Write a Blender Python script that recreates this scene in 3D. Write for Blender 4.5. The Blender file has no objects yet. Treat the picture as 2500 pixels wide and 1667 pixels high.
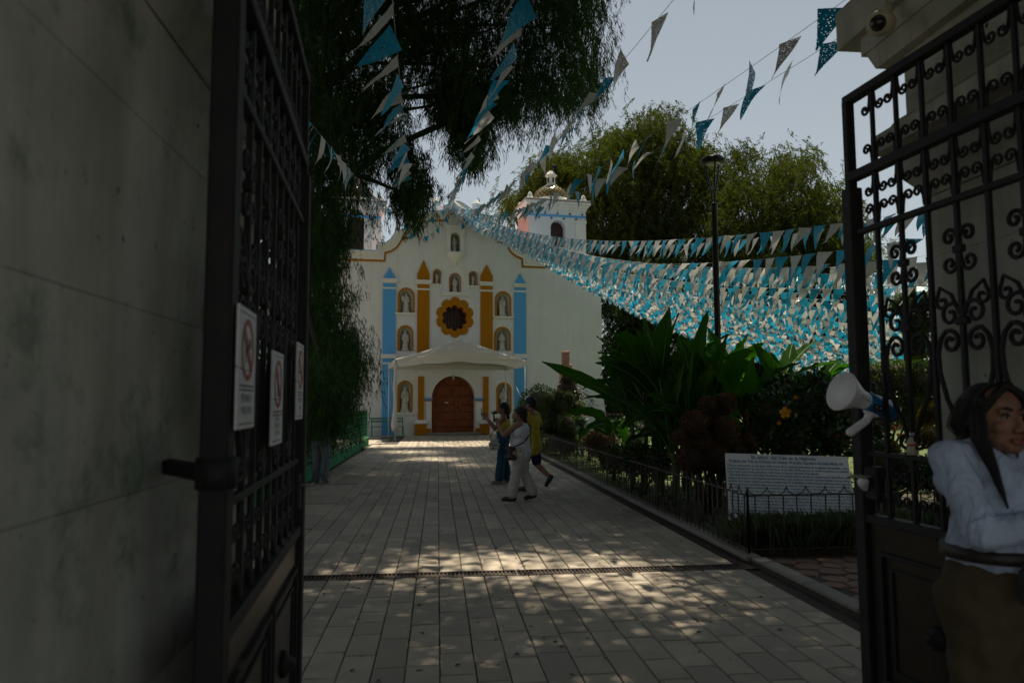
import bpy, bmesh, math, random
import numpy as np
from mathutils import Vector, Matrix

R = math.radians
sc = bpy.context.scene
col = sc.collection
rnd = random.Random(7)
nrs = np.random.RandomState(11)

# ------------------------------------------------------------------ camera
FPX = 1800.0                       # focal length in pixels of the 2500 px wide picture
CAM = Vector((0.0, 0.0, 1.55))
y_c = Vector((-181, -152, -FPX)).normalized()
x_c = y_c.cross(Vector((0.004, 1, 0))).normalized()
z_c = x_c.cross(y_c)
RC = Matrix((x_c, y_c, z_c))       # rows: world axes in camera coords -> camera to world
cd = bpy.data.cameras.new('camera')
cam = bpy.data.objects.new('camera', cd)
col.objects.link(cam)
cam.matrix_world = Matrix.Translation(CAM) @ RC.to_4x4()
cd.sensor_width = 36.0
cd.lens = 36.0 * FPX / 2500.0
cd.dof.use_dof = True; cd.dof.focus_distance = 16.0; cd.dof.aperture_fstop = 2.8
cd.clip_start = 0.05
cd.clip_end = 2000
sc.camera = cam

# ------------------------------------------------------------------ light
SUN_AZ, SUN_EL = R(14), R(66)      # azimuth from +Y towards +X
sdir = Vector((math.sin(SUN_AZ) * math.cos(SUN_EL), math.cos(SUN_AZ) * math.cos(SUN_EL), math.sin(SUN_EL)))
w = bpy.data.worlds.new('World')
sc.world = w
w.use_nodes = True
wn, wl = w.node_tree.nodes, w.node_tree.links
wn.clear()
sky = wn.new('ShaderNodeTexSky'); sky.sky_type = 'NISHITA'; sky.sun_disc = False
sky.sun_elevation = SUN_EL; sky.sun_rotation = SUN_AZ
sky.altitude = 0; sky.air_density = 1.15; sky.dust_density = 0.35; sky.ozone_density = 1.0
hsv = wn.new('ShaderNodeHueSaturation'); hsv.inputs['Saturation'].default_value = 0.33
tint = wn.new('ShaderNodeMix'); tint.data_type = 'RGBA'; tint.blend_type = 'MULTIPLY'; tint.inputs[0].default_value = 1.0; tint.inputs[7].default_value = (0.955, 1.0, 0.99, 1)
bg = wn.new('ShaderNodeBackground'); bg.inputs['Strength'].default_value = 0.053
wo = wn.new('ShaderNodeOutputWorld')
wl.new(sky.outputs[0], hsv.inputs['Color']); wl.new(hsv.outputs[0], tint.inputs[6]); wl.new(tint.outputs[2], bg.inputs[0]); wl.new(bg.outputs[0], wo.inputs[0])
sl = bpy.data.lights.new('sun', 'SUN'); sl.energy = 5.0; sl.angle = R(0.53); sl.color = (1.0, 0.88, 0.69)
so = bpy.data.objects.new('sun', sl); col.objects.link(so)
so.rotation_euler = (-sdir).to_track_quat('-Z', 'Y').to_euler()
so.location = (10, 60, 60)

sc.view_settings.view_transform = 'Standard'
sc.view_settings.look = 'None'
sc.view_settings.exposure = 0.62
sc.view_settings.gamma = 1.0
sc.view_settings.use_curve_mapping = False
sc.cycles.max_bounces = 7
sc.cycles.diffuse_bounces = 4
sc.cycles.glossy_bounces = 2
sc.cycles.transmission_bounces = 3
sc.cycles.transparent_max_bounces = 8
sc.cycles.use_denoising = True
sc.cycles.sample_clamp_indirect = 6

# ------------------------------------------------------------------ picture to place
def ray(x, y):
    return RC @ Vector((x - 1250, -(y - 833.5), -FPX))
def at(x, y, Y):
    d = ray(x, y)
    return CAM + d * (Y / d.y)
def grd(x, y, z=0.0):
    d = ray(x, y)
    return CAM + d * ((z - CAM.z) / d.z)

def proj(p):
    q = RC.transposed() @ (p - CAM)
    if q.z > -0.05: return None
    return (1250 + FPX * q.x / -q.z, 833.5 - FPX * q.y / -q.z)
FA = R(8)
FU = Vector((math.cos(FA), math.sin(FA), 0))
FN = Vector((math.sin(FA), -math.cos(FA), 0))     # out of the facade, to the camera
FO = grd(1107.6, 1060)
def F(u, v, w=0.0):
    return FO + FU * u + Vector((0, 0, v)) + FN * w
def fac(px, py, w=0.0):
    d = ray(px, py)
    o = FO + FN * w
    t = (o - CAM).dot(FN) / d.dot(FN)
    p = CAM + d * t - o
    return (p.dot(FU), p.z)
def fc(cx, cy, w=0.0):
    return fac(820 + cx / 2.24, 380 + cy / 2.24, w)

# ------------------------------------------------------------------ materials
def nmat(name):
    m = bpy.data.materials.new(name); m.use_nodes = True
    nt = m.node_tree
    b = nt.nodes['Principled BSDF']
    return m, nt, b
def mixc(nt, fac_, a, b_, mode='MIX'):
    n = nt.nodes.new('ShaderNodeMix'); n.data_type = 'RGBA'; n.blend_type = mode
    if isinstance(fac_, (int, float)): n.inputs[0].default_value = fac_
    else: nt.links.new(fac_, n.inputs[0])
    for k, v in ((6, a), (7, b_)):
        if isinstance(v, tuple): n.inputs[k].default_value = (*v, 1) if len(v) == 3 else v
        else: nt.links.new(v, n.inputs[k])
    return n.outputs[2]
def noise(nt, scale, detail=4, rough=0.6, coord='Object', vec=None, dim=None):
    n = nt.nodes.new('ShaderNodeTexNoise'); n.inputs['Scale'].default_value = scale
    n.inputs['Detail'].default_value = detail; n.inputs['Roughness'].default_value = rough
    if vec is None:
        tc = nt.nodes.new('ShaderNodeNewGeometry') if coord == 'World' else nt.nodes.new('ShaderNodeTexCoord')
        vec = tc.outputs['Position'] if coord == 'World' else tc.outputs[coord]
    nt.links.new(vec, n.inputs['Vector'])
    return n.outputs['Fac']
def ramp(nt, f, p0, p1, c0=(0, 0, 0), c1=(1, 1, 1)):
    n = nt.nodes.new('ShaderNodeValToRGB'); nt.links.new(f, n.inputs[0])
    n.color_ramp.elements[0].position = p0; n.color_ramp.elements[1].position = p1
    n.color_ramp.elements[0].color = (*c0, 1); n.color_ramp.elements[1].color = (*c1, 1)
    return n.outputs[0]
def bump(nt, b, h, strength=0.3, dist=0.02):
    n = nt.nodes.new('ShaderNodeBump'); n.inputs['Strength'].default_value = strength; n.inputs['Distance'].default_value = dist
    nt.links.new(h, n.inputs['Height']); nt.links.new(n.outputs[0], b.inputs['Normal'])

def simple(name, c, rough=0.7, metal=0.0, c2=None, scale=6.0, bstr=0.0, bscale=40.0, coord='World', spec=0.5):
    m, nt, b = nmat(name)
    b.inputs['Roughness'].default_value = rough; b.inputs['Metallic'].default_value = metal
    b.inputs['Specular IOR Level'].default_value = spec
    c2 = c2 or tuple(x * 0.75 for x in c)
    f = ramp(nt, noise(nt, scale, 5, 0.65, coord), 0.35, 0.7)
    nt.links.new(mixc(nt, f, c, c2), b.inputs['Base Color'])
    if bstr: bump(nt, b, noise(nt, bscale, 5, 0.6, coord), bstr)
    return m

def plaster(name, c, grime=0.25, streak=True):
    """painted lime plaster with faint blotches, thin rain streaks and hairline dents"""
    m, nt, b = nmat(name)
    b.inputs['Roughness'].default_value = 0.9; b.inputs['Specular IOR Level'].default_value = 0.12
    tc = nt.nodes.new('ShaderNodeNewGeometry')
    mp = nt.nodes.new('ShaderNodeMapping'); nt.links.new(tc.outputs['Position'], mp.inputs[0]); mp.inputs['Scale'].default_value = (5, 5, 0.35)
    f1 = ramp(nt, noise(nt, 0.9, 6, 0.7, 'World'), 0.3, 0.75)
    f2 = ramp(nt, noise(nt, 1.0, 5, 0.7, vec=mp.outputs[0]), 0.5, 0.8)
    d1 = tuple(x * (1 - grime * 0.5) for x in c); d2 = tuple(x * k for x, k in zip(c, (1 - grime, 1 - grime, 1 - grime * 1.15)))
    o = mixc(nt, f1, c, d1)
    if streak: o = mixc(nt, f2, o, d2)
    f3 = ramp(nt, noise(nt, 9.0, 3, 0.5, 'World'), 0.74, 0.80)
    o = mixc(nt, f3, o, tuple(x * 0.6 for x in c))
    nt.links.new(o, b.inputs['Base Color'])
    bump(nt, b, noise(nt, 14, 6, 0.7, 'World'), 0.25, 0.02)
    return m

def leafmat(name, ca, cb, trans=0.4, scale=1.2, rough=0.5, spec=0.4, cc=None, tcol=None):
    m, nt, b = nmat(name)
    f = ramp(nt, noise(nt, scale, 4, 0.7, 'World'), 0.35, 0.68)
    o = mixc(nt, f, ca, cb)
    gi = nt.nodes.new('ShaderNodeNewGeometry')
    o = mixc(nt, gi.outputs['Random Per Island'], o, cc or tuple(x * 0.6 for x in ca))
    nt.links.new(o, b.inputs['Base Color']); b.inputs['Roughness'].default_value = rough
    b.inputs['Specular IOR Level'].default_value = spec
    tr = nt.nodes.new('ShaderNodeBsdfTranslucent')
    t2 = mixc(nt, 1.0, o, tcol or (1.0, 1.25, 0.35), 'MULTIPLY')
    nt.links.new(t2, tr.inputs[0])
    mx = nt.nodes.new('ShaderNodeMixShader'); mx.inputs[0].default_value = trans
    nt.links.new(b.outputs[0], mx.inputs[1]); nt.links.new(tr.outputs[0], mx.inputs[2])
    nt.links.new(mx.outputs[0], nt.nodes['Material Output'].inputs[0])
    return m

def filmmat(name, c, trans, holes=False, rough=0.22):
    """thin crinkled plastic film, glossy, half of the light goes through; optional punched dots"""
    m, nt, b = nmat(name)
    gi = nt.nodes.new('ShaderNodeNewGeometry'); oi = nt.nodes.new('ShaderNodeObjectInfo')
    ad = nt.nodes.new('ShaderNodeMath'); ad.operation = 'ADD'; nt.links.new(gi.outputs['Random Per Island'], ad.inputs[0]); nt.links.new(oi.outputs['Random'], ad.inputs[1])
    fr = nt.nodes.new('ShaderNodeMath'); fr.operation = 'FRACT'; nt.links.new(ad.outputs[0], fr.inputs[0])
    o = mixc(nt, fr.outputs[0], c, tuple(x * 0.72 for x in c))
    nt.links.new(o, b.inputs['Base Color']); b.inputs['Roughness'].default_value = rough
    b.inputs['Specular IOR Level'].default_value = 0.65
    bump(nt, b, noise(nt, 22, 3, 0.6, 'World'), 0.55, 0.03)
    tr = nt.nodes.new('ShaderNodeBsdfTranslucent'); nt.links.new(o, tr.inputs[0])
    mx = nt.nodes.new('ShaderNodeMixShader'); mx.inputs[0].default_value = trans
    nt.links.new(b.outputs[0], mx.inputs[1]); nt.links.new(tr.outputs[0], mx.inputs[2])
    out = mx.outputs[0]
    if holes:
        tc = nt.nodes.new('ShaderNodeTexCoord')
        v = nt.nodes.new('ShaderNodeTexVoronoi'); v.inputs['Scale'].default_value = 44; v.inputs['Randomness'].default_value = 0.8
        nt.links.new(tc.outputs['Object'], v.inputs['Vector'])
        lt = nt.nodes.new('ShaderNodeMath'); lt.operation = 'LESS_THAN'; lt.inputs[1].default_value = 0.20
        nt.links.new(v.outputs['Distance'], lt.inputs[0])
        tp = nt.nodes.new('ShaderNodeBsdfTransparent')
        m2 = nt.nodes.new('ShaderNodeMixShader'); nt.links.new(lt.outputs[0], m2.inputs[0])
        nt.links.new(out, m2.inputs[1]); nt.links.new(tp.outputs[0], m2.inputs[2]); out = m2.outputs[0]
    nt.links.new(out, nt.nodes['Material Output'].inputs[0])
    return m

def stonemat(name, ca, cb, pit=0.5, pscale=30, rough=0.75, isl=True):
    """cut limestone / travertine: tone per stone, clouding, dark pits"""
    m, nt, b = nmat(name)
    b.inputs['Roughness'].default_value = rough
    gi = nt.nodes.new('ShaderNodeNewGeometry'); oi = nt.nodes.new('ShaderNodeObjectInfo')
    ad = nt.nodes.new('ShaderNodeMath'); ad.operation = 'ADD'; nt.links.new(gi.outputs['Random Per Island'], ad.inputs[0]); nt.links.new(oi.outputs['Random'], ad.inputs[1])
    fr = nt.nodes.new('ShaderNodeMath'); fr.operation = 'FRACT'; nt.links.new(ad.outputs[0], fr.inputs[0])
    o = mixc(nt, fr.outputs[0], ca, cb)
    o = mixc(nt, ramp(nt, noise(nt, 2.2, 6, 0.7, 'World'), 0.3, 0.75), o, tuple(x * 0.62 for x in ca))
    pits = ramp(nt, noise(nt, pscale, 3, 0.55, 'World'), 0.66, 0.72)
    o2 = mixc(nt, pits, o, tuple(x * (1 - pit) for x in ca))
    stain = ramp(nt, noise(nt, 7.0, 3, 0.5, 'World'), 0.71, 0.745)
    o3 = mixc(nt, stain, o2, (0.03, 0.028, 0.025))
    nt.links.new(o3, b.inputs['Base Color'])
    h = nt.nodes.new('ShaderNodeMath'); h.operation = 'SUBTRACT'; nt.links.new(noise(nt, 18, 5, 0.7, 'World'), h.inputs[0]); nt.links.new(pits, h.inputs[1])
    bump(nt, b, h.outputs[0], 0.35, 0.012)
    return m

M = {}
M['white_wall'] = plaster('white_wall', (0.755, 0.745, 0.725), 0.17)
M['white_trim'] = plaster('white_trim', (0.80, 0.79, 0.74), 0.15)
M['ochre'] = plaster('ochre_paint', (0.42, 0.165, 0.008), 0.18, False)
M['blue_paint'] = plaster('blue_paint', (0.12, 0.40, 0.76), 0.18, False)
M['pink'] = plaster('pink_paint', (0.60, 0.38, 0.34), 0.2)
M['red_line'] = simple('red_line', (0.25, 0.05, 0.03))
M['door_wood'] = simple('door_wood', (0.25, 0.075, 0.028), 0.7, spec=0.2, c2=(0.15, 0.042, 0.016), scale=3, bstr=0.3)
M['iron_stud'] = simple('iron_stud', (0.02, 0.018, 0.016), 0.5, 0.6)
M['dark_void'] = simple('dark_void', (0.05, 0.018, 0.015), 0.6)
M['statue'] = simple('statue_stone', (0.62, 0.57, 0.48), 0.85, c2=(0.40, 0.35, 0.28), scale=9, bstr=0.4, bscale=60)
M['niche'] = plaster('niche_plaster', (0.55, 0.55, 0.50), 0.25)
def weathered(name, c):
    m, nt, b = nmat(name); b.inputs['Roughness'].default_value = 0.9; b.inputs['Specular IOR Level'].default_value = 0.15
    g = nt.nodes.new('ShaderNodeNewGeometry'); mp = nt.nodes.new('ShaderNodeMapping'); nt.links.new(g.outputs['Position'], mp.inputs[0]); mp.inputs['Scale'].default_value = (4, 4, .5)
    o = mixc(nt, ramp(nt, noise(nt, 1.7, 7, .72, 'World'), .3, .72), c, tuple(x * .62 for x in c))
    o = mixc(nt, ramp(nt, noise(nt, 1.0, 6, .7, vec=mp.outputs[0]), .42, .78), o, (c[0] * .50, c[1] * .58, c[2] * .50))
    o = mixc(nt, ramp(nt, noise(nt, 3.1, 5, .7, 'World'), .56, .72), o, (c[0] * .30, c[1] * .40, c[2] * .32))
    o = mixc(nt, ramp(nt, noise(nt, 24, 3, .6, 'World'), .66, .74), o, tuple(x * .38 for x in c))
    o = mixc(nt, ramp(nt, noise(nt, 13, 2, .5, 'World'), .765, .785), o, (.02, .02, .018))
    nt.links.new(o, b.inputs['Base Color']); bump(nt, b, noise(nt, 30, 6, .75, 'World'), .5, .012)
    return m
M['portal'] = weathered('portal_stone', (0.60, 0.59, 0.53))
M['iron'] = simple('wrought_iron', (0.014, 0.014, 0.017), 0.62, 0.2, spec=0.3, c2=(0.026, 0.023, 0.021), scale=14, bstr=0.15, bscale=80)
M['iron_fence'] = simple('fence_iron', (0.035, 0.03, 0.026), 0.55, 0.3, c2=(0.075, 0.045, 0.03), scale=18, bstr=0.2)
M['panel'] = simple('gate_panel', (0.045, 0.034, 0.022), 0.36, 0.6, c2=(0.02, 0.018, 0.015), scale=4, bstr=0.1)
M['paver'] = stonemat('paving_stone', (0.52, 0.445, 0.345), (0.27, 0.24, 0.19), 0.55, 34, 0.7)
M['mortar'] = simple('joint_earth', (0.07, 0.06, 0.045), 0.95, c2=(0.04, 0.035, 0.027), scale=20)
M['hexstone'] = stonemat('red_stone', (0.25, 0.135, 0.09), (0.16, 0.10, 0.075), 0.5, 30)
M['kerb'] = stonemat('kerb_stone', (0.30, 0.28, 0.24), (0.24, 0.22, 0.19), 0.5, 30)
M['drain'] = simple('drain_iron', (0.03, 0.024, 0.02), 0.6, 0.4, c2=(0.06, 0.035, 0.022), scale=30)
M['turf'] = simple('turf', (0.085, 0.12, 0.025), 0.95, c2=(0.05, 0.075, 0.018), scale=3, bstr=0.6, bscale=25)
M['soil'] = simple('soil', (0.07, 0.05, 0.033), 0.95, c2=(0.035, 0.027, 0.018), scale=5, bstr=0.6, bscale=20)
M['earth'] = simple('earth', (0.10, 0.09, 0.05), 0.95, c2=(0.06, 0.075, 0.03), scale=0.5, bstr=0.3)
M['street'] = simple('street_stone', (0.16, 0.15, 0.13), 0.9, c2=(0.11, 0.10, 0.09), scale=2, bstr=0.3)
M['green_metal'] = simple('green_metal', (0.015, 0.16, 0.055), 0.42, 0.1, c2=(0.01, 0.10, 0.035), scale=9)
M['green_wall'] = plaster('green_wall', (0.06, 0.27, 0.13), 0.3)
M['bench_green'] = simple('bench_green', (0.05, 0.24, 0.12), 0.5)
M['white_metal'] = simple('white_metal', (0.72, 0.72, 0.70), 0.4, 0.0)
M['black_metal'] = simple('black_metal', (0.012, 0.013, 0.016), 0.4, 0.4)
M['lens'] = simple('lens', (0.02, 0.02, 0.022), 0.08)
M['lamp_lens'] = simple('lamp_lens', (0.55, 0.52, 0.42), 0.25)
M['white_plastic'] = simple('white_plastic', (0.80, 0.78, 0.79), 0.42, c2=(0.74, 0.72, 0.73), scale=12)
M['cream_plastic'] = simple('cream_plastic', (0.50, 0.46, 0.33), 0.45)
M['blue_plastic'] = simple('blue_plastic', (0.008, 0.13, 0.30), 0.28, c2=(0.006, 0.10, 0.24))
M['black_plastic'] = simple('black_plastic', (0.015, 0.015, 0.016), 0.45)
M['sign_white'] = simple('sign_white', (0.70, 0.71, 0.72), 0.45, c2=(0.58, 0.60, 0.62), scale=5)
M['sign_blue'] = simple('sign_blue', (0.02, 0.17, 0.36), 0.5)
M['sign_black'] = simple('sign_black', (0.03, 0.03, 0.035), 0.5)
M['sign_red'] = simple('sign_red', (0.45, 0.02, 0.02), 0.45)
M['pink_stone'] = simple('pink_stone', (0.48, 0.25, 0.18), 0.85, c2=(0.32, 0.16, 0.11), scale=6, bstr=0.5)
M['bark'] = simple('bark', (0.085, 0.06, 0.042), 0.95, c2=(0.035, 0.026, 0.02), scale=5, bstr=0.8, bscale=14)
M['twig'] = simple('twig', (0.05, 0.038, 0.028), 0.9)
# foliage
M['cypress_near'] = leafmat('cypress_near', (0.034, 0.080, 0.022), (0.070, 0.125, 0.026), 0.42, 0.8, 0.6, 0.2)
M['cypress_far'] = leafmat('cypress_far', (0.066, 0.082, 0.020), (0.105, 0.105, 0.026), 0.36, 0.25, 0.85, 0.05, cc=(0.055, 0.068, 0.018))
M['cypress_dark'] = leafmat('cypress_dark', (0.035, 0.065, 0.02), (0.06, 0.085, 0.02), 0.35, 0.4, 0.6, 0.2)  # darker copy of the cypress greens, tree shade put into the colour
M['box'] = leafmat('box_leaf', (0.05, 0.095, 0.012), (0.085, 0.12, 0.012), 0.42, 2.0)
M['gold'] = leafmat('golden_leaf', (0.15, 0.115, 0.012), (0.10, 0.09, 0.012), 0.42, 3.0, tcol=(1.15, 1.1, 0.4))
M['bronze'] = leafmat('bronze_leaf', (0.14, 0.058, 0.02), (0.085, 0.08, 0.018), 0.35, 2.5, tcol=(1.2, 0.8, 0.4))
M['hibiscus'] = leafmat('hibiscus_leaf', (0.028, 0.075, 0.016), (0.05, 0.12, 0.02), 0.35, 1.5, 0.3, 0.5)
M['brownbush'] = leafmat('brown_leaf', (0.09, 0.06, 0.04), (0.05, 0.05, 0.022), 0.3, 2.0, 0.4, tcol=(1.1, 0.9, 0.6))
M['banana'] = leafmat('banana_leaf', (0.022, 0.075, 0.012), (0.04, 0.11, 0.014), 0.46, 1.0, 0.75, 0.02, cc=(0.02, 0.065, 0.012), tcol=(1.2, 1.5, 0.3))
M['banana_rib'] = simple('banana_rib', (0.10, 0.19, 0.04), 0.5)
M['stem'] = simple('green_stem', (0.05, 0.085, 0.02), 0.6)
M['grass'] = leafmat('grass_blade', (0.15, 0.21, 0.12), (0.20, 0.27, 0.16), 0.3, 2.0)
M['flower_y'] = leafmat('yellow_petal', (0.75, 0.30, 0.01), (0.8, 0.36, 0.01), 0.4, 3, tcol=(1, 1, 1))
M['flower_o'] = leafmat('orange_petal', (0.72, 0.20, 0.01), (0.75, 0.28, 0.01), 0.45, 3, tcol=(1, 1, 1))
M['flower_r'] = leafmat('red_petal', (0.45, 0.012, 0.015), (0.35, 0.01, 0.01), 0.35, 3, tcol=(1, 1, 1))
# film
M['film_blue'] = filmmat('blue_film', (0.012, 0.34, 0.56), 0.50)
M['film_white'] = filmmat('silver_film', (0.62, 0.61, 0.59), 0.42)
M['film_blue_p'] = filmmat('blue_film_punched', (0.012, 0.32, 0.54), 0.48, True)
M['film_white_p'] = filmmat('silver_film_punched', (0.60, 0.59, 0.57), 0.40, True)
M['cord'] = simple('cord', (0.45, 0.46, 0.48), 0.6)
M['tent'] = filmmat('tent_cloth', (0.66, 0.65, 0.62), 0.22, False, 0.5)
# people
M['skin'] = simple('skin', (0.27, 0.125, 0.075), 0.5, c2=(0.22, 0.095, 0.055), scale=14)
M['skin_g'] = simple('skin_guard', (0.24, 0.115, 0.07), 0.55, c2=(0.17, 0.075, 0.045), scale=22, bstr=0.15, bscale=180)
M['hair'] = simple('black_hair', (0.010, 0.008, 0.008), 0.55, spec=0.25, c2=(0.02, 0.016, 0.014), scale=30, bstr=0.4, bscale=60)
M['lips'] = simple('lips', (0.19, 0.045, 0.04), 0.45)
M['eye'] = simple('eye_white', (0.38, 0.35, 0.32), 0.35)
M['iris'] = simple('iris', (0.02, 0.012, 0.008), 0.15)
def cloth(name, c, s=0.5):
    return simple(name, c, 0.85, c2=tuple(x * 0.78 for x in c), scale=7, bstr=s, bscale=9, coord='Object', spec=0.2)
M['c_white'] = cloth('white_cotton', (0.62, 0.64, 0.70))
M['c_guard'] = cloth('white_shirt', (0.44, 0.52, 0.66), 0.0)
_nt = M['c_guard'].node_tree; _tc = _nt.nodes.new('ShaderNodeTexCoord'); _mp = _nt.nodes.new('ShaderNodeMapping'); _nt.links.new(_tc.outputs['Object'], _mp.inputs[0])
_mp.inputs['Rotation'].default_value = (.3, .5, .6); _mp.inputs['Scale'].default_value = (16, 16, 5)
_n = _nt.nodes.new('ShaderNodeTexNoise'); _n.inputs['Scale'].default_value = 1.0; _n.inputs['Detail'].default_value = 4; _n.inputs['Distortion'].default_value = 1.2; _nt.links.new(_mp.outputs[0], _n.inputs['Vector'])
bump(_nt, _nt.nodes['Principled BSDF'], _n.outputs['Fac'], 0.9, 0.035)
M['c_jeans'] = cloth('blue_denim', (0.028, 0.085, 0.15))
M['c_yellow'] = cloth('yellow_cotton', (0.50, 0.39, 0.045))
M['c_cream'] = cloth('cream_linen', (0.52, 0.50, 0.46))
M['c_navy'] = cloth('navy_cloth', (0.012, 0.02, 0.09))
M['c_brown'] = cloth('brown_cloth', (0.085, 0.062, 0.036))
M['c_grey'] = cloth('grey_cloth', (0.17, 0.18, 0.20))
M['c_olive'] = cloth('olive_cloth', (0.035, 0.033, 0.02))
M['leather'] = simple('leather', (0.025, 0.016, 0.012), 0.5)
M['sole'] = simple('sole', (0.3, 0.3, 0.29), 0.7)
M['pale_bag'] = simple('pale_bag', (0.55, 0.52, 0.46), 0.6)

# ------------------------------------------------------------------ objects
PM = {}                            # world matrices of things
def tag(o, label=None, cat=None, group=None, kind=None):
    if label: o['label'] = label
    if cat: o['category'] = cat
    if group: o['group'] = group
    if kind: o['kind'] = kind
    return o
def thing(name, label, cat, loc=(0, 0, 0), rz=0.0, group=None):
    o = bpy.data.objects.new(name, None); col.objects.link(o)
    o.empty_display_size = 0.2
    o.location = loc; o.rotation_euler = (0, 0, rz)
    PM[o] = Matrix.Translation(Vector(loc)) @ Matrix.Rotation(rz, 4, 'Z')
    return tag(o, label, cat, group)
def root_of(o):
    return PM.get(o, Matrix.Identity(4))
def link(name, me, parent=None, mw=None):
    """one object for mesh me; mw = its world matrix; under parent"""
    o = bpy.data.objects.new(name, me); col.objects.link(o)
    mw = mw or Matrix.Identity(4)
    if parent is not None:
        o.parent = parent
        o.matrix_local = root_of(parent).inverted() @ mw
    else:
        o.matrix_world = mw
    PM[o] = mw
    return o
def np_mesh(name, V, Fq, mat, smooth=False):
    """mesh from (n,3) verts and an (m,k) face array or list of faces"""
    me = bpy.data.meshes.new(name)
    if isinstance(Fq, np.ndarray):
        k = Fq.shape[1]; V = np.asarray(V, dtype=np.float32)
        me.vertices.add(len(V)); me.vertices.foreach_set('co', V.ravel())
        me.loops.add(Fq.size); me.loops.foreach_set('vertex_index', Fq.ravel().astype(np.int32))
        me.polygons.add(len(Fq)); me.polygons.foreach_set('loop_start', np.arange(0, Fq.size, k, dtype=np.int32))
        me.polygons.foreach_set('loop_total', np.full(len(Fq), k, dtype=np.int32))
    else:
        me.from_pydata([tuple(v) for v in V], [], Fq)
    me.update(calc_edges=True)
    if smooth: me.polygons.foreach_set('use_smooth', [True] * len(me.polygons))
    if mat is not None: me.materials.append(mat)
    return me
def wmesh(name, V, Fq, mat, parent=None, smooth=False):
    """mesh given in world coordinates -> object with its origin on its thing"""
    P = root_of(parent) if parent is not None else Matrix.Identity(4)
    V = np.asarray([tuple(v) for v in V], dtype=np.float64) if not isinstance(V, np.ndarray) else V.astype(np.float64)
    if parent is not None:
        Pi = np.array(P.inverted()); V = V @ Pi[:3, :3].T + Pi[:3, 3]
    me = np_mesh(name, V, Fq, mat, smooth)
    return link(name, me, parent, P)

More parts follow.
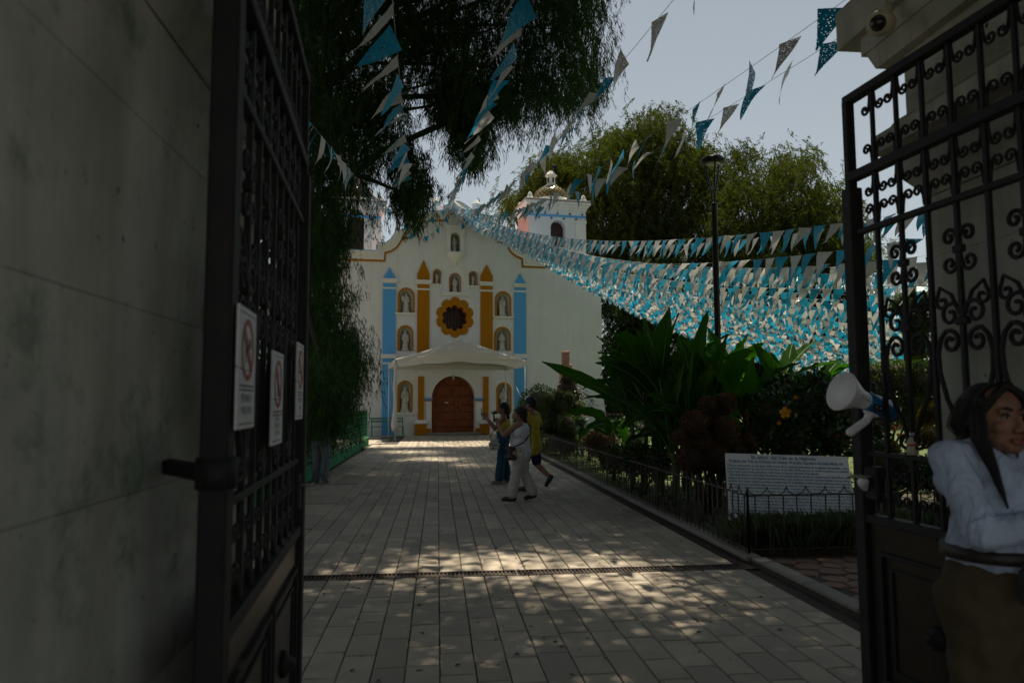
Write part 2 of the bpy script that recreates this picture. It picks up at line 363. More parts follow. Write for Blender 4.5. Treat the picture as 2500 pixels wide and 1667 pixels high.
class MB:
    """collects primitives (world coordinates), builds ONE mesh object"""
    def __init__(s): s.v = []; s.f = []; s.sm = []
    def add(s, vs, fs, smooth=False):
        o = len(s.v); s.v += [Vector(v) for v in vs]; s.f += [tuple(i + o for i in f) for f in fs]; s.sm += [smooth] * len(fs)
        return s
    def box(s, x0, x1, y0, y1, z0, z1, bev=0.0, fn=None):
        if bev <= 0:
            vs = [(x, y, z) for z in (z0, z1) for y in (y0, y1) for x in (x0, x1)]
            fs = [(0, 2, 3, 1), (4, 5, 7, 6), (0, 1, 5, 4), (2, 6, 7, 3), (0, 4, 6, 2), (1, 3, 7, 5)]
        else:
            bm = bmesh.new(); bmesh.ops.create_cube(bm, size=1)
            for v in bm.verts: v.co = Vector(((x0 + x1) / 2 + v.co.x * (x1 - x0), (y0 + y1) / 2 + v.co.y * (y1 - y0), (z0 + z1) / 2 + v.co.z * (z1 - z0)))
            bmesh.ops.bevel(bm, geom=bm.edges[:], offset=bev, segments=1, affect='EDGES')
            bm.verts.index_update()
            vs = [v.co.copy() for v in bm.verts]; fs = [tuple(v.index for v in f.verts) for f in bm.faces]; bm.free()
        if fn: vs = [fn(*v) for v in vs]
        return s.add(vs, fs)
    def cyl(s, p, q, r0, r1=None, n=8, smooth=True, cap=True):
        r1 = r0 if r1 is None else r1
        p, q = Vector(p), Vector(q); d = (q - p)
        if d.length < 1e-6: return s
        a = d.orthogonal().normalized(); b = d.normalized().cross(a)
        vs = [p + (a * math.cos(t) + b * math.sin(t)) * r0 for t in [2 * math.pi * i / n for i in range(n)]]
        vs += [q + (a * math.cos(t) + b * math.sin(t)) * r1 for t in [2 * math.pi * i / n for i in range(n)]]
        s.add(vs, [(i, (i + 1) % n, (i + 1) % n + n, i + n) for i in range(n)], smooth)
        if cap:
            o = len(s.v) - 2 * n
            s.f += [tuple(o + i for i in reversed(range(n))), tuple(o + n + i for i in range(n))]; s.sm += [False, False]
        return s
    def tube(s, pts, r, n=6, smooth=True, flat=None):
        pts = [Vector(p) for p in pts]; m = len(pts)
        rs = r if isinstance(r, (list, tuple)) else [r] * m
        vs = []; a = None
        for i, p in enumerate(pts):
            t = (pts[min(i + 1, m - 1)] - pts[max(i - 1, 0)]).normalized()
            if a is None: a = t.orthogonal().normalized()
            a = (a - t * a.dot(t))
            a = a.normalized() if a.length > 1e-5 else t.orthogonal().normalized()
            b = t.cross(a)
            for k in range(n):
                th = 2 * math.pi * k / n
                vs.append(p + (a * math.cos(th) + b * math.sin(th)) * rs[i])
        fs = [(i * n + k, i * n + (k + 1) % n, (i + 1) * n + (k + 1) % n, (i + 1) * n + k) for i in range(m - 1) for k in range(n)]
        fs += [tuple(reversed(range(n))), tuple((m - 1) * n + k for k in range(n))]
        return s.add(vs, fs, smooth)
    def lathe(s, prof, c, axis=(0, 0, 1), n=16, smooth=True, sq=1.0):
        ax = Vector(axis).normalized(); a = ax.orthogonal().normalized(); b = ax.cross(a); c = Vector(c)
        if abs(ax.z) > 0.99: a, b = Vector((1, 0, 0)), Vector((0, 1, 0))
        vs = []; m = len(prof)
        for r, h in prof:
            for k in range(n):
                t = 2 * math.pi * k / n
                vs.append(c + ax * h + (a * math.cos(t) + b * math.sin(t) * sq) * r)
        fs = [(i * n + k, i * n + (k + 1) % n, (i + 1) * n + (k + 1) % n, (i + 1) * n + k) for i in range(m - 1) for k in range(n)]
        if prof[0][0] > 1e-4: fs.append(tuple(reversed(range(n))))
        if prof[-1][0] > 1e-4: fs.append(tuple((m - 1) * n + k for k in range(n)))
        return s.add(vs, fs, smooth)
    def sph(s, c, r, n=10, m=7, rot=None):
        r = Vector((r, r, r)) if isinstance(r, (int, float)) else Vector(r); c = Vector(c)
        rot = rot or Matrix.Identity(3)
        vs = [c + rot @ Vector((0, 0, -r.z))]
        for j in range(1, m):
            ph = -math.pi / 2 + math.pi * j / m
            for k in range(n):
                t = 2 * math.pi * k / n
                vs.append(c + rot @ Vector((r.x * math.cos(ph) * math.cos(t), r.y * math.cos(ph) * math.sin(t), r.z * math.sin(ph))))
        vs.append(c + rot @ Vector((0, 0, r.z)))
        fs = [(0, 1 + (k + 1) % n, 1 + k) for k in range(n)]
        for j in range(m - 2):
            for k in range(n):
                a = 1 + j * n
                fs.append((a + k, a + (k + 1) % n, a + n + (k + 1) % n, a + n + k))
        e = len(vs) - 1; a = 1 + (m - 2) * n
        fs += [(a + k, a + (k + 1) % n, e) for k in range(n)]
        return s.add(vs, fs, True)
    def cap(s, p, q, r0, r1, n=10):
        """tapered capsule, closed"""
        p, q = Vector(p), Vector(q); d = (q - p); L = d.length
        prof = []
        for i in range(5): t = -math.pi / 2 + math.pi / 2 * i / 4; prof.append((max(r0 * math.cos(t), 0), r0 * math.sin(t)))
        for i in range(5): t = math.pi / 2 * i / 4; prof.append((max(r1 * math.cos(t), 0), L + r1 * math.sin(t)))
        if L < 1e-5: d = Vector((0, 0, 1))
        prof[0] = (1e-5, prof[0][1]); prof[-1] = (1e-5, prof[-1][1])
        ax = d.normalized(); a = ax.orthogonal().normalized(); b = ax.cross(a)
        vs = [p + ax * h + (a * math.cos(2 * math.pi * k / n) + b * math.sin(2 * math.pi * k / n)) * r for r, h in prof for k in range(n)]
        m = len(prof)
        fs = [(i * n + k, i * n + (k + 1) % n, (i + 1) * n + (k + 1) % n, (i + 1) * n + k) for i in range(m - 1) for k in range(n)]
        fs += [tuple(reversed(range(n))), tuple((m - 1) * n + k for k in range(n))]
        return s.add(vs, fs, True)
    def prism(s, poly, fn, w0, w1):
        """polygon (u,v) extruded from w0 to w1, placed by fn(u,v,w)"""
        n = len(poly)
        vs = [fn(u, v, w0) for u, v in poly] + [fn(u, v, w1) for u, v in poly]
        fs = [tuple(reversed(range(n))), tuple(range(n, 2 * n))] + [(i, (i + 1) % n, (i + 1) % n + n, i + n) for i in range(n)]
        return s.add(vs, fs)
    def strip(s, pts, wd, fn, w0, w1):
        """band of width wd along a 2D polyline, extruded"""
        n = len(pts); L, Rr = [], []
        for i in range(n):
            p = Vector(pts[i])
            a = (p - Vector(pts[i - 1])).normalized() if i else None
            b = (Vector(pts[i + 1]) - p).normalized() if i < n - 1 else None
            t = ((a or b) + (b or a)); t = t.normalized() if t.length > 1e-4 else (a or b)
            nn = Vector((-t.y, t.x)); k = 1.0
            if a is not None and b is not None: k = 1 / max(0.5, nn.dot(Vector((-a.y, a.x))))
            L.append(p + nn * wd / 2 * k); Rr.append(p - nn * wd / 2 * k)
        vs = []
        for ww in (w0, w1):
            vs += [fn(p.x, p.y, ww) for p in L] + [fn(p.x, p.y, ww) for p in Rr]
        fs = []
        for i in range(n - 1):
            fs += [(2 * n + i, 2 * n + i + 1, 3 * n + i + 1, 3 * n + i), (i, i + 1, n + i + 1, n + i)[::-1],
                   (i, 2 * n + i, 2 * n + i + 1, i + 1)[::-1], (n + i, 3 * n + i, 3 * n + i + 1, n + i + 1)]
        fs += [(0, n, 3 * n, 2 * n), (n - 1, 2 * n - 1, 4 * n - 1, 3 * n - 1)[::-1]]
        return s.add(vs, fs)
    def build(s, name, mat, parent=None, fixn=True, auto=None):
        o = wmesh(name, s.v, s.f, mat, parent)
        if fixn:
            bm = bmesh.new(); bm.from_mesh(o.data); bmesh.ops.recalc_face_normals(bm, faces=bm.faces[:]); bm.to_mesh(o.data); bm.free()
        if any(s.sm): o.data.polygons.foreach_set('use_smooth', s.sm)
        return o
def arr(o, fn):
    """apply fn to world verts list of MB (in place)"""
    o.v = [Vector(fn(v)) for v in o.v]; return o

def text_geo(body, size, align='LEFT', res=2, shear=0.0, bold=0.0):
    c = bpy.data.curves.new('t', 'FONT'); c.body = body; c.size = size; c.align_x = align; c.resolution_u = res; c.shear = shear; c.offset = bold * size
    o = bpy.data.objects.new('t', c); col.objects.link(o)
    me = bpy.data.meshes.new_from_object(o.evaluated_get(bpy.context.evaluated_depsgraph_get()))
    v = [x.co.copy() for x in me.vertices]; f = [tuple(p.vertices) for p in me.polygons]
    bpy.data.objects.remove(o); bpy.data.curves.remove(c); bpy.data.meshes.remove(me)
    return v, f

def filled(outline, holes, depth):
    """(u,v) polygon with holes, thickness depth (w from -depth to 0): verts, faces"""
    c = bpy.data.curves.new('p', 'CURVE'); c.dimensions = '2D'; c.fill_mode = 'BOTH'; c.extrude = depth / 2
    for pts in [outline] + list(holes):
        sp = c.splines.new('POLY'); sp.points.add(len(pts) - 1); sp.use_cyclic_u = True
        for q, p in zip(sp.points, pts): q.co = (p[0], p[1], 0, 1)
    o = bpy.data.objects.new('p', c); col.objects.link(o)
    me = bpy.data.meshes.new_from_object(o.evaluated_get(bpy.context.evaluated_depsgraph_get()))
    v = [Vector((x.co.x, x.co.y, x.co.z - depth / 2)) for x in me.vertices]; f = [tuple(p.vertices) for p in me.polygons]
    bpy.data.objects.remove(o); bpy.data.curves.remove(c); bpy.data.meshes.remove(me)
    return v, f

def remeshed(mb, voxel, smooth=4, fac_=0.5):
    """union of overlapping closed shapes into one continuous skin; returns V (n,3), F (m,4)"""
    me = bpy.data.meshes.new('r'); me.from_pydata([tuple(v) for v in mb.v], [], mb.f); me.update()
    bm = bmesh.new(); bm.from_mesh(me); bmesh.ops.recalc_face_normals(bm, faces=bm.faces[:]); bm.to_mesh(me); bm.free()
    o = bpy.data.objects.new('r', me); col.objects.link(o)
    r = o.modifiers.new('r', 'REMESH'); r.mode = 'VOXEL'; r.voxel_size = voxel
    if smooth:
        sm = o.modifiers.new('s', 'SMOOTH'); sm.factor = fac_; sm.iterations = smooth
    m2 = bpy.data.meshes.new_from_object(o.evaluated_get(bpy.context.evaluated_depsgraph_get()))
    V = np.empty(len(m2.vertices) * 3, np.float32); m2.vertices.foreach_get('co', V)
    Fq = [tuple(p.vertices) for p in m2.polygons]
    bpy.data.objects.remove(o); bpy.data.meshes.remove(me); bpy.data.meshes.remove(m2)
    return V.reshape(-1, 3), Fq
# ================================================================== GROUND AND PAVING
def struct(o):
    o['kind'] = 'structure'; return o
def sheet(name, x0, x1, y0, y1, z, mat):
    return struct(wmesh(name, [(x0, y0, z), (x1, y0, z), (x1, y1, z), (x0, y1, z)], [(0, 1, 2, 3)], mat))
sheet('ground', -600, 600, -300, 1200, -0.10, M['earth'])
sheet('street', -30, 30, -40, 0.2, -0.02, M['street'])
def slab(name, x0, x1, y0, y1, z0, z1, mat):
    return struct(MB().box(x0, x1, y0, y1, z0, z1).build(name, mat))
slab('garden_bed', 3.16, 40, 7.35, 11.4, -0.2, 0.05, M['soil'])
slab('garden_lawn', 3.16, 60, 11.4, 70, -0.2, 0.055, M['turf'])
slab('lawn', -40, -2.72, 4.0, 28.9, -0.2, 0.05, M['soil'])

pav = struct(MB().box(-2.62, 3.06, -6, 37.0, -0.2, -0.016).build('pavement', M['mortar']))
slab('plaza', -12, -2.62, 29.1, 37.0, -0.2, -0.012, M['kerb'])

tiles = []                                     # (x0,x1,y0,y1)
xs = [-2.56]
while xs[-1] < 2.82: xs.append(xs[-1] + rnd.uniform(0.192, 0.214))
xs[-1] = 2.86
def zone(x0, x1, y0, y1, lo, hi):
    y = y0 - rnd.uniform(0, lo)
    while y < y1 - 0.02:
        ln = rnd.uniform(lo, hi); a, b = max(y, y0), min(y + ln, y1)
        if y1 - b < 0.10: b = y1
        if b - a > 0.09: tiles.append((x0, x1, a, b))
        y = b
slit_y = [9.6, 12.0, 14.8, 18.6, 21.3, 24.5]
for x0, x1 in zip(xs[:-1], xs[1:]):
    zone(x0, x1, -1.0, 6.80, 0.27, 0.58)
    if x0 > -1.60: zone(x0, x1, 7.02, 36.9, 0.30, 0.75)
x_w = min(x for x in xs if x > -1.60)
cuts = [7.02] + [s for s in slit_y] + [29.0]
for a, b in zip(cuts[:-1], cuts[1:]):
    n = max(1, round((b - a) / 1.0)); 
    for k in range(n):
        ya, yb = a + (b - a) * k / n, a + (b - a) * (k + 1) / n
        tiles.append((-2.50, -2.04, ya + (0.05 if k == 0 else 0), yb - (0.05 if k == n - 1 else 0)))
        tiles.append((-2.04, x_w, ya + (0.05 if k == 0 else 0), yb - (0.05 if k == n - 1 else 0)))
def px_size(t):
    cx, cy = (t[0] + t[1]) / 2, (t[2] + t[3]) / 2
    if cy < 0.5: return 0
    r = cx / cy
    fr = -0.22 < r < 0.60 and cy > 3.7
    return (1 if fr else 0.0001) * (t[1] - t[0]) / cy * (t[3] - t[2]) / cy ** 2
tiles.sort(key=px_size, reverse=True)
def tile_v(t, g=0.004, bv=0.007):
    x0, x1, y0, y1 = t
    x0 += g; x1 -= g; y0 += g; y1 -= g
    z = [rnd.uniform(-0.003, 0.0025) for _ in range(4)]
    j = lambda: rnd.uniform(-0.0022, 0.0022)
    o = [(x0 + j(), y0 + j()), (x1 + j(), y0 + j()), (x1 + j(), y1 + j()), (x0 + j(), y1 + j())]
    i = [(o[0][0] + bv, o[0][1] + bv), (o[1][0] - bv, o[1][1] + bv), (o[2][0] - bv, o[2][1] - bv), (o[3][0] + bv, o[3][1] - bv)]
    V = [(p[0], p[1], -0.05) for p in o] + [(p[0], p[1], zz - 0.006) for p, zz in zip(o, z)] + [(p[0], p[1], zz) for p, zz in zip(i, z)]
    return V
TF = [(8, 9, 10, 11)] + [(a, (a + 1) % 4, (a + 1) % 4 + 4, a + 4) for a in range(4)] + [(a + 4, (a + 1) % 4 + 4, (a + 1) % 4 + 8, a + 8) for a in range(4)]
for t in tiles[:300]:
    V = tile_v(t); c = ((t[0] + t[1]) / 2, (t[2] + t[3]) / 2, 0)
    me = np_mesh('paving_stone', [(v[0] - c[0], v[1] - c[1], v[2]) for v in V], TF, M['paver'])
    link('paving_stone', me, pav, Matrix.Translation(c))
V, Fs = [], []
for t in tiles[300:]:
    o = len(V); V += tile_v(t); Fs += [tuple(i + o for i in f) for f in TF]
tag(wmesh('paving_stones', V, Fs, M['paver'], pav), kind='stuff')
# slit drains between the wide slabs of the left margin
m = MB()
for s in slit_y: m.box(-2.52, x_w - 0.01, s - 0.03, s + 0.03, -0.05, -0.030)
m.build('slit', M['dark_void'], pav)
# plaza slabs on the left, before the church
V, Fs = [], []
y = 29.15
while y < 36.6:
    x = -11.9 + rnd.uniform(0, .4)
    while x < -2.7:
        t = (x, x + 0.6, y, y + 0.42); o = len(V); V += tile_v(t); Fs += [tuple(i + o for i in f) for f in TF]; x += 0.6
    y += 0.42
tag(wmesh('paving_stones', V, Fs, M['paver'], pav), kind='stuff')

# drain across the path and channel along the right fence
dr = thing('drain_channel', 'dark slotted iron drain grating running straight across the paved path', 'drain', (0.3, 6.91, 0))
MB().box(-2.6, 3.0, 6.80, 6.825, -0.06, 0.001).box(-2.6, 3.0, 6.995, 7.02, -0.06, 0.001).build('frame', M['drain'], dr)
m = MB(); x = -2.58
while x < 3.0:
    m.box(x, x + 0.016, 6.825, 6.995, -0.035, -0.003 + rnd.uniform(-.002, .001)); x += 0.036
tag(m.build('grate_bars', M['drain'], dr), kind='stuff')
MB().box(0.72, 0.735, 6.80, 7.02, -0.02, 0.003).box(2.2, 2.215, 6.80, 7.02, -0.02, 0.003).build('joint_plate', M['kerb'], dr)
ch = thing('gutter', 'narrow dark gutter running along the foot of the right hand iron fence', 'gutter', (2.93, 7.1, 0))
MB().box(2.868, 2.89, 7.03, 36, -0.05, 0.006).box(2.985, 3.005, 7.03, 36, -0.05, 0.012).build('rim', M['drain'], ch)
MB().box(2.89, 2.985, 7.03, 36, -0.05, -0.028).build('channel_bed', M['dark_void'], ch)
kb = struct(MB().box(3.006, 3.16, 7.1, 36, -0.1, 0.055, 0.012).build('kerb', M['kerb']))
# front kerb between the entrance paving and the red stones (ends at the right gate pillar)
kroot = struct(MB().box(3.03, 3.19, 3.6, 7.06, -0.1, 0.028).build('kerb', M['mortar']))
y = 3.62
while y < 7.0:
    e = min(y + 0.8, 7.05)
    MB().box(3.035, 3.185, y + .005, e - .005, 0.0, 0.055, 0.012).build('kerb_stone', M['kerb'], kroot); y += 0.8
# irregular red stones
rs = struct(MB().box(3.19, 9.0, 3.6, 7.30, -0.15, -0.004).build('red_stone_paving', M['mortar']))
cnt = 0
for i in range(24):
    for j in range(15):
        cx = 3.36 + i * 0.235 + (0.118 if j % 2 else 0); cy = 3.75 + j * 0.235
        if cy > 7.24: continue
        poly = []
        for k in range(6):
            a = math.pi / 6 + k * math.pi / 3
            rr = 0.128 * (1 + 0.0)
            h = math.sin((cx + rr * math.cos(a)) * 37.1 + (cy + rr * math.sin(a)) * 51.3) * 0.025
            g = math.cos((cx + rr * math.cos(a)) * 41.7 - (cy + rr * math.sin(a)) * 29.9) * 0.025
            poly.append((cx + rr * math.cos(a) + h, min(cy + rr * math.sin(a) + g, 7.29)))
        c2 = (sum(p[0] for p in poly) / 6, sum(p[1] for p in poly) / 6)
        inn = [(p[0] + (c2[0] - p[0]) * 0.10, p[1] + (c2[1] - p[1]) * 0.10) for p in poly]
        out = [(p[0] + (c2[0] - p[0]) * 0.03, p[1] + (c2[1] - p[1]) * 0.03) for p in poly]
        z = rnd.uniform(0.004, 0.014)
        Vv = [(p[0], p[1], -0.02) for p in out] + [(p[0], p[1], z - 0.01) for p in out] + [(p[0], p[1], z) for p in inn]
        Ff = [tuple(range(12, 18))] + [(k, (k + 1) % 6, (k + 1) % 6 + 6, k + 6) for k in range(6)] + [(k + 6, (k + 1) % 6 + 6, (k + 1) % 6 + 12, k + 12) for k in range(6)]
        me = np_mesh('red_stone', [(v[0] - c2[0], v[1] - c2[1], v[2]) for v in Vv], Ff, M['hexstone'])
        link('red_stone', me, rs, Matrix.Translation((c2[0], c2[1], 0))); cnt += 1
# dry leaves and crumbs on the paving
V, Fs = [], []
for k in range(700):
    Y = rnd.uniform(3.8, 22); X = rnd.uniform(-2.4, 2.8)
    a = rnd.uniform(0, 6.28); L = rnd.uniform(0.008, 0.028); W = L * rnd.uniform(.25, .6)
    c, s = math.cos(a), math.sin(a); o = len(V)
    V += [(X - L * c, Y - L * s, 0.004), (X - W * s, Y + W * c, 0.010), (X + L * c, Y + L * s, 0.004), (X + W * s, Y - W * c, 0.006)]
    Fs.append((o, o + 1, o + 2, o + 3))
tag(wmesh('fallen_leaves', V, Fs, M['bark']), 'scattered dry leaves and crumbs lying on the paved path', 'leaves', kind='stuff')

# ================================================================== GATEWAY
gw = thing('gateway', 'pale stone entrance gateway with two thick pillars framing the view', 'gateway', (0.8, 2.4, 0))
def pillar(xa, xb, y0, y1, inner):
    """inner = +1 when the jamb faces +X"""
    core = MB().box(xa + .03, xb - .03, y0 + .03, y1 - .03, -0.1, 4.3).build('pillar', M['portal'], gw)
    z = 0.80; hs = [0.525, 0.475, 0.50, 0.32]
    for h in hs:
        MB().box(xa, xb, y0, y1, z + 0.0006, z + h - 0.0006, 0.0018).build('stone_block', M['portal'], core); z += h
    # plinth with a sloping top
    e = 0.07
    MB().box(xa - e, xb + e, y0 - e, y1 + e, -0.1, 0.70).add(
        [(x, y, zz) for zz, k in ((0.70, e), (0.80, 0.002)) for x, y in ((xa - k, y0 - k), (xb + k, y0 - k), (xb + k, y1 + k), (xa - k, y1 + k))],
        [(0, 1, 5, 4), (1, 2, 6, 5), (2, 3, 7, 6), (3, 0, 4, 7), (4, 5, 6, 7)]).build('plinth', M['portal'], core)
    def slab_(name, z0, z1, e0, e1=None):
        e1 = e0 if e1 is None else e1
        if inner > 0: e0, e1 = (min(e[1] if isinstance(e, tuple) else e, .06) for e in (e0, e1))
        V = [(x, y, zz) for zz, k in ((z0, e0), (z1, e1)) for kx in ((k[0],) if isinstance(k, tuple) else (k,)) for k in ((k[1],) if isinstance(k, tuple) else (k,)) for x, y in ((xa - kx, y0 - k), (xb + kx, y0 - k), (xb + kx, y1 + k), (xa - kx, y1 + k))]
        MB().add(V, [(0, 3, 2, 1), (4, 5, 6, 7), (0, 1, 5, 4), (1, 2, 6, 5), (2, 3, 7, 6), (3, 0, 4, 7)]).build(name, M['portal'], core)
    slab_('corbel', 2.625, 2.74, 0.003, 0.085); slab_('neck', 2.74, 2.90, 0.085)
    slab_('impost', 2.90, 3.00, 0.19); slab_('impost_fillet', 3.00, 3.07, 0.15, 0.10)
    slab_('upper_block', 3.07, 3.42, 0.06)
    slab_('cornice', 3.42, 3.52, (.12, .22), (.15, .26)); slab_('cornice_step', 3.52, 3.63, (.16, .29)); slab_('cap_slab', 3.63, 3.86, (.21, .45))
    return core
pl = pillar(-3.6, -0.78, 1.22, 3.30, 1)
pr = pillar(2.57, 5.9, 1.50, 3.57, -1)
MB().box(-4.4, 6.6, -1.1, 3.00, 3.87, 4.35).build('shade_slab', M['portal'], gw)  # unseen roof, added so that the gateway lies in shade
MB().box(-4.2, 6.4, -0.9, 2.7, 4.36, 4.9, 0.1).build('parapet', M['portal'], gw)
MB().box(-4.2, -3.45, -0.9, 1.48, -.1, 3.868).build('shade_wall', M['portal'], gw)  # unseen side walls, added to darken the gateway
MB().box(5.75, 6.4, -0.9, 1.48, -.1, 3.868).build('shade_wall', M['portal'], gw)
for sx, x0, x1 in ((-1, -30, -3.7), (1, 5.7, 30)):
    bw = thing('boundary_wall', 'low pale stone boundary wall running %s from the gateway' % ('left' if sx < 0 else 'right'), 'wall', ((x0 + x1) / 2, 2.5, 0))
    MB().box(x0, x1, 2.3, 2.7, -0.1, 1.9).build('wall', M['portal'], bw)
    MB().box(x0, x1, 2.24, 2.76, 1.9, 2.0, 0.02).build('coping', M['kerb'], bw)

# ------------------------------------------------------------------ gate leaves
def spiral_pts(cx, cz, r, a0, turns, dirn, n=18, r_end=0.22):
    return [(cx + r * (1 + (r_end - 1) * i / n) * math.cos(a0 + dirn * 2 * math.pi * turns * i / n),
             cz + r * (1 + (r_end - 1) * i / n) * math.sin(a0 + dirn * 2 * math.pi * turns * i / n)) for i in range(n + 1)]
def flatbar(mb, pts, wd=0.010, th=0.007):
    """forged bar along pts (s,z), in the leaf plane"""
    return mb.tube([(p[0], 0, p[1]) for p in pts], wd, 6)
BAY = 0.172
mb = MB()
for sg in (-1, 1):                                  # small pair of curls hanging from a rail on both sides of a bar
    x0 = sg * 0.016
    pts = [(x0, -0.135), (x0 + sg * 0.004, -0.10), (x0 + sg * 0.012, -0.06), (x0 + sg * 0.03, -0.022), (x0 + sg * 0.05, -0.010)]
    pts = [(x0, -0.01), (x0 + sg * .004, -0.05), (x0 + sg * .012, -0.085)] + spiral_pts(x0 + sg * 0.040, -0.085, 0.029, math.pi if sg > 0 else 0, 1.15, 1 if sg > 0 else -1)
    flatbar(mb, pts, 0.0075)
me_curl = np_mesh('scroll', mb.v, mb.f, M['iron'], True)
mb = MB()
for sg in (-1, 1):                                  # tall heart ornament spread over two bays
    q = lambda pts: [(sg * a, b) for a, b in pts]
    heart = [(0.004, 0.0), (0.055, 0.12), (0.115, 0.24), (0.150, 0.36), (0.155, 0.45), (0.135, 0.52), (0.100, 0.555)]
    flatbar(mb, q(heart + spiral_pts(0.078, 0.500, 0.056, 1.2, 1.25, 1)[1:]), 0.011)
    up = [(0.155, 0.42), (0.160, 0.55), (0.135, 0.66), (0.08, 0.78), (0.045, 0.88)]
    flatbar(mb, q([(0.004, 0.60)] + spiral_pts(0.070, 0.625, 0.062, math.pi, 1.3, -1)), 0.010)
    flatbar(mb, q([(0.004, 0.60), (0.06, 0.72), (0.125, 0.76), (0.15, 0.70)] + spiral_pts(0.115, 0.69, 0.036, 0.3, 1.0, -1)[1:]), 0.009)
    flatbar(mb, q([(0.004, 0.92), (0.012, 0.86)] + spiral_pts(0.056, 0.86, 0.044, math.pi, 1.2, 1)), 0.010)
    flatbar(mb, q([(0.004, 1.04), (0.012, 1.0)] + spiral_pts(0.054, 0.985, 0.042, math.pi, 1.2, -1)), 0.010)
    flatbar(mb, q([(0.004, 0.0), (0.012, -0.02)] + spiral_pts(0.05, 0.035, 0.042, math.pi * 1.2, 1.1, 1)), 0.009)
mb.box(-0.035, 0.035, -0.016, 0.016, 0.575, 0.61, 0.005).box(-0.028, 0.028, -0.016, 0.016, 0.905, 0.94, 0.005)
me_heart = np_mesh('heart_scroll', mb.v, mb.f, M['iron'], False)

def gate_leaf(hx, hy, fx, fy, label, side):
    d = Vector((fx - hx, fy - hy, 0)); L = d.length; d.normalize(); nrm = Vector((-d.y, d.x, 0))
    H = Vector((hx, hy, 0))
    root = thing('gate_leaf', label, 'gate', H)
    Mx = Matrix((Vector((d.x, nrm.x, 0, hx)), Vector((d.y, nrm.y, 0, hy)), Vector((0, 0, 1, 0)), Vector((0, 0, 0, 1))))
    W = lambda *v: Mx @ (Vector(v) if len(v) == 3 else Vector(v[0]))
    def part(name, mb, mat, par=root): return arr(mb, W).build(name, mat, par)
    part('hinge_stile', MB().box(0.0, 0.085, -0.035, 0.035, 0.05, 3.3, 0.006), M['iron'])
    part('lock_stile', MB().box(L - 0.075, L, -0.04, 0.04, 0.05, 2.70, 0.006), M['iron'])
    part('transom_stile', MB().box(L - 0.055, L - 0.015, -0.026, 0.026, 2.70, 3.19, 0.004), M['iron'])
    for z0, z1, t in ((0.93, 0.975, .03), (1.27, 1.295, .016), (2.435, 2.465, .018), (2.735, 2.785, .028), (3.17, 3.215, .028)):
        part('rail', MB().box(0.085, L - (0.075 if z1 < 2.7 else 0.02), -t, t, z0, z1, 0.004), M['iron'])
    n = int((L - 0.12) / BAY)
    ss = [L - 0.075 - BAY * (k + 1) + 0.02 for k in range(n)]
    for s_ in ss:
        part('bar', MB().box(s_ - 0.010, s_ + 0.010, -0.010, 0.010, 0.97, 2.74), M['iron'])
        part('transom_bar', MB().box(s_ - 0.009, s_ + 0.009, -0.009, 0.009, 2.78, 3.17), M['iron'])
        for z_, up in ((3.17, 1), (2.785, -1), (2.735, 1), (2.465, -1), (1.27, 1), (0.975, -1)):
            Ms = Mx @ Matrix.Translation((s_, 0, z_)) @ (Matrix.Identity(4) if up > 0 else Matrix.Scale(-1, 4, (0, 0, 1)))
            link('scroll', me_curl, root, Ms)
    for k in range(1, n, 2):
        link('heart_scroll', me_heart, root, Mx @ Matrix.Translation((ss[k], 0, 1.33)) @ Matrix.Scale(0.97, 4))
    pn = part('kick_panel', MB().box(0.085, L - 0.075, -0.012, 0.012, 0.08, 0.93), M['panel'])
    for a, b in ((0.14, L / 2 - 0.03), (L / 2 + 0.03, L - 0.16)):
        fr = MB()
        for i_, (g, w_) in enumerate(((0, 0.020), (0.07, 0.013))):
            for sy in (1,) if i_ < 0 else (-1, 1):
                y0, y1 = sorted((sy * 0.012, sy * (0.03 - 0.008 * i_)))
                x0, x1, z0, z1 = a + g, b - g, 0.16 + g, 0.80 - g
                fr.box(x0, x1, y0, y1, z0, z0 + w_).box(x0, x1, y0, y1, z1 - w_, z1).box(x0, x0 + w_, y0, y1, z0 + w_, z1 - w_).box(x1 - w_, x1, y0, y1, z0 + w_, z1 - w_)
        part('panel_moulding', fr, M['iron'], pn)
        part('boss', MB().lathe([(0.055, 0.0), (0.052, 0.02), (0.03, 0.03), (0.022, 0.05), (0.0, 0.055)], ((a + b) / 2, -0.012, 0.48), (0, -1, 0), 14)
             .lathe([(0.055, 0.0), (0.052, 0.02), (0.03, 0.03), (0.022, 0.05), (0.0, 0.055)], ((a + b) / 2, 0.012, 0.48), (0, 1, 0), 14), M['iron'], pn)
    lk = part('lock_box', MB().box(L - 0.17, L - 0.06, -0.03, 0.03, 1.05, 1.22, 0.008), M['iron'])
    part('handle', MB().tube([(L - 0.13, 0.03, 1.17), (L - 0.13, 0.075, 1.17), (L - 0.05, 0.08, 1.165), (L - 0.02, 0.08, 1.155)], 0.009).tube([(L - 0.13, -0.03, 1.17), (L - 0.13, -0.075, 1.17), (L - 0.05, -0.08, 1.165)], 0.009), M['kerb'], lk)
    for z_ in (1.375, 2.98):
        part('hinge_bracket', MB().box(-0.26, -0.03, -0.012, 0.012, z_ - 0.03, z_ + 0.03) if False else
             MB().cyl((0.042, side * 0.03, z_), (0.31, side * 0.20, z_), 0.026, 0.026, 4, False).cyl((0.042, 0, z_ - .04), (0.042, 0, z_ + .04), 0.052, 0.052, 12), M['iron'])
    return root, W, L
gl, GL, LL = gate_leaf(-0.565, 1.95, -0.685, 3.75, 'left wrought iron gate leaf standing open with three warning signs on it', 1)
gr, GR, LR = gate_leaf(2.40, 1.95, 2.225, 3.75, 'right wrought iron gate leaf with scrolls standing open behind the guard', -1)

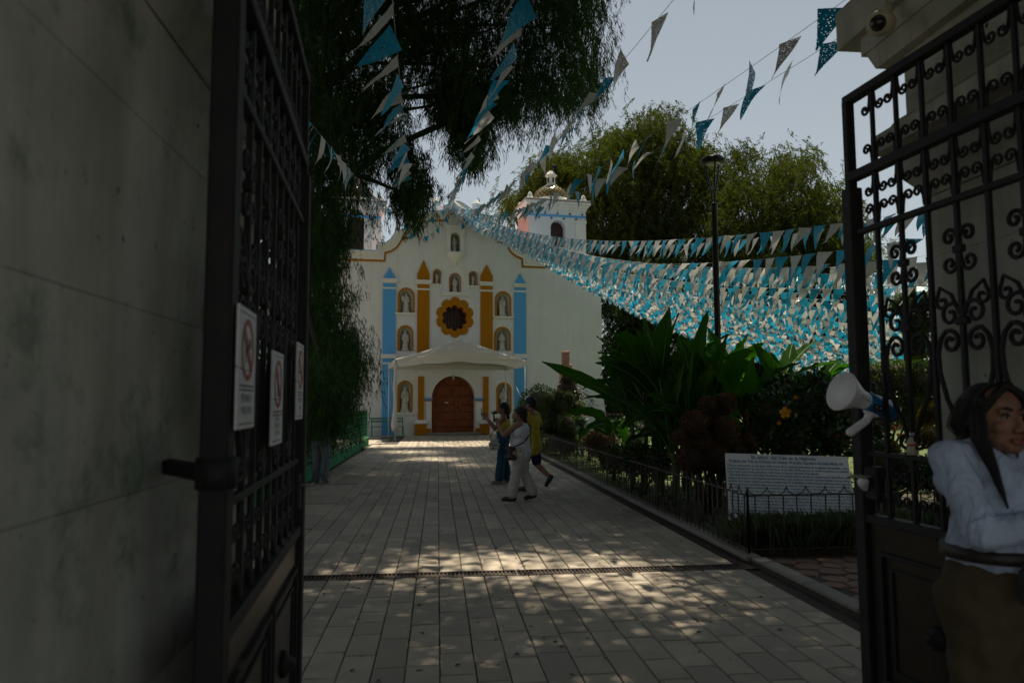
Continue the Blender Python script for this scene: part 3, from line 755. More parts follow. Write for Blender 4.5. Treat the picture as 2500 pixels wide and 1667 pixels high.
# warning signs wired to the left leaf (visible face towards +X)
def gate_sign(Y0, zt, wdt, hgt, label, lines, icon):
    s0 = (Y0 - 1.95) / math.cos(math.atan2(0.12, 1.8))
    W = lambda a, b, c: GL(s0 + a, -0.045 - c, zt - b)
    root = thing('warning_sign', label, 'sign', W(wdt / 2, hgt, 0), 0, 'warning signs on the left gate leaf')
    MB().prism([(0, 0), (wdt, 0), (wdt, hgt), (0, hgt)], W, -0.003, 0.003).build('board', M['sign_white'], root)
    for b0, b1 in ((0.045, 0.052), (0.64, 0.655), (0.675, 0.688), (0.955, 0.965)):
        MB().prism([(wdt * .10, hgt * b0), (wdt * .90, hgt * b0), (wdt * .90, hgt * b1), (wdt * .10, hgt * b1)], W, 0.003, 0.0042).build('rule', M['sign_black'], root)
    c = (wdt / 2, hgt * 0.345); ro, ri = min(wdt * .40, hgt * .26), min(wdt * .33, hgt * .215)
    rg = MB()
    N = 32
    vs = [W(c[0] + r * math.cos(2 * math.pi * i / N), c[1] + r * math.sin(2 * math.pi * i / N), 0.0052) for r in (ro, ri) for i in range(N)]
    rg.add(vs, [(i, (i + 1) % N, (i + 1) % N + N, i + N) for i in range(N)])
    dx, dy = ri * 0.72, ri * 0.72; tw = ro * 0.09
    rg.add([W(c[0] - dx - tw, c[1] - dy + tw, .0056), W(c[0] - dx + tw, c[1] - dy - tw, .0056), W(c[0] + dx + tw, c[1] + dy - tw, .0056), W(c[0] + dx - tw, c[1] + dy + tw, .0056)], [(0, 1, 2, 3)])
    rg.build('prohibition_ring', M['sign_red'], root, fixn=False)
    ic = MB()
    for poly in icon:
        ic.add([W(c[0] + p[0] * ri, c[1] + p[1] * ri, 0.0046) for p in poly], [tuple(range(len(poly)))])
    ic.build('pictogram', M['sign_black'], root, fixn=False)
    tx = MB(); y = 0.78 if len(lines) == 2 else 0.75
    sz = hgt * (0.085 if len(lines) == 2 else 0.066)
    for ln in lines:
        v, f = text_geo(ln, sz, 'CENTER', 1)
        k_ = min(1.0, wdt * 0.82 / max(0.01, max(p.x for p in v) - min(p.x for p in v)))
        tx.add([W(wdt / 2 + p.x * k_, hgt * y - p.y * 1.15, 0.0045) for p in v], f); y += 0.105 if len(lines) == 2 else 0.075
    tx.build('lettering', M['sign_black'], root, fixn=False)
    MB().tube([W(-0.02, hgt * .5, 0.0), W(wdt * .3, hgt * .52, .006), W(wdt + .02, hgt * .5, 0)], 0.0015, 4).build('wire', M['drain'], root)
dog = [[(-.45, .5), (-.45, -.1), (.3, -.15), (.3, .5), (.18, .5), (.15, .15), (-.28, .15), (-.32, .5)], [(.25, -.1), (.3, -.5), (.6, -.4), (.65, -.2), (.4, 0)], [(-.45, -.08), (-.65, -.4), (-.55, -.42), (-.38, -.1)]]
bottle = [[(-.16, .62), (-.16, -.1), (-.06, -.3), (-.06, -.62), (.06, -.62), (.06, -.3), (.16, -.1), (.16, .62)], [(.26, .62), (.22, .1), (.46, .1), (.42, .62)]]
cig = [[(-.6, .08), (.35, .08), (.35, .22), (-.6, .22)], [(.4, .08), (.55, .08), (.55, .22), (.4, .22)], [(.42, 0), (.36, -.2), (.5, -.4), (.55, -.36), (.44, -.2), (.5, 0)]]
gate_sign(1.98, 1.815, 0.255, 0.33, 'white warning sign with red ring nearest the hinge of the left gate', ['PROHIBIDO', 'MASCOTAS'], dog)
gate_sign(2.57, 1.735, 0.255, 0.325, 'white warning sign with a bottle pictogram, middle and lowest on the left gate', ['PROHIBIDO', 'INTRODUCIR', 'ALCOHOL'], bottle)
gate_sign(3.25, 1.82, 0.235, 0.335, 'narrow looking white warning sign nearest the free edge of the left gate', ['PROHIBIDO', 'FUMAR'], cig)
# ================================================================== CHURCH
church = thing('church', 'white village church with ochre and blue pilasters and statue niches', 'church', FO, FA)
UC = fc(651, 880)[0]                              # axis of symmetry of the facade
def sym(cx, cy): 
    u, v = fc(cx, cy); return (u - UC, v)
# half outline of the gable (right half), distances from the axis, from the picture
low = [sym(1362, 622), sym(1021, 607), sym(1018, 566)]
curve1 = [sym(1018, 566), sym(985, 552), sym(958, 530), sym(940, 500), sym(930, 480)]
shoulder = [sym(880, 470), sym(874, 440), sym(850, 405), sym(810, 378), sym(765, 368)]
crown = [sym(721, 364), sym(706, 360), sym(699, 337), sym(676, 322), (0.0, sym(651, 316)[1])]
line_half = low + curve1[1:] + [sym(905, 476)] + shoulder + crown        # the ochre line (right to centre)
TH = 0.46                                          # height of the white cornice over the line
def offset(pts, d):
    out = []
    for i, p in enumerate(pts):
        a = Vector(pts[max(i - 1, 0)]); b = Vector(pts[min(i + 1, len(pts) - 1)])
        t = (b - a).normalized(); out.append((p[0] - (-t.y) * d * -1 if False else p[0] + t.y * d, p[1] - t.x * d))
    return out
# smooth outer edge by hand: translate up and outwards
outer_half = [(low[0][0] + 0.12, low[0][1] + TH), (low[1][0] + 0.42, low[1][1] + TH), (low[2][0] + 0.40, low[2][1] + 0.50)]
for p in curve1[1:]: outer_half.append((p[0] + 0.36, p[1] + 0.34))
_q = sym(905, 476); outer_half.append((_q[0] + 0.34, _q[1] + 0.38))
outer_half.append((shoulder[0][0] + 0.30, shoulder[0][1] + 0.46))
for p in shoulder[1:]: outer_half.append((p[0] + 0.22, p[1] + 0.42))
for p in crown[:-1]: outer_half.append((p[0] + 0.16, p[1] + 0.44))
outer_half.append((0.0, crown[-1][1] + 0.46))
ur, vr0 = fc(1449, 700); ul = fc(60, 900)[0]
both = lambda h: [(UC + a, b) for a, b in h] + [(UC - a, b) for a, b in reversed(h[:-1])]
# openings
def arch(cx0, cx1, cyt, cyb, n=12, grow=0.0):
    """round topped opening from crop coordinates -> (u,v) polygon, counter clockwise"""
    u0, vb = fc(cx0, cyb); u1 = fc(cx1, cyb)[0]; vt = fc((cx0 + cx1) / 2, cyt)[1]
    u0 -= grow; u1 += grow; vt += grow
    r = (u1 - u0) / 2; c = (u0 + u1) / 2; vs = vt - r
    pts = [(u0, vb), (u1, vb)]
    for i in range(n + 1):
        a = math.pi * i / n; pts.append((c + r * math.cos(a), vs + r * math.sin(a)))
    return pts
NICHES = [  # opening x0,x1,top,bottom, frame grow, label of the statue inside
    (349, 419, 733, 858, 'upper left niche, holding a small model church', 'book'),
    (880, 948, 752, 877, 'upper right niche beside the blue pilaster', 'staff'),
    (347, 412, 938, 1066, 'second row left niche, partly behind the white canopy', 'plain'),
    (876, 946, 946, 1066, 'second row right niche, partly behind the white canopy', 'arms'),
    (346, 408, 1240, 1402, 'bottom left niche under the canopy', 'plain'),
    (888, 950, 1250, 1402, 'bottom right niche under the canopy behind the tent pole', 'arms'),
    (625, 678, 648, 752, 'central niche above the flower window', 'child'),
    (536, 571, 626, 702, 'small niche left of the central saint', 'plain'),
    (733, 769, 637, 712, 'small niche right of the central saint', 'plain'),
]
GABLE = (625, 680, 420, 530)
dv = fac(1107.6, 1060)
DU0, DU1 = fc(524, 1500)[0], fc(762, 1500)[0]; DVT = fc(642, 1204)[1]
def door_arch(grow=0.0, n=20):
    r = (DU1 - DU0) / 2 + grow; c = (DU0 + DU1) / 2; rv = (DVT - fc(642, 1325)[1]) + grow; vs = fc(642, 1325)[1]
    return [(DU0 - grow, 0.0), (DU1 + grow, 0.0)] + [(c + r * math.cos(math.pi * i / n), vs + rv * math.sin(math.pi * i / n)) for i in range(n + 1)]
def rose(cu, cv, ru, rv, lobes=10, k=0.13, n=120):
    pts = []
    for i in range(n):
        a = 2 * math.pi * i / n + math.pi / 2
        b = abs(math.cos(lobes * (a - math.pi / 2) / 2)) ** 0.55
        q = 1 - k + k * b
        pts.append((cu + ru * q * math.cos(a), cv + rv * q * math.sin(a)))
    return pts
RC_ = fc(651, 884); RU = (fc(756, 884)[0] - fc(547, 884)[0]) / 2; RV = (fc(651, 770)[1] - fc(651, 992)[1]) / 2
RI = fc(650, 888); RIU = (fc(720, 888)[0] - fc(580, 888)[0]) / 2; RIV = (fc(651, 822)[1] - fc(651, 962)[1]) / 2

outline = [(ul, -0.2), (ur, -0.2), (ur, fc(1449, 700)[1]), (UC + outer_half[0][0] + .02, outer_half[0][1] - .05)] + [(UC + a, b - .03) for a, b in outer_half] \
          + [(UC - a, b - .03) for a, b in reversed(outer_half[:-1])] + [(ul, outer_half[0][1] - .03)]
holes = [arch(*q[:4]) for q in NICHES] + [arch(*GABLE), door_arch(), rose(*RI, RIU, RIV)]
v, f = filled(outline, holes, 0.7)
facade = wmesh('facade_wall', [F(*p) for p in v], f, M['white_wall'], church)
# side walls, roof, buttress toe on the right corner
body = MB()
for (u0, u1, w0, w1, z0, z1) in ((ul, ur, -24, -0.7, -0.2, fc(1449, 700)[1] - 0.15),):
    body.add([F(u, vv, ww) for ww in (w0, w1) for vv in (z0, z1) for u in (u0, u1)], [(0, 1, 3, 2), (4, 6, 7, 5), (0, 4, 5, 1), (2, 3, 7, 6), (0, 2, 6, 4), (1, 5, 7, 3)])
body.build('nave_wall', M['white_wall'], church)
zz = fc(1449, 700)[1] - 0.15
MB().add([F(ul, zz, -24), F(ul, zz, -.7), F(ur, zz, -.7), F(ur, zz, -24), F(UC, zz + 2.2, -24), F(UC, zz + 2.2, -.72)], [(0, 1, 5, 4), (2, 3, 4, 5), (1, 2, 5), (3, 0, 4)]).build('roof', M['pink'], church)
tb = [fc(1449, 1285), fc(1490, 1500)]
MB().prism([(ur, -0.1), (tb[1][0], -0.1), (tb[1][0], tb[1][1]), (ur, tb[0][1])], F, -0.7, 0.0).build('buttress', M['white_wall'], church)

# ochre line and white cornice over it
cor = MB()
Lh, Oh = both(line_half), both(outer_half)
def layer(a, b, w0, w1):
    n = len(Lh)
    P = [(l[0] + (o[0] - l[0]) * a, l[1] + (o[1] - l[1]) * a) for l, o in zip(Lh, Oh)]
    Q = [(l[0] + (o[0] - l[0]) * b, l[1] + (o[1] - l[1]) * b) for l, o in zip(Lh, Oh)]
    vs = [F(*p, w0) for p in P] + [F(*q, w0) for q in Q] + [F(*p, w1) for p in P] + [F(*q, w1) for q in Q]
    fs = []
    for i in range(n - 1):
        fs += [(2 * n + i, 2 * n + i + 1, 3 * n + i + 1, 3 * n + i), (i, i + 1, 2 * n + i + 1, 2 * n + i), (n + i, 3 * n + i, 3 * n + i + 1, n + i + 1)]
    fs += [(0, 2 * n, 3 * n, n), (n - 1, 2 * n - 1, 4 * n - 1, 3 * n - 1)]
    cor.add(vs, fs)
layer(0.10, 0.42, -0.01, 0.10); layer(0.42, 0.72, -0.01, 0.17); layer(0.72, 0.98, -0.01, 0.26)
cornice = cor.build('cornice', M['white_trim'], church)
n_ = len(Oh)
MB().add([F(*q, 0.265) for q in Oh] + [F(q[0], q[1] + .025, 0.265) for q in Oh] + [F(q[0], q[1] + .025, -0.72) for q in Oh],
         [(i, i + 1, n_ + i + 1, n_ + i) for i in range(n_ - 1)] + [(n_ + i, n_ + i + 1, 2 * n_ + i + 1, 2 * n_ + i) for i in range(n_ - 1)]).build('blue_capping', M['blue_paint'], church)
MB().strip(Lh, 0.095, F, -0.005, 0.045).build('ochre_band', M['ochre'], church)
cvx = fc(1366, 640)
curl = [fc(1358, 628), fc(1378, 638), fc(1385, 655), fc(1378, 675), fc(1364, 681), fc(1350, 675), fc(1346, 662), fc(1352, 650), fc(1362, 648)]
MB().strip(curl, 0.085, F, -0.005, 0.04).build('ochre_curl', M['ochre'], church)
MB().strip([fc(1385, 632), fc(1449, 688)], 0.09, F, -0.3, 0.05).build('sloping_coping', M['red_line'], church)
MB().strip([fc(1240, 600), fc(1248, 600)], 0.08, F, 0.02, 0.24).build('water_spout', M['dark_void'], church)

# pilasters
def rectc(mb, x0, x1, y0, y1, w0, w1):
    xm = (x0 + x1) / 2; ym = (y0 + y1) / 2
    ua, ub = fc(x0, ym)[0], fc(x1, ym)[0]; va, vb = fc(xm, y1)[1], fc(xm, y0)[1]
    return mb.prism([(ua, va), (ub, va), (ub, vb), (ua, vb)], F, w0, w1)
def rect_base(mb, x0, x1, y0, vb, w0, w1):
    ym = y0; ua, ub = fc(x0, ym)[0], fc(x1, ym)[0]; va = fc((x0 + x1) / 2, y0)[1]
    return mb.prism([(ua, vb), (ub, vb), (ub, va), (ua, va)], F, w0, w1)
def tri(mb, x0, x1, yb, yt, w0, w1, base=None):
    ua, ub = fc(x0, yb)[0], fc(x1, yb)[0]; va = fc((x0 + x1) / 2, yb)[1]; uc, vt = fc((x0 + x1) / 2, yt)
    pts = [(ua, va), (ub, va)]
    if base: vb2 = fc((x0 + x1) / 2, base)[1]; pts = [(ua, va), (ub, va), (ub + .0, vb2), (uc, vt), (ua - .0, vb2)]
    else: pts.append(((ua + ub) / 2, vt))
    return mb.prism(pts, F, w0, w1)
def bandv(mb, ua, ub, va, vb, w1): return mb.prism([(ua, va), (ub, va), (ub, vb), (ua, vb)], F, 0, w1)
for (x0, x1, top, capy, b1, name, colr, kind) in (
        (256, 326, 612, (674, 697), (721, 729), 'blue_pilaster', 'blue_paint', 0),
        (975, 1039, 644, (702, 722), (739, 748), 'blue_pilaster', 'blue_paint', 0),
        (445, 510, 572, (682, 704), (727, 736), 'ochre_pilaster', 'ochre', 1),
        (791, 856, 596, (692, 713), (735, 744), 'ochre_pilaster', 'ochre', 1)):
    xm = (x0 + x1) / 2
    ua, ub = fc(x0, 900)[0], fc(x1, 900)[0]
    if kind: vb_ = 0.55 if False else fc(xm, 1050)[1]
    sh = MB()
    ya = capy[1]; va = fc(xm, ya)[1]
    if kind == 0: sh.prism([(ua, 0.0), (ub, 0.0), (ub, va), (ua, va)], F, -0.01, 0.075)
    else: sh.prism([(ua, 3.35), (ub, 3.35), (ub, va), (ua, va)], F, -0.01, 0.075)
    p = sh.build(name, M[colr], church)
    t = MB(); vc0, vc1 = fc(xm, capy[1])[1], fc(xm, capy[0])[1]; h = vc1 - vc0
    for k, (g, a, b) in enumerate(((0.035, 0, .35), (0.075, .35, .7), (0.11, .7, 1))):
        t.prism([(ua - g, vc0 + h * a), (ub + g, vc0 + h * a), (ub + g, vc0 + h * b), (ua - g, vc0 + h * b)], F, -0.005, 0.085 + g)
    t.build('pilaster_cap', M['white_trim'], p)
    v0, v1 = fc(xm, b1[1])[1], fc(xm, b1[0])[1]
    MB().prism([(ua - .015, v0), (ub + .015, v0), (ub + .015, v1), (ua - .015, v1)], F, -0.004, 0.095).build('pilaster_ring', M['white_trim'], p)
    if kind == 0:
        v0, v1 = fc(xm, 1108)[1], fc(xm, 1085)[1]
        MB().prism([(ua - .06, v0), (ub + .06, v0), (ub + .06, v1), (ua - .06, v1)], F, -0.004, 0.13).build('pilaster_cap', M['white_trim'], p)
        v0, v1 = fc(xm, 1140)[1], fc(xm, 1131)[1]
        MB().prism([(ua - .015, v0), (ub + .015, v0), (ub + .015, v1), (ua - .015, v1)], F, -0.004, 0.095).build('pilaster_ring', M['white_trim'], p)
    tp = MB(); g = 0.0
    vt = fc(xm, top)[1]
    if kind: tp.prism([(ua, vc1), (ub, vc1), (ub + .01, vc1 + .32), ((ua + ub) / 2, vt), (ua - .01, vc1 + .32)], F, -0.01, 0.07)
    else: tp.prism([(ua, vc1), (ub, vc1), ((ua + ub) / 2, vt)], F, -0.01, 0.07)
    tp.build('pilaster_point', M[colr], p)
# ground floor ochre strips and bases
for x0, x1, b0, b1 in ((449, 480, 430, 495), (806, 833, 786, 850)):
    ua, ub = fc(x0, 1300)[0], fc(x1, 1300)[0]
    st = MB(); st.prism([(ua, fc(x0, 1445)[1]), (ub, fc(x0, 1445)[1]), (ub, 2.93), (ua, 2.93)], F, -.01, 0.10); st = st.build('ochre_strip', M['ochre'], church)
    um, un = fc(b0, 1470)[0], fc(b1, 1470)[0]; vt = fc(b0, 1452)[1]; vm = fc(b0, 1465)[1]
    MB().prism([(um, 0), (un, 0), (un, vm), (um, vm)], F, -.01, 0.20).build('strip_base', M['ochre'], st)
    MB().prism([(um - .03, vm), (un + .03, vm), (un + .05, vt), (um - .05, vt)], F, -.005, 0.24).prism([(um + .03, vt), (un - .03, vt), (un - .06, vt + .07), (um + .06, vt + .07)], F, -.005, 0.2).build('base_moulding', M['white_trim'], st)

# niche frames, backs, sills
for q in NICHES:
    x0, x1, yt, yb = q[:4]
    fr = 0.105 if (x1 - x0) > 50 and yb != 752 else 0.055
    o_, i_ = arch(x0, x1, yt, yb, grow=fr), arch(x0, x1, yt, yb)
    v, f = filled(o_, [[(a, b + 0.001) for a, b in i_]] if False else [], 0.02) if False else (None, None)
    mbf = MB(); n = len(o_)
    oo, ii = o_[1:] + [o_[0]], i_[1:] + [i_[0]]
    vs = [F(*p, 0.0) for p in oo] + [F(*p, 0.03) for p in oo] + [F(*p, 0.03) for p in ii] + [F(*p, -0.05) for p in ii]
    mbf.add(vs, [(k * n + i, k * n + i + 1, (k + 1) * n + i + 1, (k + 1) * n + i) for k in range(3) for i in range(n - 1)])
    nf = mbf.build('niche_frame', M['ochre'], church)
    # curved back of the niche
    u0, u1 = i_[0][0], i_[1][0]; c = (u0 + u1) / 2; r = (u1 - u0) / 2; vb = i_[0][1]; vs_ = i_[2][1]
    bk = MB(); NB = 10; rows = [vb] + [vs_] ; V = []
    hs = [(vb, 1.0), (vs_, 1.0)] + [(vs_ + r * math.sin(a), math.cos(a)) for a in (0.4, 0.8, 1.15, 1.4, 1.55)]
    for hh, kk in hs:
        for i in range(NB + 1):
            a = math.pi * i / NB
            V.append(F(c - (r + .01) * kk * math.cos(a), hh, -0.02 - 0.40 * kk * math.sin(a)))
    bk.add(V, [(j * (NB + 1) + i, j * (NB + 1) + i + 1, (j + 1) * (NB + 1) + i + 1, (j + 1) * (NB + 1) + i) for j in range(len(hs) - 1) for i in range(NB)], True)
    bk.prism([(u0 - .01, vb - .03), (u1 + .01, vb - .03), (u1 + .01, vb), (u0 - .01, vb)], F, -0.5, 0.0)
    bk.build('niche_back', M['niche'], nf)
sl_ = [(321, 442, 860, 872, .12), (856, 972, 880, 890, .12), (573, 733, 749, 768, .12), (530, 578, 703, 712, .08), (728, 776, 712, 722, .08), (333, 432, 1404, 1418, .10), (880, 960, 1406, 1420, .10)]
for x0, x1, ya, yb, w_ in sl_:
    xm = (x0 + x1) / 2; ua, ub = fc(x0, ya)[0], fc(x1, ya)[0]; v1, v0 = fc(xm, ya)[1], fc(xm, yb)[1]
    MB().prism([(ua, (v0 + v1) / 2), (ub, (v0 + v1) / 2), (ub, v1), (ua, v1)], F, -.005, w_ + .05).prism([(ua + .05, v0), (ub - .05, v0), (ub - .03, (v0 + v1) / 2), (ua + .03, (v0 + v1) / 2)], F, -.005, w_).build('niche_sill', M['white_trim'], church)
# raised arch panel round the central saint
o_ = [fc(573, 749)] + [(fc(651, 640)[0] + 0.70 * math.cos(a), fc(651, 675)[1] + 0.70 * math.sin(a)) for a in [math.pi - math.pi * i / 16 for i in range(17)]] + [fc(729, 752)]
MB().strip(o_, 0.035, F, -.004, 0.05).build('arch_moulding', M['white_trim'], church)
# gable niche surround
ua, ub = fc(604, 480)[0], fc(626, 480)[0]; uc, ud = fc(680, 480)[0], fc(702, 480)[0]; vb = fc(650, 535)[1]; vt = fc(650, 395)[1]
g_ = MB()
for a, b in ((ua, ub), (uc, ud)):
    g_.prism([(a, vb), (b, vb), (b, vt), (a, vt)], F, -.004, .07).prism([(a - .02, vb + .05), (b + .02, vb + .05), (b + .02, vb + .16), (a - .02, vb + .16)], F, 0, .10).prism([(a - .02, vt - .5), (b + .02, vt - .5), (b + .02, vt - .42), (a - .02, vt - .42)], F, 0, .10)
g_.prism([(ua - .04, vt), (ud + .04, vt), (ud + .04, vt + .12), (ua - .04, vt + .12)], F, -.004, .12)
gs = g_.build('gable_niche', M['white_trim'], church)
cu = (ub + uc) / 2
prof = [(0.0, -0.62), (0.10, -0.58), (0.14, -0.50), (0.30, -0.32), (0.42, -0.14), (0.47, -0.06), (0.50, 0.0), (0.0, 0.001)]
br = MB(); br.lathe(prof, F(cu, vb + .01, 0.0), (0, 0, 1), 20); br.build('bracket', M['white_trim'], gs)
u0, vbb = fc(625, 530); u1 = fc(680, 530)[0]
MB().prism([(u0 - .03, vbb - .02), (u1 + .03, vbb - .02), (u1 + .03, vbb + 1.4), (u0 - .03, vbb + 1.4)], F, -0.66, -0.62).build('niche_back', M['niche'], gs)
# flower window
ring_o, ring_i = rose(*RC_, RU, RV, 10, 0.17), rose(*RI, RIU, RIV, 10, 0.22)
n = len(ring_o)
MB().add([F(*p, 0.0) for p in ring_o] + [F(*p, 0.04) for p in ring_o] + [F(*p, 0.04) for p in ring_i] + [F(*p, -0.5) for p in ring_i],
         [(k * n + i, k * n + (i + 1) % n, (k + 1) * n + (i + 1) % n, (k + 1) * n + i) for k in range(3) for i in range(n)]).build('flower_window', M['ochre'], church)
wd = MB(); uu = RI[0] - RIU
while uu < RI[0] + RIU: wd.prism([(uu + .006, RI[1] - RIV), (uu + .17, RI[1] - RIV), (uu + .17, RI[1] + RIV), (uu + .006, RI[1] + RIV)], F, -0.56, -0.50); uu += .176
wd.build('window_boards', M['dark_void'], church)

# door
rv = door_arch(-0.0)
n = len(rv)
door = MB()
nb = 12; leafs = []
c = (DU0 + DU1) / 2; rr = (DU1 - DU0) / 2; vs = fc(642, 1325)[1]; rvv = DVT - vs
def top_at(u): return vs + rvv * math.sqrt(max(0.0, 1 - ((u - c) / rr) ** 2))
dm = MB().prism([(DU0 + .0, 0.0), (DU1, 0.0), (DU1, vs)] + [(c + rr * math.cos(math.pi * i / 20), vs + rvv * math.sin(math.pi * i / 20)) for i in range(1, 20)] + [(DU0, vs)], F, -0.50, -0.42)
door = dm.build('door', M['door_wood'], church)
for k in range(nb):
    a, b = DU0 + (DU1 - DU0) * k / nb + .004, DU0 + (DU1 - DU0) * (k + 1) / nb - .004
    pts = [(a, 0.02), (b, 0.02), (b, max(.1, top_at(b) - .01)), ((a + b) / 2, top_at((a + b) / 2) - .01), (a, max(.1, top_at(a) - .01))]
    MB().prism(pts, F, -0.42, -0.395 + (0.006 if k % 2 else 0)).build('plank', M['door_wood'], door)
_sm = MB().lathe([(0.034, 0), (0.030, 0.02), (0.012, 0.036), (0.0, 0.038)], (0, 0, 0), FN, 8)
me_stud = np_mesh('door_stud', _sm.v, _sm.f, M['iron_stud'], True)
rows = [1254, 1280, 1306, 1318, 1360, 1402, 1444, 1484]
for ri_, cy in enumerate(rows):
    vv = fc(642, cy)[1]
    for k in range(nb):
        for du in ((0.0,),)[0]:
            uu = DU0 + (DU1 - DU0) * (k + .5) / nb
            if ri_ == 1 and k not in (5, 6): continue
            if abs((uu - c) / rr) < 0.97 and vv < top_at(uu) - .10:
                link('door_stud', me_stud, door, Matrix.Translation(F(uu, vv, -0.392)))
MB().prism([(c - .02, .03), (c + .02, .03), (c + .02, DVT - .05), (c - .02, DVT - .05)], F, -0.39, -0.37).build('door_rail', M['door_wood'], door)
pp = fc(612, 1350); MB().prism([(pp[0] - .09, pp[1] - .04), (pp[0] + .09, pp[1] - .04), (pp[0] + .09, pp[1] + .04), (pp[0] - .09, pp[1] + .04)], F, -.39, -.37).build('door_plate', M['statue'], door)
a_, b_ = fc(668, 1370), fc(690, 1395); MB().strip([a_, b_], .035, F, -.385, -.36).build('bolt', M['iron_stud'], door)
# door jambs: imposts, white pilaster strips, step
for x0, x1 in ((494, 521), (765, 800)):
    ua, ub = fc(x0, 1400)[0], fc(x1, 1400)[0]
    jb = MB().prism([(ua, 0.30), (ub, 0.30), (ub, fc(x0, 1342)[1]), (ua, fc(x0, 1342)[1])], F, -.01, .06).build('door_jamb', M['white_trim'], church)
    MB().prism([(ua - .03, 0), (ub + (.0), 0), (ub + .0, .30), (ua - .03, .30)], F, -.01, .09).build('jamb_base', M['ochre'], jb)
    v0, v1, v2 = fc(x0, 1342)[1], fc(x0, 1334)[1], fc(x0, 1324)[1]
    MB().prism([(ua - .05, v1), (ub + .03, v1), (ub + .06, v2), (ua - .10, v2)], F, -.005, .16).build('impost', M['blue_paint'], jb)
    MB().prism([(ua - .02, v0), (ub + .01, v0), (ub + .03, v1), (ua - .05, v1)], F, -.005, .12).build('impost_band', M['ochre'], jb)
arch_o = [(c + (rr + .04) * math.cos(math.pi * i / 24), vs + (rvv + .04) * math.sin(math.pi * i / 24)) for i in range(25)]
MB().strip(arch_o, 0.07, F, -.004, .035).build('arch_moulding', M['white_trim'], church)
MB().prism([(DU0 - .3, 0), (DU1 + .3, 0), (DU1 + .3, .10), (DU0 - .3, .10)], F, -.3, .25).build('door_step', M['kerb'], church)
MB().prism([(ul, 0), (fc(256, 1450)[0], 0), (fc(256, 1450)[0], .35), (ul, .35)], F, 0, .03).build('skirting', M['white_trim'], church)
# door lantern
lp = fc(641, 1213); lan = MB().cyl(F(lp[0], lp[1] + .14, .12), F(lp[0], lp[1] + .9, .12), .008, n=5).lathe([(0.02, .14), (.09, .08), (.09, .06), (.06, .05), (.05, -.10), (.0, -.12)], F(lp[0], lp[1], .12), (0, 0, 1), 8)
tag(lan.build('hanging_lantern', M['lamp_lens'], None), 'small pale lantern hanging above the church door', 'lantern')

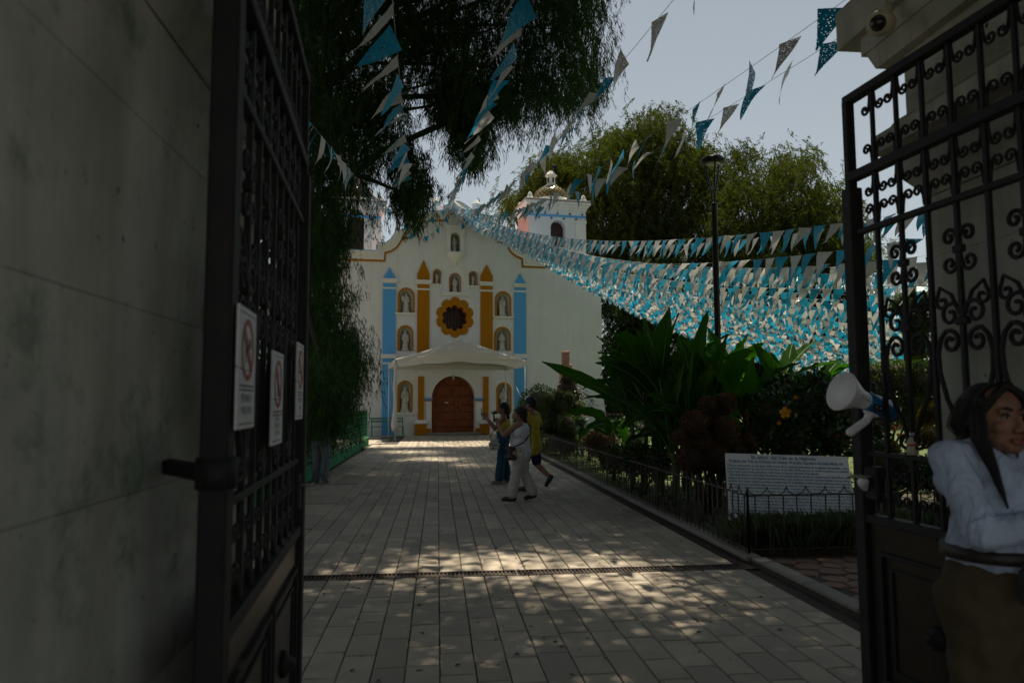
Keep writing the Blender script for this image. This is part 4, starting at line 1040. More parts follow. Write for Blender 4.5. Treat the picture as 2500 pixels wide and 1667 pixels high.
# ------------------------------------------------------------------ bell towers
def tower(px0, px1, front_Y_off, side_dir, full):
    """px0,px1: crop x of the front face; front plane set back behind the facade"""
    wback = -front_Y_off
    u0, v_top = fc(px0, 290, wback); u1 = fc(px1, 290, wback)[0]
    v_c0, v_c1 = fc((px0 + px1) / 2, 296, wback)[1], fc((px0 + px1) / 2, 243, wback)[1]
    Wd = u1 - u0; Dp = Wd * (.72 if full else 1)
    G = lambda u, v, w_: F(u, v, wback + w_)
    body_ = MB()
    uo, a_top = fc(1175, 440, wback)[0], fc(1215, 354, wback)[1]; ua_ = fc(1175, 440, wback)[0]; ub_ = fc(1256, 440, wback)[0]
    if not full: ua_, ub_ = (u0 + u1) / 2 - .45, (u0 + u1) / 2 + .45
    r = (ub_ - ua_) / 2; cc = (ua_ + ub_) / 2
    hole = [(ua_, 7.4), (ub_, 7.4)] + [(cc + r * math.cos(math.pi * i / 12), a_top - r + r * math.sin(math.pi * i / 12)) for i in range(13)]
    vv, ff = filled([(u0, 6.4), (u1, 6.4), (u1, v_c0), (u0, v_c0)], [hole], 0.5)
    body_.add([G(*p) for p in vv], ff)
    tw = body_.build('bell_tower', M['white_wall'], church)
    MB().add([G(u, v_, w_) for w_ in (-Dp, -.5) for v_ in (6.4, v_c0) for u in (u0 + .5, u1)], [(0, 1, 3, 2), (0, 4, 5, 1), (2, 3, 7, 6), (0, 2, 6, 4), (1, 5, 7, 3)]).build('tower_core', M['white_wall'], tw)
    for uu in ((u0, u1) if True else ()):
        s = -1 if uu == u0 else 1
        MB().prism([(uu - .012 if s < 0 else uu, 6.4), (uu if s < 0 else uu + .012, 6.4), (uu if s < 0 else uu + .012, v_c0), (uu - .012 if s < 0 else uu, v_c0)], G, -Dp, -.02).build('side_wall', M['pink'], tw)
    MB().add([G(*p, -.50) for p in hole], [tuple(range(len(hole)))]).build('belfry_shade_sheet', M['dark_void'], tw, fixn=False)  # dark sheet closing the arch, painted shade of the belfry inside
    # corner pilaster and its capital
    for a, b in (((u1 - .62, u1 - .02),) if full else ((u0 + .02, u0 + .5), (u1 - .5, u1 - .02))):
        MB().prism([(a, 6.4), (b, 6.4), (b, v_c0 - .75), (a, v_c0 - .75)], G, -.01, .06).prism([(a - .05, v_c0 - .75), (b + .02, v_c0 - .75), (b + .03, v_c0 - .60), (a - .08, v_c0 - .60)], G, -.01, .12).build('corner_pilaster', M['white_trim'], tw)
    MB().prism([(u0 + .003, v_c0 - .42), (u1 - .003, v_c0 - .42), (u1 - .003, v_c0 - .30), (u0 + .003, v_c0 - .30)], G, -.01, .03).build('blue_band', M['blue_paint'], tw)
    dm_ = MB()
    for k in range(9):
        uu = u0 + Wd * (k + .6) / 9.2; vv_ = v_c0 - (.22 if k % 2 == 0 else .50)
        dm_.prism([(uu - .07, vv_), (uu, vv_ - .09), (uu + .07, vv_), (uu, vv_ + .09)], G, .0, .036)
    dm_.build('tile_diamonds', M['sign_blue'] if full else M['ochre'], tw)
    tw2 = MB()
    for e, a, b in ((.05, 0, .25), (.13, .25, .5), (.24, .5, .78)):
        h = v_c1 - v_c0
        V = [G(u, v_c0 + h * k, w_) for k in (a, b) for u, w_ in ((u0 - e, e), (u1 + e, e), (u1 + e, -Dp - e), (u0 - e, -Dp - e))]
        tw2.add(V, [(0, 1, 2, 3), (4, 7, 6, 5), (0, 4, 5, 1), (1, 5, 6, 2), (2, 6, 7, 3), (3, 7, 4, 0)])
    tw2.build('tower_cornice', M['white_trim'], tw)
    e = .25; h = v_c1 - v_c0
    MB().add([G(u, v_c0 + h * k, w_) for k in (.78, .86) for u, w_ in ((u0 - e, e), (u1 + e, e), (u1 + e, -Dp - e), (u0 - e, -Dp - e))],
             [(0, 1, 2, 3), (4, 7, 6, 5), (0, 4, 5, 1), (1, 5, 6, 2), (2, 6, 7, 3), (3, 7, 4, 0)]).build('red_moulding', M['red_line'], tw)
    e = .22
    MB().add([G(u, v_c0 + h * k, w_) for k in (.86, 1.0) for u, w_ in ((u0 - e, e), (u1 + e, e), (u1 + e, -Dp - e), (u0 - e, -Dp - e))],
             [(0, 1, 2, 3), (4, 7, 6, 5), (0, 4, 5, 1), (1, 5, 6, 2), (2, 6, 7, 3), (3, 7, 4, 0)]).build('tower_coping', M['white_trim'], tw)
    vc = v_c0 + h
    for u_, w_ in ((u0 + .1, -.1), (u1 - .1, -.1), (u0 + .1, -Dp + .1), (u1 - .1, -Dp + .1)):
        MB().lathe([(.17, 0), (.17, .14), (.10, .18), (.14, .26), (.08, .36), (0, .42)], G(u_, vc, w_), (0, 0, 1), 8).build('corner_finial', M['white_trim'], tw)
    cxy = G((u0 + u1) / 2, vc, -Dp / 2)
    rd = (fc(1268, 225, wback - Wd / 2)[0] - fc(1090, 225, wback - Wd / 2)[0]) / 2
    MB().lathe([(rd + .12, 0), (rd + .12, .22), (rd + .02, .26), (rd + .02, .30)], cxy, (0, 0, 1), 24).build('drum', M['white_trim'], tw)
    # tiled dome: chequered glazed tiles as geometry
    tg, ty = MB(), MB(); NT, NR = 40, 9
    for j in range(NR):
        p0, p1 = (math.pi / 2) * (j + .04) / (NR + .6), (math.pi / 2) * (j + .96) / (NR + .6)
        for k in range(NT):
            if k % 10 == 0: continue
            t0, t1 = 2 * math.pi * (k + .03) / NT, 2 * math.pi * (k + .97) / NT
            Q = [cxy + Vector((rd * math.cos(p) * math.cos(t), rd * math.cos(p) * math.sin(t), .30 + rd * .86 * math.sin(p))) for p, t in ((p0, t0), (p0, t1), (p1, t1), (p1, t0))]
            ((tg if (j + k) % 2 else ty)).add(Q, [(0, 1, 2, 3)])
    dome = MB().lathe([(rd * .985 * math.cos(math.pi / 2 * i / 12), .30 + rd * .845 * math.sin(math.pi / 2 * i / 12)) for i in range(13)], cxy, (0, 0, 1), 40).build('dome', M['door_wood'], tw)
    tg.build('dome_tiles', M['tile_g'], tw, fixn=False); ty.build('dome_tiles', M['tile_y'], tw, fixn=False)
    rb = MB()
    for k in range(4):
        t = 2 * math.pi * (k * 10 + .5) / NT
        rb.tube([cxy + Vector((rd * 1.01 * math.cos(p) * math.cos(t), rd * 1.01 * math.cos(p) * math.sin(t), .30 + rd * .865 * math.sin(p))) for p in [math.pi / 2 * i / 10 for i in range(11)]], .055, 6)
    rb.build('dome_ribs', M['tile_o'], tw)
    zt = .30 + rd * .84
    ct = cxy + Vector((0, 0, zt))
    MB().lathe([(.36, -.05), (.36, .05), (.25, .08), (.24, .55), (.34, .60), (.36, .66), (.28, .70), (.22, .82), (.08, .92), (0, .94)], ct, (0, 0, 1), 10).build('lantern', M['white_trim'], tw)
    for k in range(5):
        t = 2 * math.pi * k / 5 - 1.2
        MB().cyl(ct + Vector((.24 * math.cos(t), .24 * math.sin(t), .18)), ct + Vector((.262 * math.cos(t), .262 * math.sin(t), .46)), .055, .05, 6).build('lantern_shade_plug', M['dark_void'], tw)  # solid dark plugs, the shade of openings put in as colour
    if full:
        cr = MB(); z0 = .92; Z = lambda x, z: ct + FU * x + Vector((0, 0, z))
        cr.cyl(Z(0, z0), Z(0, 2.55), .022, n=5).cyl(Z(-.42, 2.05), Z(.42, 2.05), .020, n=5)
        for a, b in ((-.42, 2.05), (.42, 2.05), (0, 2.55)): cr.sph(Z(a, b), .05, 6, 4)
        for k in range(8):
            t = math.pi / 4 * k + .39; cr.cyl(Z(.06 * math.cos(t), 2.05 + .06 * math.sin(t)), Z(.26 * math.cos(t), 2.05 + .26 * math.sin(t)), .010, n=4)
        cr.tube([Z(.03, 1.2), Z(.12, 1.32), Z(.26, 1.30), Z(.36, 1.22), Z(.34, 1.12)], .02, 5).add([Z(.10, 1.12), Z(.42, 1.10), Z(.40, 1.26), Z(.12, 1.28)], [(0, 1, 2, 3)])
        cr.build('iron_cross', M['iron'], tw)
    return tw
M['tile_g'] = simple('green_tile', (0.055, 0.060, 0.022), 0.22, c2=(0.09, 0.08, 0.03), scale=8)
M['tile_y'] = simple('yellow_tile', (0.30, 0.22, 0.06), 0.22, c2=(0.22, 0.17, 0.05), scale=8)
M['tile_o'] = simple('ochre_tile', (0.28, 0.19, 0.055), 0.25)
tower(1055, 1366, 2.2, -1, True)
tower(-30, 248, 2.2, 1, False)
# pinnacles on the gable shoulders
for cx, cy, k in ((549, 225, 1.0), (769, 238, 1.0)):
    u, vt = fc(cx, cy, -1.2)
    MB().lathe([(.30, -1.35), (.30, -.95), (.34, -.92), (.34, -.80), (.26, -.76), (.26, -.66), (.32, -.62), (.32, -.50), (.24, -.46), (.27, -.30), (.27, -.28), (0, .0)], F(u, vt, -1.2), (0, 0, 1), 4, False).build('pinnacle', M['white_trim'], church)
u, vt = fc(592, 262, -1.4); MB().lathe([(.16, -.6), (.16, -.3), (0, 0)], F(u, vt, -1.4), (0, 0, 1), 4, False).build('pinnacle', M['pink'], church)
# iron star ornament on the very top
st = MB(); pc = F(fc(612, 235)[0], fc(612, 235)[1], 0.3)
for k in range(16):
    t = 2 * math.pi * k / 16; L = .62 if k % 4 == 0 else .38 if k % 2 == 0 else .28
    st.cyl(pc, pc + FU * (L * math.cos(t)) + Vector((0, 0, L * math.sin(t))), .014, .005, 4)
st.cyl(pc, pc - Vector((0, 0, 1.2)), .02, n=5)
tag(st.build('star_ornament', M['iron'], None), 'thin dark iron star standing on top of the church gable', 'ornament')

# ------------------------------------------------------------------ saints
def saint(kind, h):
    m = MB()
    m.cap((0, 0, .10), (0, 0, .40), .21, .16).cap((0, .0, .40), (0, 0, .72), .15, .135).sph((0, .02, .88), (.068, .075, .09)).cap((0, 0, .74), (0, 0, .84), .055, .05)
    m.cap((-.12, 0, .73), (.12, 0, .73), .07, .07)
    m.cap((.15, 0, .72), (.19, .04, .55), .055, .05).cap((-.15, 0, .72), (-.19, .04, .55), .055, .05)
    m.box(-.24, .24, -.16, .2, 0, .07)
    for k in range(5):
        a = -0.9 + .45 * k; m.cap((.19 * math.sin(a), .19 * math.cos(a) * .8, .08), (.10 * math.sin(a), .13 * math.cos(a), .5), .03, .02)
    m.cap((.0, -.05, .90), (0, -.09, .80), .07, .06)
    if kind == 'book':
        m.cap((-.19, .04, .55), (-.06, .15, .58), .045, .04).cap((.19, .04, .55), (.20, .17, .60), .045, .04).box(.10, .30, .14, .20, .58, .78).box(.17, .23, .145, .195, .78, .86)
    elif kind == 'staff':
        m.cap((.19, .04, .55), (.10, .17, .50), .045, .04).cap((-.19, .04, .55), (-.02, .16, .56), .045, .04).cap((.17, .14, .08), (.17, .14, .56), .05, .06)
    elif kind == 'child':
        m.cap((.19, .04, .55), (.04, .15, .60), .045, .04).cap((-.19, .04, .55), (-.10, .15, .48), .045, .04).sph((.10, .12, .66), (.06, .06, .09)).sph((.10, .13, .78), .045)
    elif kind == 'arms':
        m.cap((.19, .04, .55), (.03, .16, .62), .045, .04).cap((-.19, .04, .55), (-.03, .16, .54), .045, .04)
    else:
        m.cap((.19, .04, .55), (.06, .15, .64), .045, .04).cap((-.19, .04, .55), (-.17, .12, .42), .045, .04)
    m.sph((0, .085, .875), (.016, .022, .03)).sph((0, .06, .83), (.045, .03, .035))
    V, Fq = remeshed(m, 0.022, 1)
    me = np_mesh('saint_statue', V, Fq, M['statue'], True)
    return me
S_ME = {}
R_church = Matrix.Rotation(FA + math.pi, 4, 'Z')     # local +Y looks out of the facade
for q in NICHES:
    x0, x1, yt, yb, lab, kind = q
    u = (fc(x0, yb)[0] + fc(x1, yb)[0]) / 2; vb = fc((x0 + x1) / 2, yb)[1]; hh = (fc((x0 + x1) / 2, yt)[1] - vb) * 0.90
    if kind not in S_ME: S_ME[kind] = saint(kind, 1)
    o = link('saint_statue', S_ME[kind], None, Matrix.Translation(F(u, vb, -0.16)) @ R_church @ Matrix.Diagonal((hh * (.78 if hh < 1.3 else .72), hh * .72, hh, 1)))
    tag(o, 'pale stone saint in the ' + lab, 'statue', 'saints in the facade niches')
u, vb = fc(652, 530)
o = link('saint_statue', S_ME['arms'], None, Matrix.Translation(F(u, vb, -0.30)) @ R_church @ Matrix.Diagonal((.62, .62, .92, 1)))
tag(o, 'dim saint statue in the pillared niche high under the gable, below the flags', 'statue', 'saints in the facade niches')

# ------------------------------------------------------------------ canopy tent before the door
tent = thing('canopy_tent', 'white canopy tent with a peaked roof standing before the church door', 'tent', F(0, 0, 3))
wf = 4.9
TU0, TV0 = fac(964, 884, wf); TU1 = fac(1284, 884, wf)[0]; EV = fac(1125, 879, wf)[1]; PK = fac(1122, 827, wf)
wr = 0.95; TU0, TU1 = TU0, TU1
def roofz(a, b):                                   # a 0..1 across, b 0 front .. 1 back
    base = EV; pk = PK[1]; s = abs(a - .5) * 2
    z = pk - (pk - base) * (s ** 0.9)
    return z + 0.05 * math.sin(b * math.pi) * (1 - s)
rf = MB(); NA, NBk = 16, 8; V = []
for j in range(NBk + 1):
    for i in range(NA + 1):
        a, b = i / NA, j / NBk; u = TU0 + (TU1 - TU0) * a
        z = roofz(a, b) - 0.05 * abs(math.sin(a * 9)) * math.sin(b * math.pi) * .5
        V.append(F(u, z, wf + (wr - wf) * b))
rf.add(V, [(j * (NA + 1) + i, j * (NA + 1) + i + 1, (j + 1) * (NA + 1) + i + 1, (j + 1) * (NA + 1) + i) for j in range(NBk) for i in range(NA)], True)
rf.build('roof_cloth', M['tent'], tent, fixn=False)
for wq in (wf + .01, wr - .01):
    fr = MB()                    # gable cloths with folds
    V = []; NJ = 7
    for i in range(NA * 3 + 1):
        a = i / (NA * 3); u = TU0 + (TU1 - TU0) * a; zt = roofz(a, 0) + .012; zb = EV - .02
        for j in range(NJ + 1):
            b = j / NJ; k = 0.035 * math.sin(a * 31 + 3 * b) * math.sin(b * math.pi) + 0.10 * math.sin(b * math.pi) * math.sin(a * math.pi)
            V.append(F(u, zt + (zb - zt) * b, wq + k))
    fr.add(V, [(i * (NJ + 1) + j, (i + 1) * (NJ + 1) + j, (i + 1) * (NJ + 1) + j + 1, i * (NJ + 1) + j + 1) for i in range(NA * 3) for j in range(NJ)], True)
    fr.build('gable_cloth', M['tent'], tent, fixn=False)
vl = MB()                                         # wavy valance on four sides
def val(p, q, amp, drop):
    V = []; N = 60
    for i in range(N + 1):
        t = i / N; b = p + (q - p) * t; nn = (q - p).cross(Vector((0, 0, 1))).normalized()
        dz = drop(t)
        for j in range(4):
            s = j / 3; V.append(b + nn * amp * math.sin(t * 70 + math.sin(t * 17) * 2) * s + Vector((0, 0, -dz * s)))
    vl.add(V, [(i * 4 + j, (i + 1) * 4 + j, (i + 1) * 4 + j + 1, i * 4 + j + 1) for i in range(N) for j in range(3)], True)
c00, c10, c11, c01 = F(TU0, EV - .01, wf + .02), F(TU1, EV - .01, wf + .02), F(TU1, EV - .01, wr), F(TU0, EV - .01, wr)
val(c00, c10, 0.018, lambda t: 0.06 + 0.26 * (abs(t - .5) * 2) ** 1.3 + .02 * math.sin(t * 23)); val(c10, c11, .015, lambda t: .26); val(c01, c00, .015, lambda t: .26); val(c11, c01, .015, lambda t: .24)
vl.build('valance', M['tent'], tent, fixn=False)
for u in (TU0 + .04, TU1 - .04):
    for wq in (wf - .05, wr + .05):
        MB().cyl(F(u, 0, wq), F(u, EV - .02, wq), .032, n=8).cyl(F(u, 0, wq), F(u, .012, wq), .09, .09, 8).build('leg', M['white_metal'], tent)
for u in (TU0 + .04, TU1 - .04): MB().cyl(F(u, EV - .03, wf - .05), F(u, EV - .03, wr + .05), .024, n=6).build('beam', M['white_metal'], tent)
for wq in (wf - .05, wr + .05): MB().cyl(F(TU0 + .04, EV - .03, wq), F(TU1 - .04, EV - .03, wq), .024, n=6).build('beam', M['white_metal'], tent)
for u in ((TU0 + .04, TU1 - .04)):
    MB().cyl(F(u, EV - .05, wr + .1), F(u, 1.5, wf - .08), .010, n=5).build('tie_rope', M['white_metal'], tent)
# rolled side cloth tied along the front left leg
pts = [F(TU0 + .02 + .015 * math.sin(i * .9), EV - .05 - (EV - .42) * i / 14, wf) for i in range(15)]
MB().tube(pts, [.05, .085, .075, .07, .07, .065, .07, .065, .075, .08, .09, .11, .135, .15, .11], 9).build('rolled_cloth', M['tent'], tent)

# bench against the facade
bu0, bv = fac(905, 1058, 0.6); bu1 = fac(985, 1058, .6)[0]
bn = thing('bench', 'green metal bench against the church wall left of the tent', 'bench', F((bu0 + bu1) / 2, 0, .5))
B_ = lambda mb: arr(mb, lambda v: F(v.x, v.z, v.y))
for z_ in (.70, .84): B_(MB().box(bu0, bu1, .30, .335, z_ - .035, z_ + .035, .006)).build('backrest_slat', M['bench_green'], bn)
for y_ in (.40, .52, .64): B_(MB().box(bu0, bu1, y_ - .045, y_ + .045, .43, .46, .006)).build('seat_slat', M['bench_green'], bn)
for x_ in (bu0 + .06, bu1 - .02):
    B_(MB().box(x_ - .02, x_ + .02, .28, .32, 0, .88)).build('leg', M['bench_green'], bn)
    B_(MB().box(x_ - .02, x_ + .02, .66, .70, 0, .43).box(x_ - .02, x_ + .02, .32, .66, .39, .43)).build('leg', M['bench_green'], bn)
# planter with leaves beside the door (right)
pu, pv = fc(872, 1420, 1.2)
pt = thing('planter', 'white planter with green leaves standing right of the church door', 'planter', F(pu, 0, 1.0))
arr(MB().box(-.22, .22, -.18, .18, 0, pv, .02).box(-.25, .25, -.2, .2, pv, pv + .06, .01), lambda v: F(pu + v.x, v.z, 1.0 + v.y)).build('pot', M['white_trim'], pt)
pm = MB()
for k in range(26):
    a = rnd.uniform(0, 6.28); e = rnd.uniform(.3, 1.2); b0 = F(pu, pv + .05, 1.0); L = rnd.uniform(.15, .3)
    d = Vector((math.cos(a) * math.cos(e), math.sin(a) * math.cos(e), math.sin(e))); s = d.orthogonal().normalized() * .04
    pm.add([b0, b0 + d * L * .5 + s, b0 + d * L, b0 + d * L * .5 - s], [(0, 1, 2, 3)])
pm.build('leaves', M['hibiscus'], pt, fixn=False)
# ================================================================== VEGETATION
def in_poly(x, y, P):
    c = False; n = len(P); j = n - 1
    for i in range(n):
        if (P[i][1] > y) != (P[j][1] > y) and x < (P[j][0] - P[i][0]) * (y - P[i][1]) / (P[j][1] - P[i][1]) + P[i][0]: c = not c
        j = i
    return c
def blades(P, D, L, W, name, mat, parent, curl=0.0):
    """diamond shaped leaf faces: bases P, directions D, lengths L, widths W (numpy)"""
    N = len(P); D = D / np.linalg.norm(D, axis=1, keepdims=True)
    rv = nrs.normal(size=(N, 3)); S = np.cross(D, rv); S /= np.linalg.norm(S, axis=1, keepdims=True) + 1e-9
    a = P + D * (L * 0.45)[:, None]
    Nn = np.cross(D, S)
    V = np.empty((N, 4, 3)); V[:, 0] = P; V[:, 1] = a + S * (W / 2)[:, None]; V[:, 2] = P + D * L[:, None] + Nn * (L * curl)[:, None]; V[:, 3] = a - S * (W / 2)[:, None]
    Fq = np.arange(N * 4).reshape(N, 4)
    return wmesh(name, V.reshape(-1, 3), Fq, mat, parent)

def limb_tree(name, label, group, trunk, th, tr, clusters, mat, bl, bw, per, sig, droop=0.5, limbs=18, hang=1.0, more=None):
    """tree: trunk base, trunk height and radius; clusters = list of (Vector, scale)"""
    root = thing(name, label, 'tree', trunk, 0, group)
    T = Vector(trunk); top = T + Vector((0, 0, th))
    tb = MB()
    n = 7; pts = [T + Vector((0.12 * math.sin(i * 1.3) * tr * 2, 0.1 * math.cos(i * 1.7) * tr * 2, th * i / (n - 1))) for i in range(n)]
    pts[0] = T + Vector((0, 0, -0.1))
    tb.tube(pts, [tr * (1.5 - .25 * i if i < 2 else 1.1 - .08 * i) for i in range(n)], 10)
    ends = rnd.sample(clusters, min(limbs, len(clusters)))
    for k, (c, s) in enumerate(ends):
        st = pts[rnd.choice((3, 4, 5, 6))] if hang < 2 else pts[-1]
        mid = st.lerp(c, .5) + Vector((rnd.uniform(-.4, .4), rnd.uniform(-.4, .4), (c - st).length * .12))
        q = [st, st.lerp(mid, .5) + Vector((0, 0, .1)), mid, mid.lerp(c, .6) + Vector((rnd.uniform(-.2, .2), 0, .05)), c]
        r0 = tr * (rnd.uniform(.10, .2) if tr > .8 else rnd.uniform(.22, .45))
        tb.tube(q, [r0, r0 * .75, r0 * .5, r0 * .3, r0 * .1], 6)
    tb.build('trunk', M['bark'], root)
    crown_of(root, clusters, mat, bl, bw, per, sig, droop, hang)
    if more: crown_of(root, more[0], mat, more[1], more[2], more[3], more[4], .1, 0.0, 1.0)
    return root
def crown_of(root, clusters, mat, bl, bw, per, sig, droop, hang, loose=.18):
    Ps, Ds, Ls, Ws = [], [], [], []
    for c, s in clusters:
        m = int(per * s)
        # sub sprays: each a short drooping twig with blades along it
        ns = max(3, int(m / 24)); 
        base = nrs.normal(size=(ns, 3)) * np.array(sig) * s + np.array(c)
        az = nrs.uniform(0, 2 * np.pi, ns); dirn = np.stack([np.cos(az) * (1 - droop), np.sin(az) * (1 - droop), -np.abs(nrs.normal(droop, .25, ns))], 1)
        dirn /= np.linalg.norm(dirn, axis=1, keepdims=True)
        k = 24; t = nrs.uniform(0, 1, (ns, k)); ln = bl * nrs.uniform(2.0, 4.0, ns)[:, None] * s
        p = base[:, None, :] + dirn[:, None, :] * (t * ln)[:, :, None] + np.stack([np.zeros((ns, k)), np.zeros((ns, k)), -0.35 * t * t * ln], 2) + nrs.normal(size=(ns, k, 3)) * bl * loose
        d = dirn[:, None, :] + nrs.normal(size=(ns, k, 3)) * .38 + np.array([0, 0, -0.45 * hang])
        Ps.append(p.reshape(-1, 3)); Ds.append(d.reshape(-1, 3)); Ls.append(bl * nrs.uniform(.6, 1.25, ns * k)); Ws.append(bw * nrs.uniform(.6, 1.3, ns * k))
    P, D, L, W = np.concatenate(Ps), np.concatenate(Ds), np.concatenate(Ls), np.concatenate(Ws)
    if loose > .5:                                  # unseen shading crown: blades that would show in the frame are dropped
        q = (P - np.array(CAM)) @ np.array(RC); px, py = 1250 - FPX * q[:, 0] / q[:, 2], 833.5 + FPX * q[:, 1] / q[:, 2]
        ok = (py < -60) | (px < 700) | (px > 2600); P, D, L, W = P[ok], D[ok], L[ok], W[ok]
    return blades(P, D, L, W, 'crown', mat, root)
S_ = 1.063
def clusters_in(poly, n, d0, d1, s0=.7, s1=1.3, shrink=0):
    P = [(x * S_, y * S_) for x, y in poly]; xs_ = [p[0] for p in P]; ys_ = [p[1] for p in P]; out = []
    while len(out) < n:
        x, y = rnd.uniform(min(xs_), max(xs_)), rnd.uniform(min(ys_), max(ys_))
        if in_poly(x, y, P): out.append((at(x, y, rnd.uniform(d0, d1)), rnd.uniform(s0, s1)))
    return out
# --- the great near cypress, its crown hanging over the path from the left
canopy = [(640, -120), (1395, -120), (1368, -20), (1380, 40), (1386, 110), (1380, 205), (1350, 225), (1315, 238), (1285, 225), (1258, 195), (1228, 245), (1190, 258), (1150, 245),
          (1108, 255), (1100, 320), (1088, 375), (1076, 345), (1068, 252), (1040, 262), (1012, 235), (1000, 180), (975, 150), (935, 140), (922, 165), (915, 235), (930, 270),
          (935, 320), (925, 350), (890, 340), (862, 370), (830, 420), (806, 500), (780, 540), (640, 540)]
column = [(660, 500), (770, 500), (758, 600), (762, 680), (785, 730), (822, 775), (830, 820), (805, 860), (822, 890), (800, 925), (765, 935), (745, 925), (715, 970), (670, 970), (660, 900)]
cl = clusters_in(canopy, 520, 14.5, 20.0, .6, 1.1) + clusters_in(column, 170, 15.5, 21.0, .7, 1.1)
cl += clusters_in([(690, 840), (775, 840), (785, 900), (750, 950), (690, 950)], 20, 12.3, 13.4, .45, .7)
cl += clusters_in([(1000, 170), (1108, 190), (1108, 270), (1090, 370), (1074, 345), (1042, 270), (1005, 250)], 60, 15, 18.5, .5, .8)
cl += clusters_in([(925, 290), (972, 325), (980, 420), (965, 460), (925, 510), (905, 490), (910, 430)], 34, 15, 18, .35, .6)
big = []                                           # unseen upper crown, added above the frame and shaped to shade path and gate
SUN_GAPS = [(.65, 6.98, 2.05, 1.08), (1.8, 5.7, .65, .5), (-.9, 24.2, 1.5, 1.3), (.2, 5.0, .4, .35), (1.0, 9.6, .4, .5), (-.6, 11.5, .45, .7), (1.9, 13.5, .5, .8),  # gaps left in the unseen crown where sun patches fall on the ground
         (.1, 15.2, .5, .7), (-1.3, 17.0, .7, .9), (.9, 18.6, .8, .8), (-.2, 21.0, 1.5, 1.4), (2.2, 19.5, .6, .9), (-1.6, 13.0, .4, .6)]
gx = -6.0
while gx < 7.6:
    gy = 0.6
    while gy < 26.5:
        for r_ in range(3):
            ax, ay = gx + rnd.uniform(-.3, .3), gy + rnd.uniform(-.3, .3)
            if (ax > 4.5 and ay > 10.4) or (ax > 3.3 and ay > 12.5): continue
            if any(((ax - h[0]) / h[2]) ** 2 + ((ay - h[1]) / h[3]) ** 2 < 1 for h in SUN_GAPS): continue
            z = 4.4 + .78 * ay + rnd.uniform(0, 3.2)
            for _ in range(40):
                q_ = proj(Vector((ax + z * sdir.x / sdir.z, ay + z * sdir.y / sdir.z, z)))
                if q_ is None or q_[1] < -330 or not -300 < q_[0] < 2800 or (q_[0] < 1200 and q_[1] < -120): break
                z += .35
            big.append((Vector((ax + z * sdir.x / sdir.z, ay + z * sdir.y / sdir.z, z)), rnd.uniform(.8, 1.1)))
        gy += .62
    gx += .62
limb_tree('cypress_tree', 'huge dark cypress whose drooping boughs hang over the path from the left', None, (-5.2, 18.0, 0), 8.5, 0.85, cl,
          M['cypress_near'], 0.155, 0.0165, 700, (.29, .45, .36), .70, 46, 1.25, (big, .26, .060, 240, (.27, .27, .27)))
# --- big trees behind the church on the right
trees = [
    ([(1165, 470), (1170, 450), (1232, 420), (1230, 390), (1262, 362), (1300, 378), (1330, 392), (1345, 440), (1350, 560), (1290, 520), (1240, 480), (1200, 475)], 95, 49, 54, 'sunlit cypress rising behind the tiled dome of the bell tower', (1300, 51), 'cypress_far'),
    ([(1320, 400), (1335, 310), (1400, 298), (1412, 272), (1470, 268), (1528, 246), (1562, 280), (1598, 335), (1640, 365), (1642, 520), (1632, 560), (1590, 640), (1530, 640), (1400, 640), (1360, 560), (1350, 500)], 190, 45, 53, 'tallest sunlit cypress with a broad crown right of the bell tower', (1490, 49), 'cypress_far'),
    ([(1650, 350), (1700, 338), (1742, 358), (1838, 356), (1858, 388), (1848, 425), (1925, 428), (1942, 470), (1980, 525), (1992, 585), (1955, 615), (1850, 630), (1700, 640), (1620, 600), (1645, 450)], 150, 42, 48, 'spreading sunlit cypress behind the lamp post and the flags', (1790, 45), 'cypress_far'),
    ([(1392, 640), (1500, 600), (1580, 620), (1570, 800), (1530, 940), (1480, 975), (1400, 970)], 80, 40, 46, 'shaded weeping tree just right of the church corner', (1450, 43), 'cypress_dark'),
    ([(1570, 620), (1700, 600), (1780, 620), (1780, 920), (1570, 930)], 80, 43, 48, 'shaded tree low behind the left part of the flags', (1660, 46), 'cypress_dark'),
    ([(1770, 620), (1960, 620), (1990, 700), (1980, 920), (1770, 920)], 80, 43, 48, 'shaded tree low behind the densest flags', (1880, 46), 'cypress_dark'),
]
for poly, n, d0, d1, lab, (tx, td), mt in trees:
    g = at(tx * S_, 985, td)
    limb_tree('cypress_tree', lab, 'trees behind the church', (g.x, g.y, 0), 5.5, .65, clusters_in(poly, n, d0, d1, .7, 1.25), M[mt], 0.33, 0.058, 820, (.62, .8, .5), .45, 26, .8)
# far hedge line closing the view
for k, (x0, x1, Y, h) in enumerate(((-60, -14, 60, 9), (16, 70, 75, 7))):
    cs = []
    for i in range(60): cs.append((Vector((rnd.uniform(x0, x1), rnd.uniform(Y, Y + 8), rnd.uniform(1, h))), rnd.uniform(1.2, 2)))
    limb_tree('tree_row', 'far row of trees closing the garden on the %s' % ('left' if k == 0 else 'right'), None, ((x0 + x1) / 2, Y + 4, 0), 4, .5, cs, M['cypress_dark'], 0.8, 0.22, 200, (1.6, 1.2, 1.2), .4, 10)

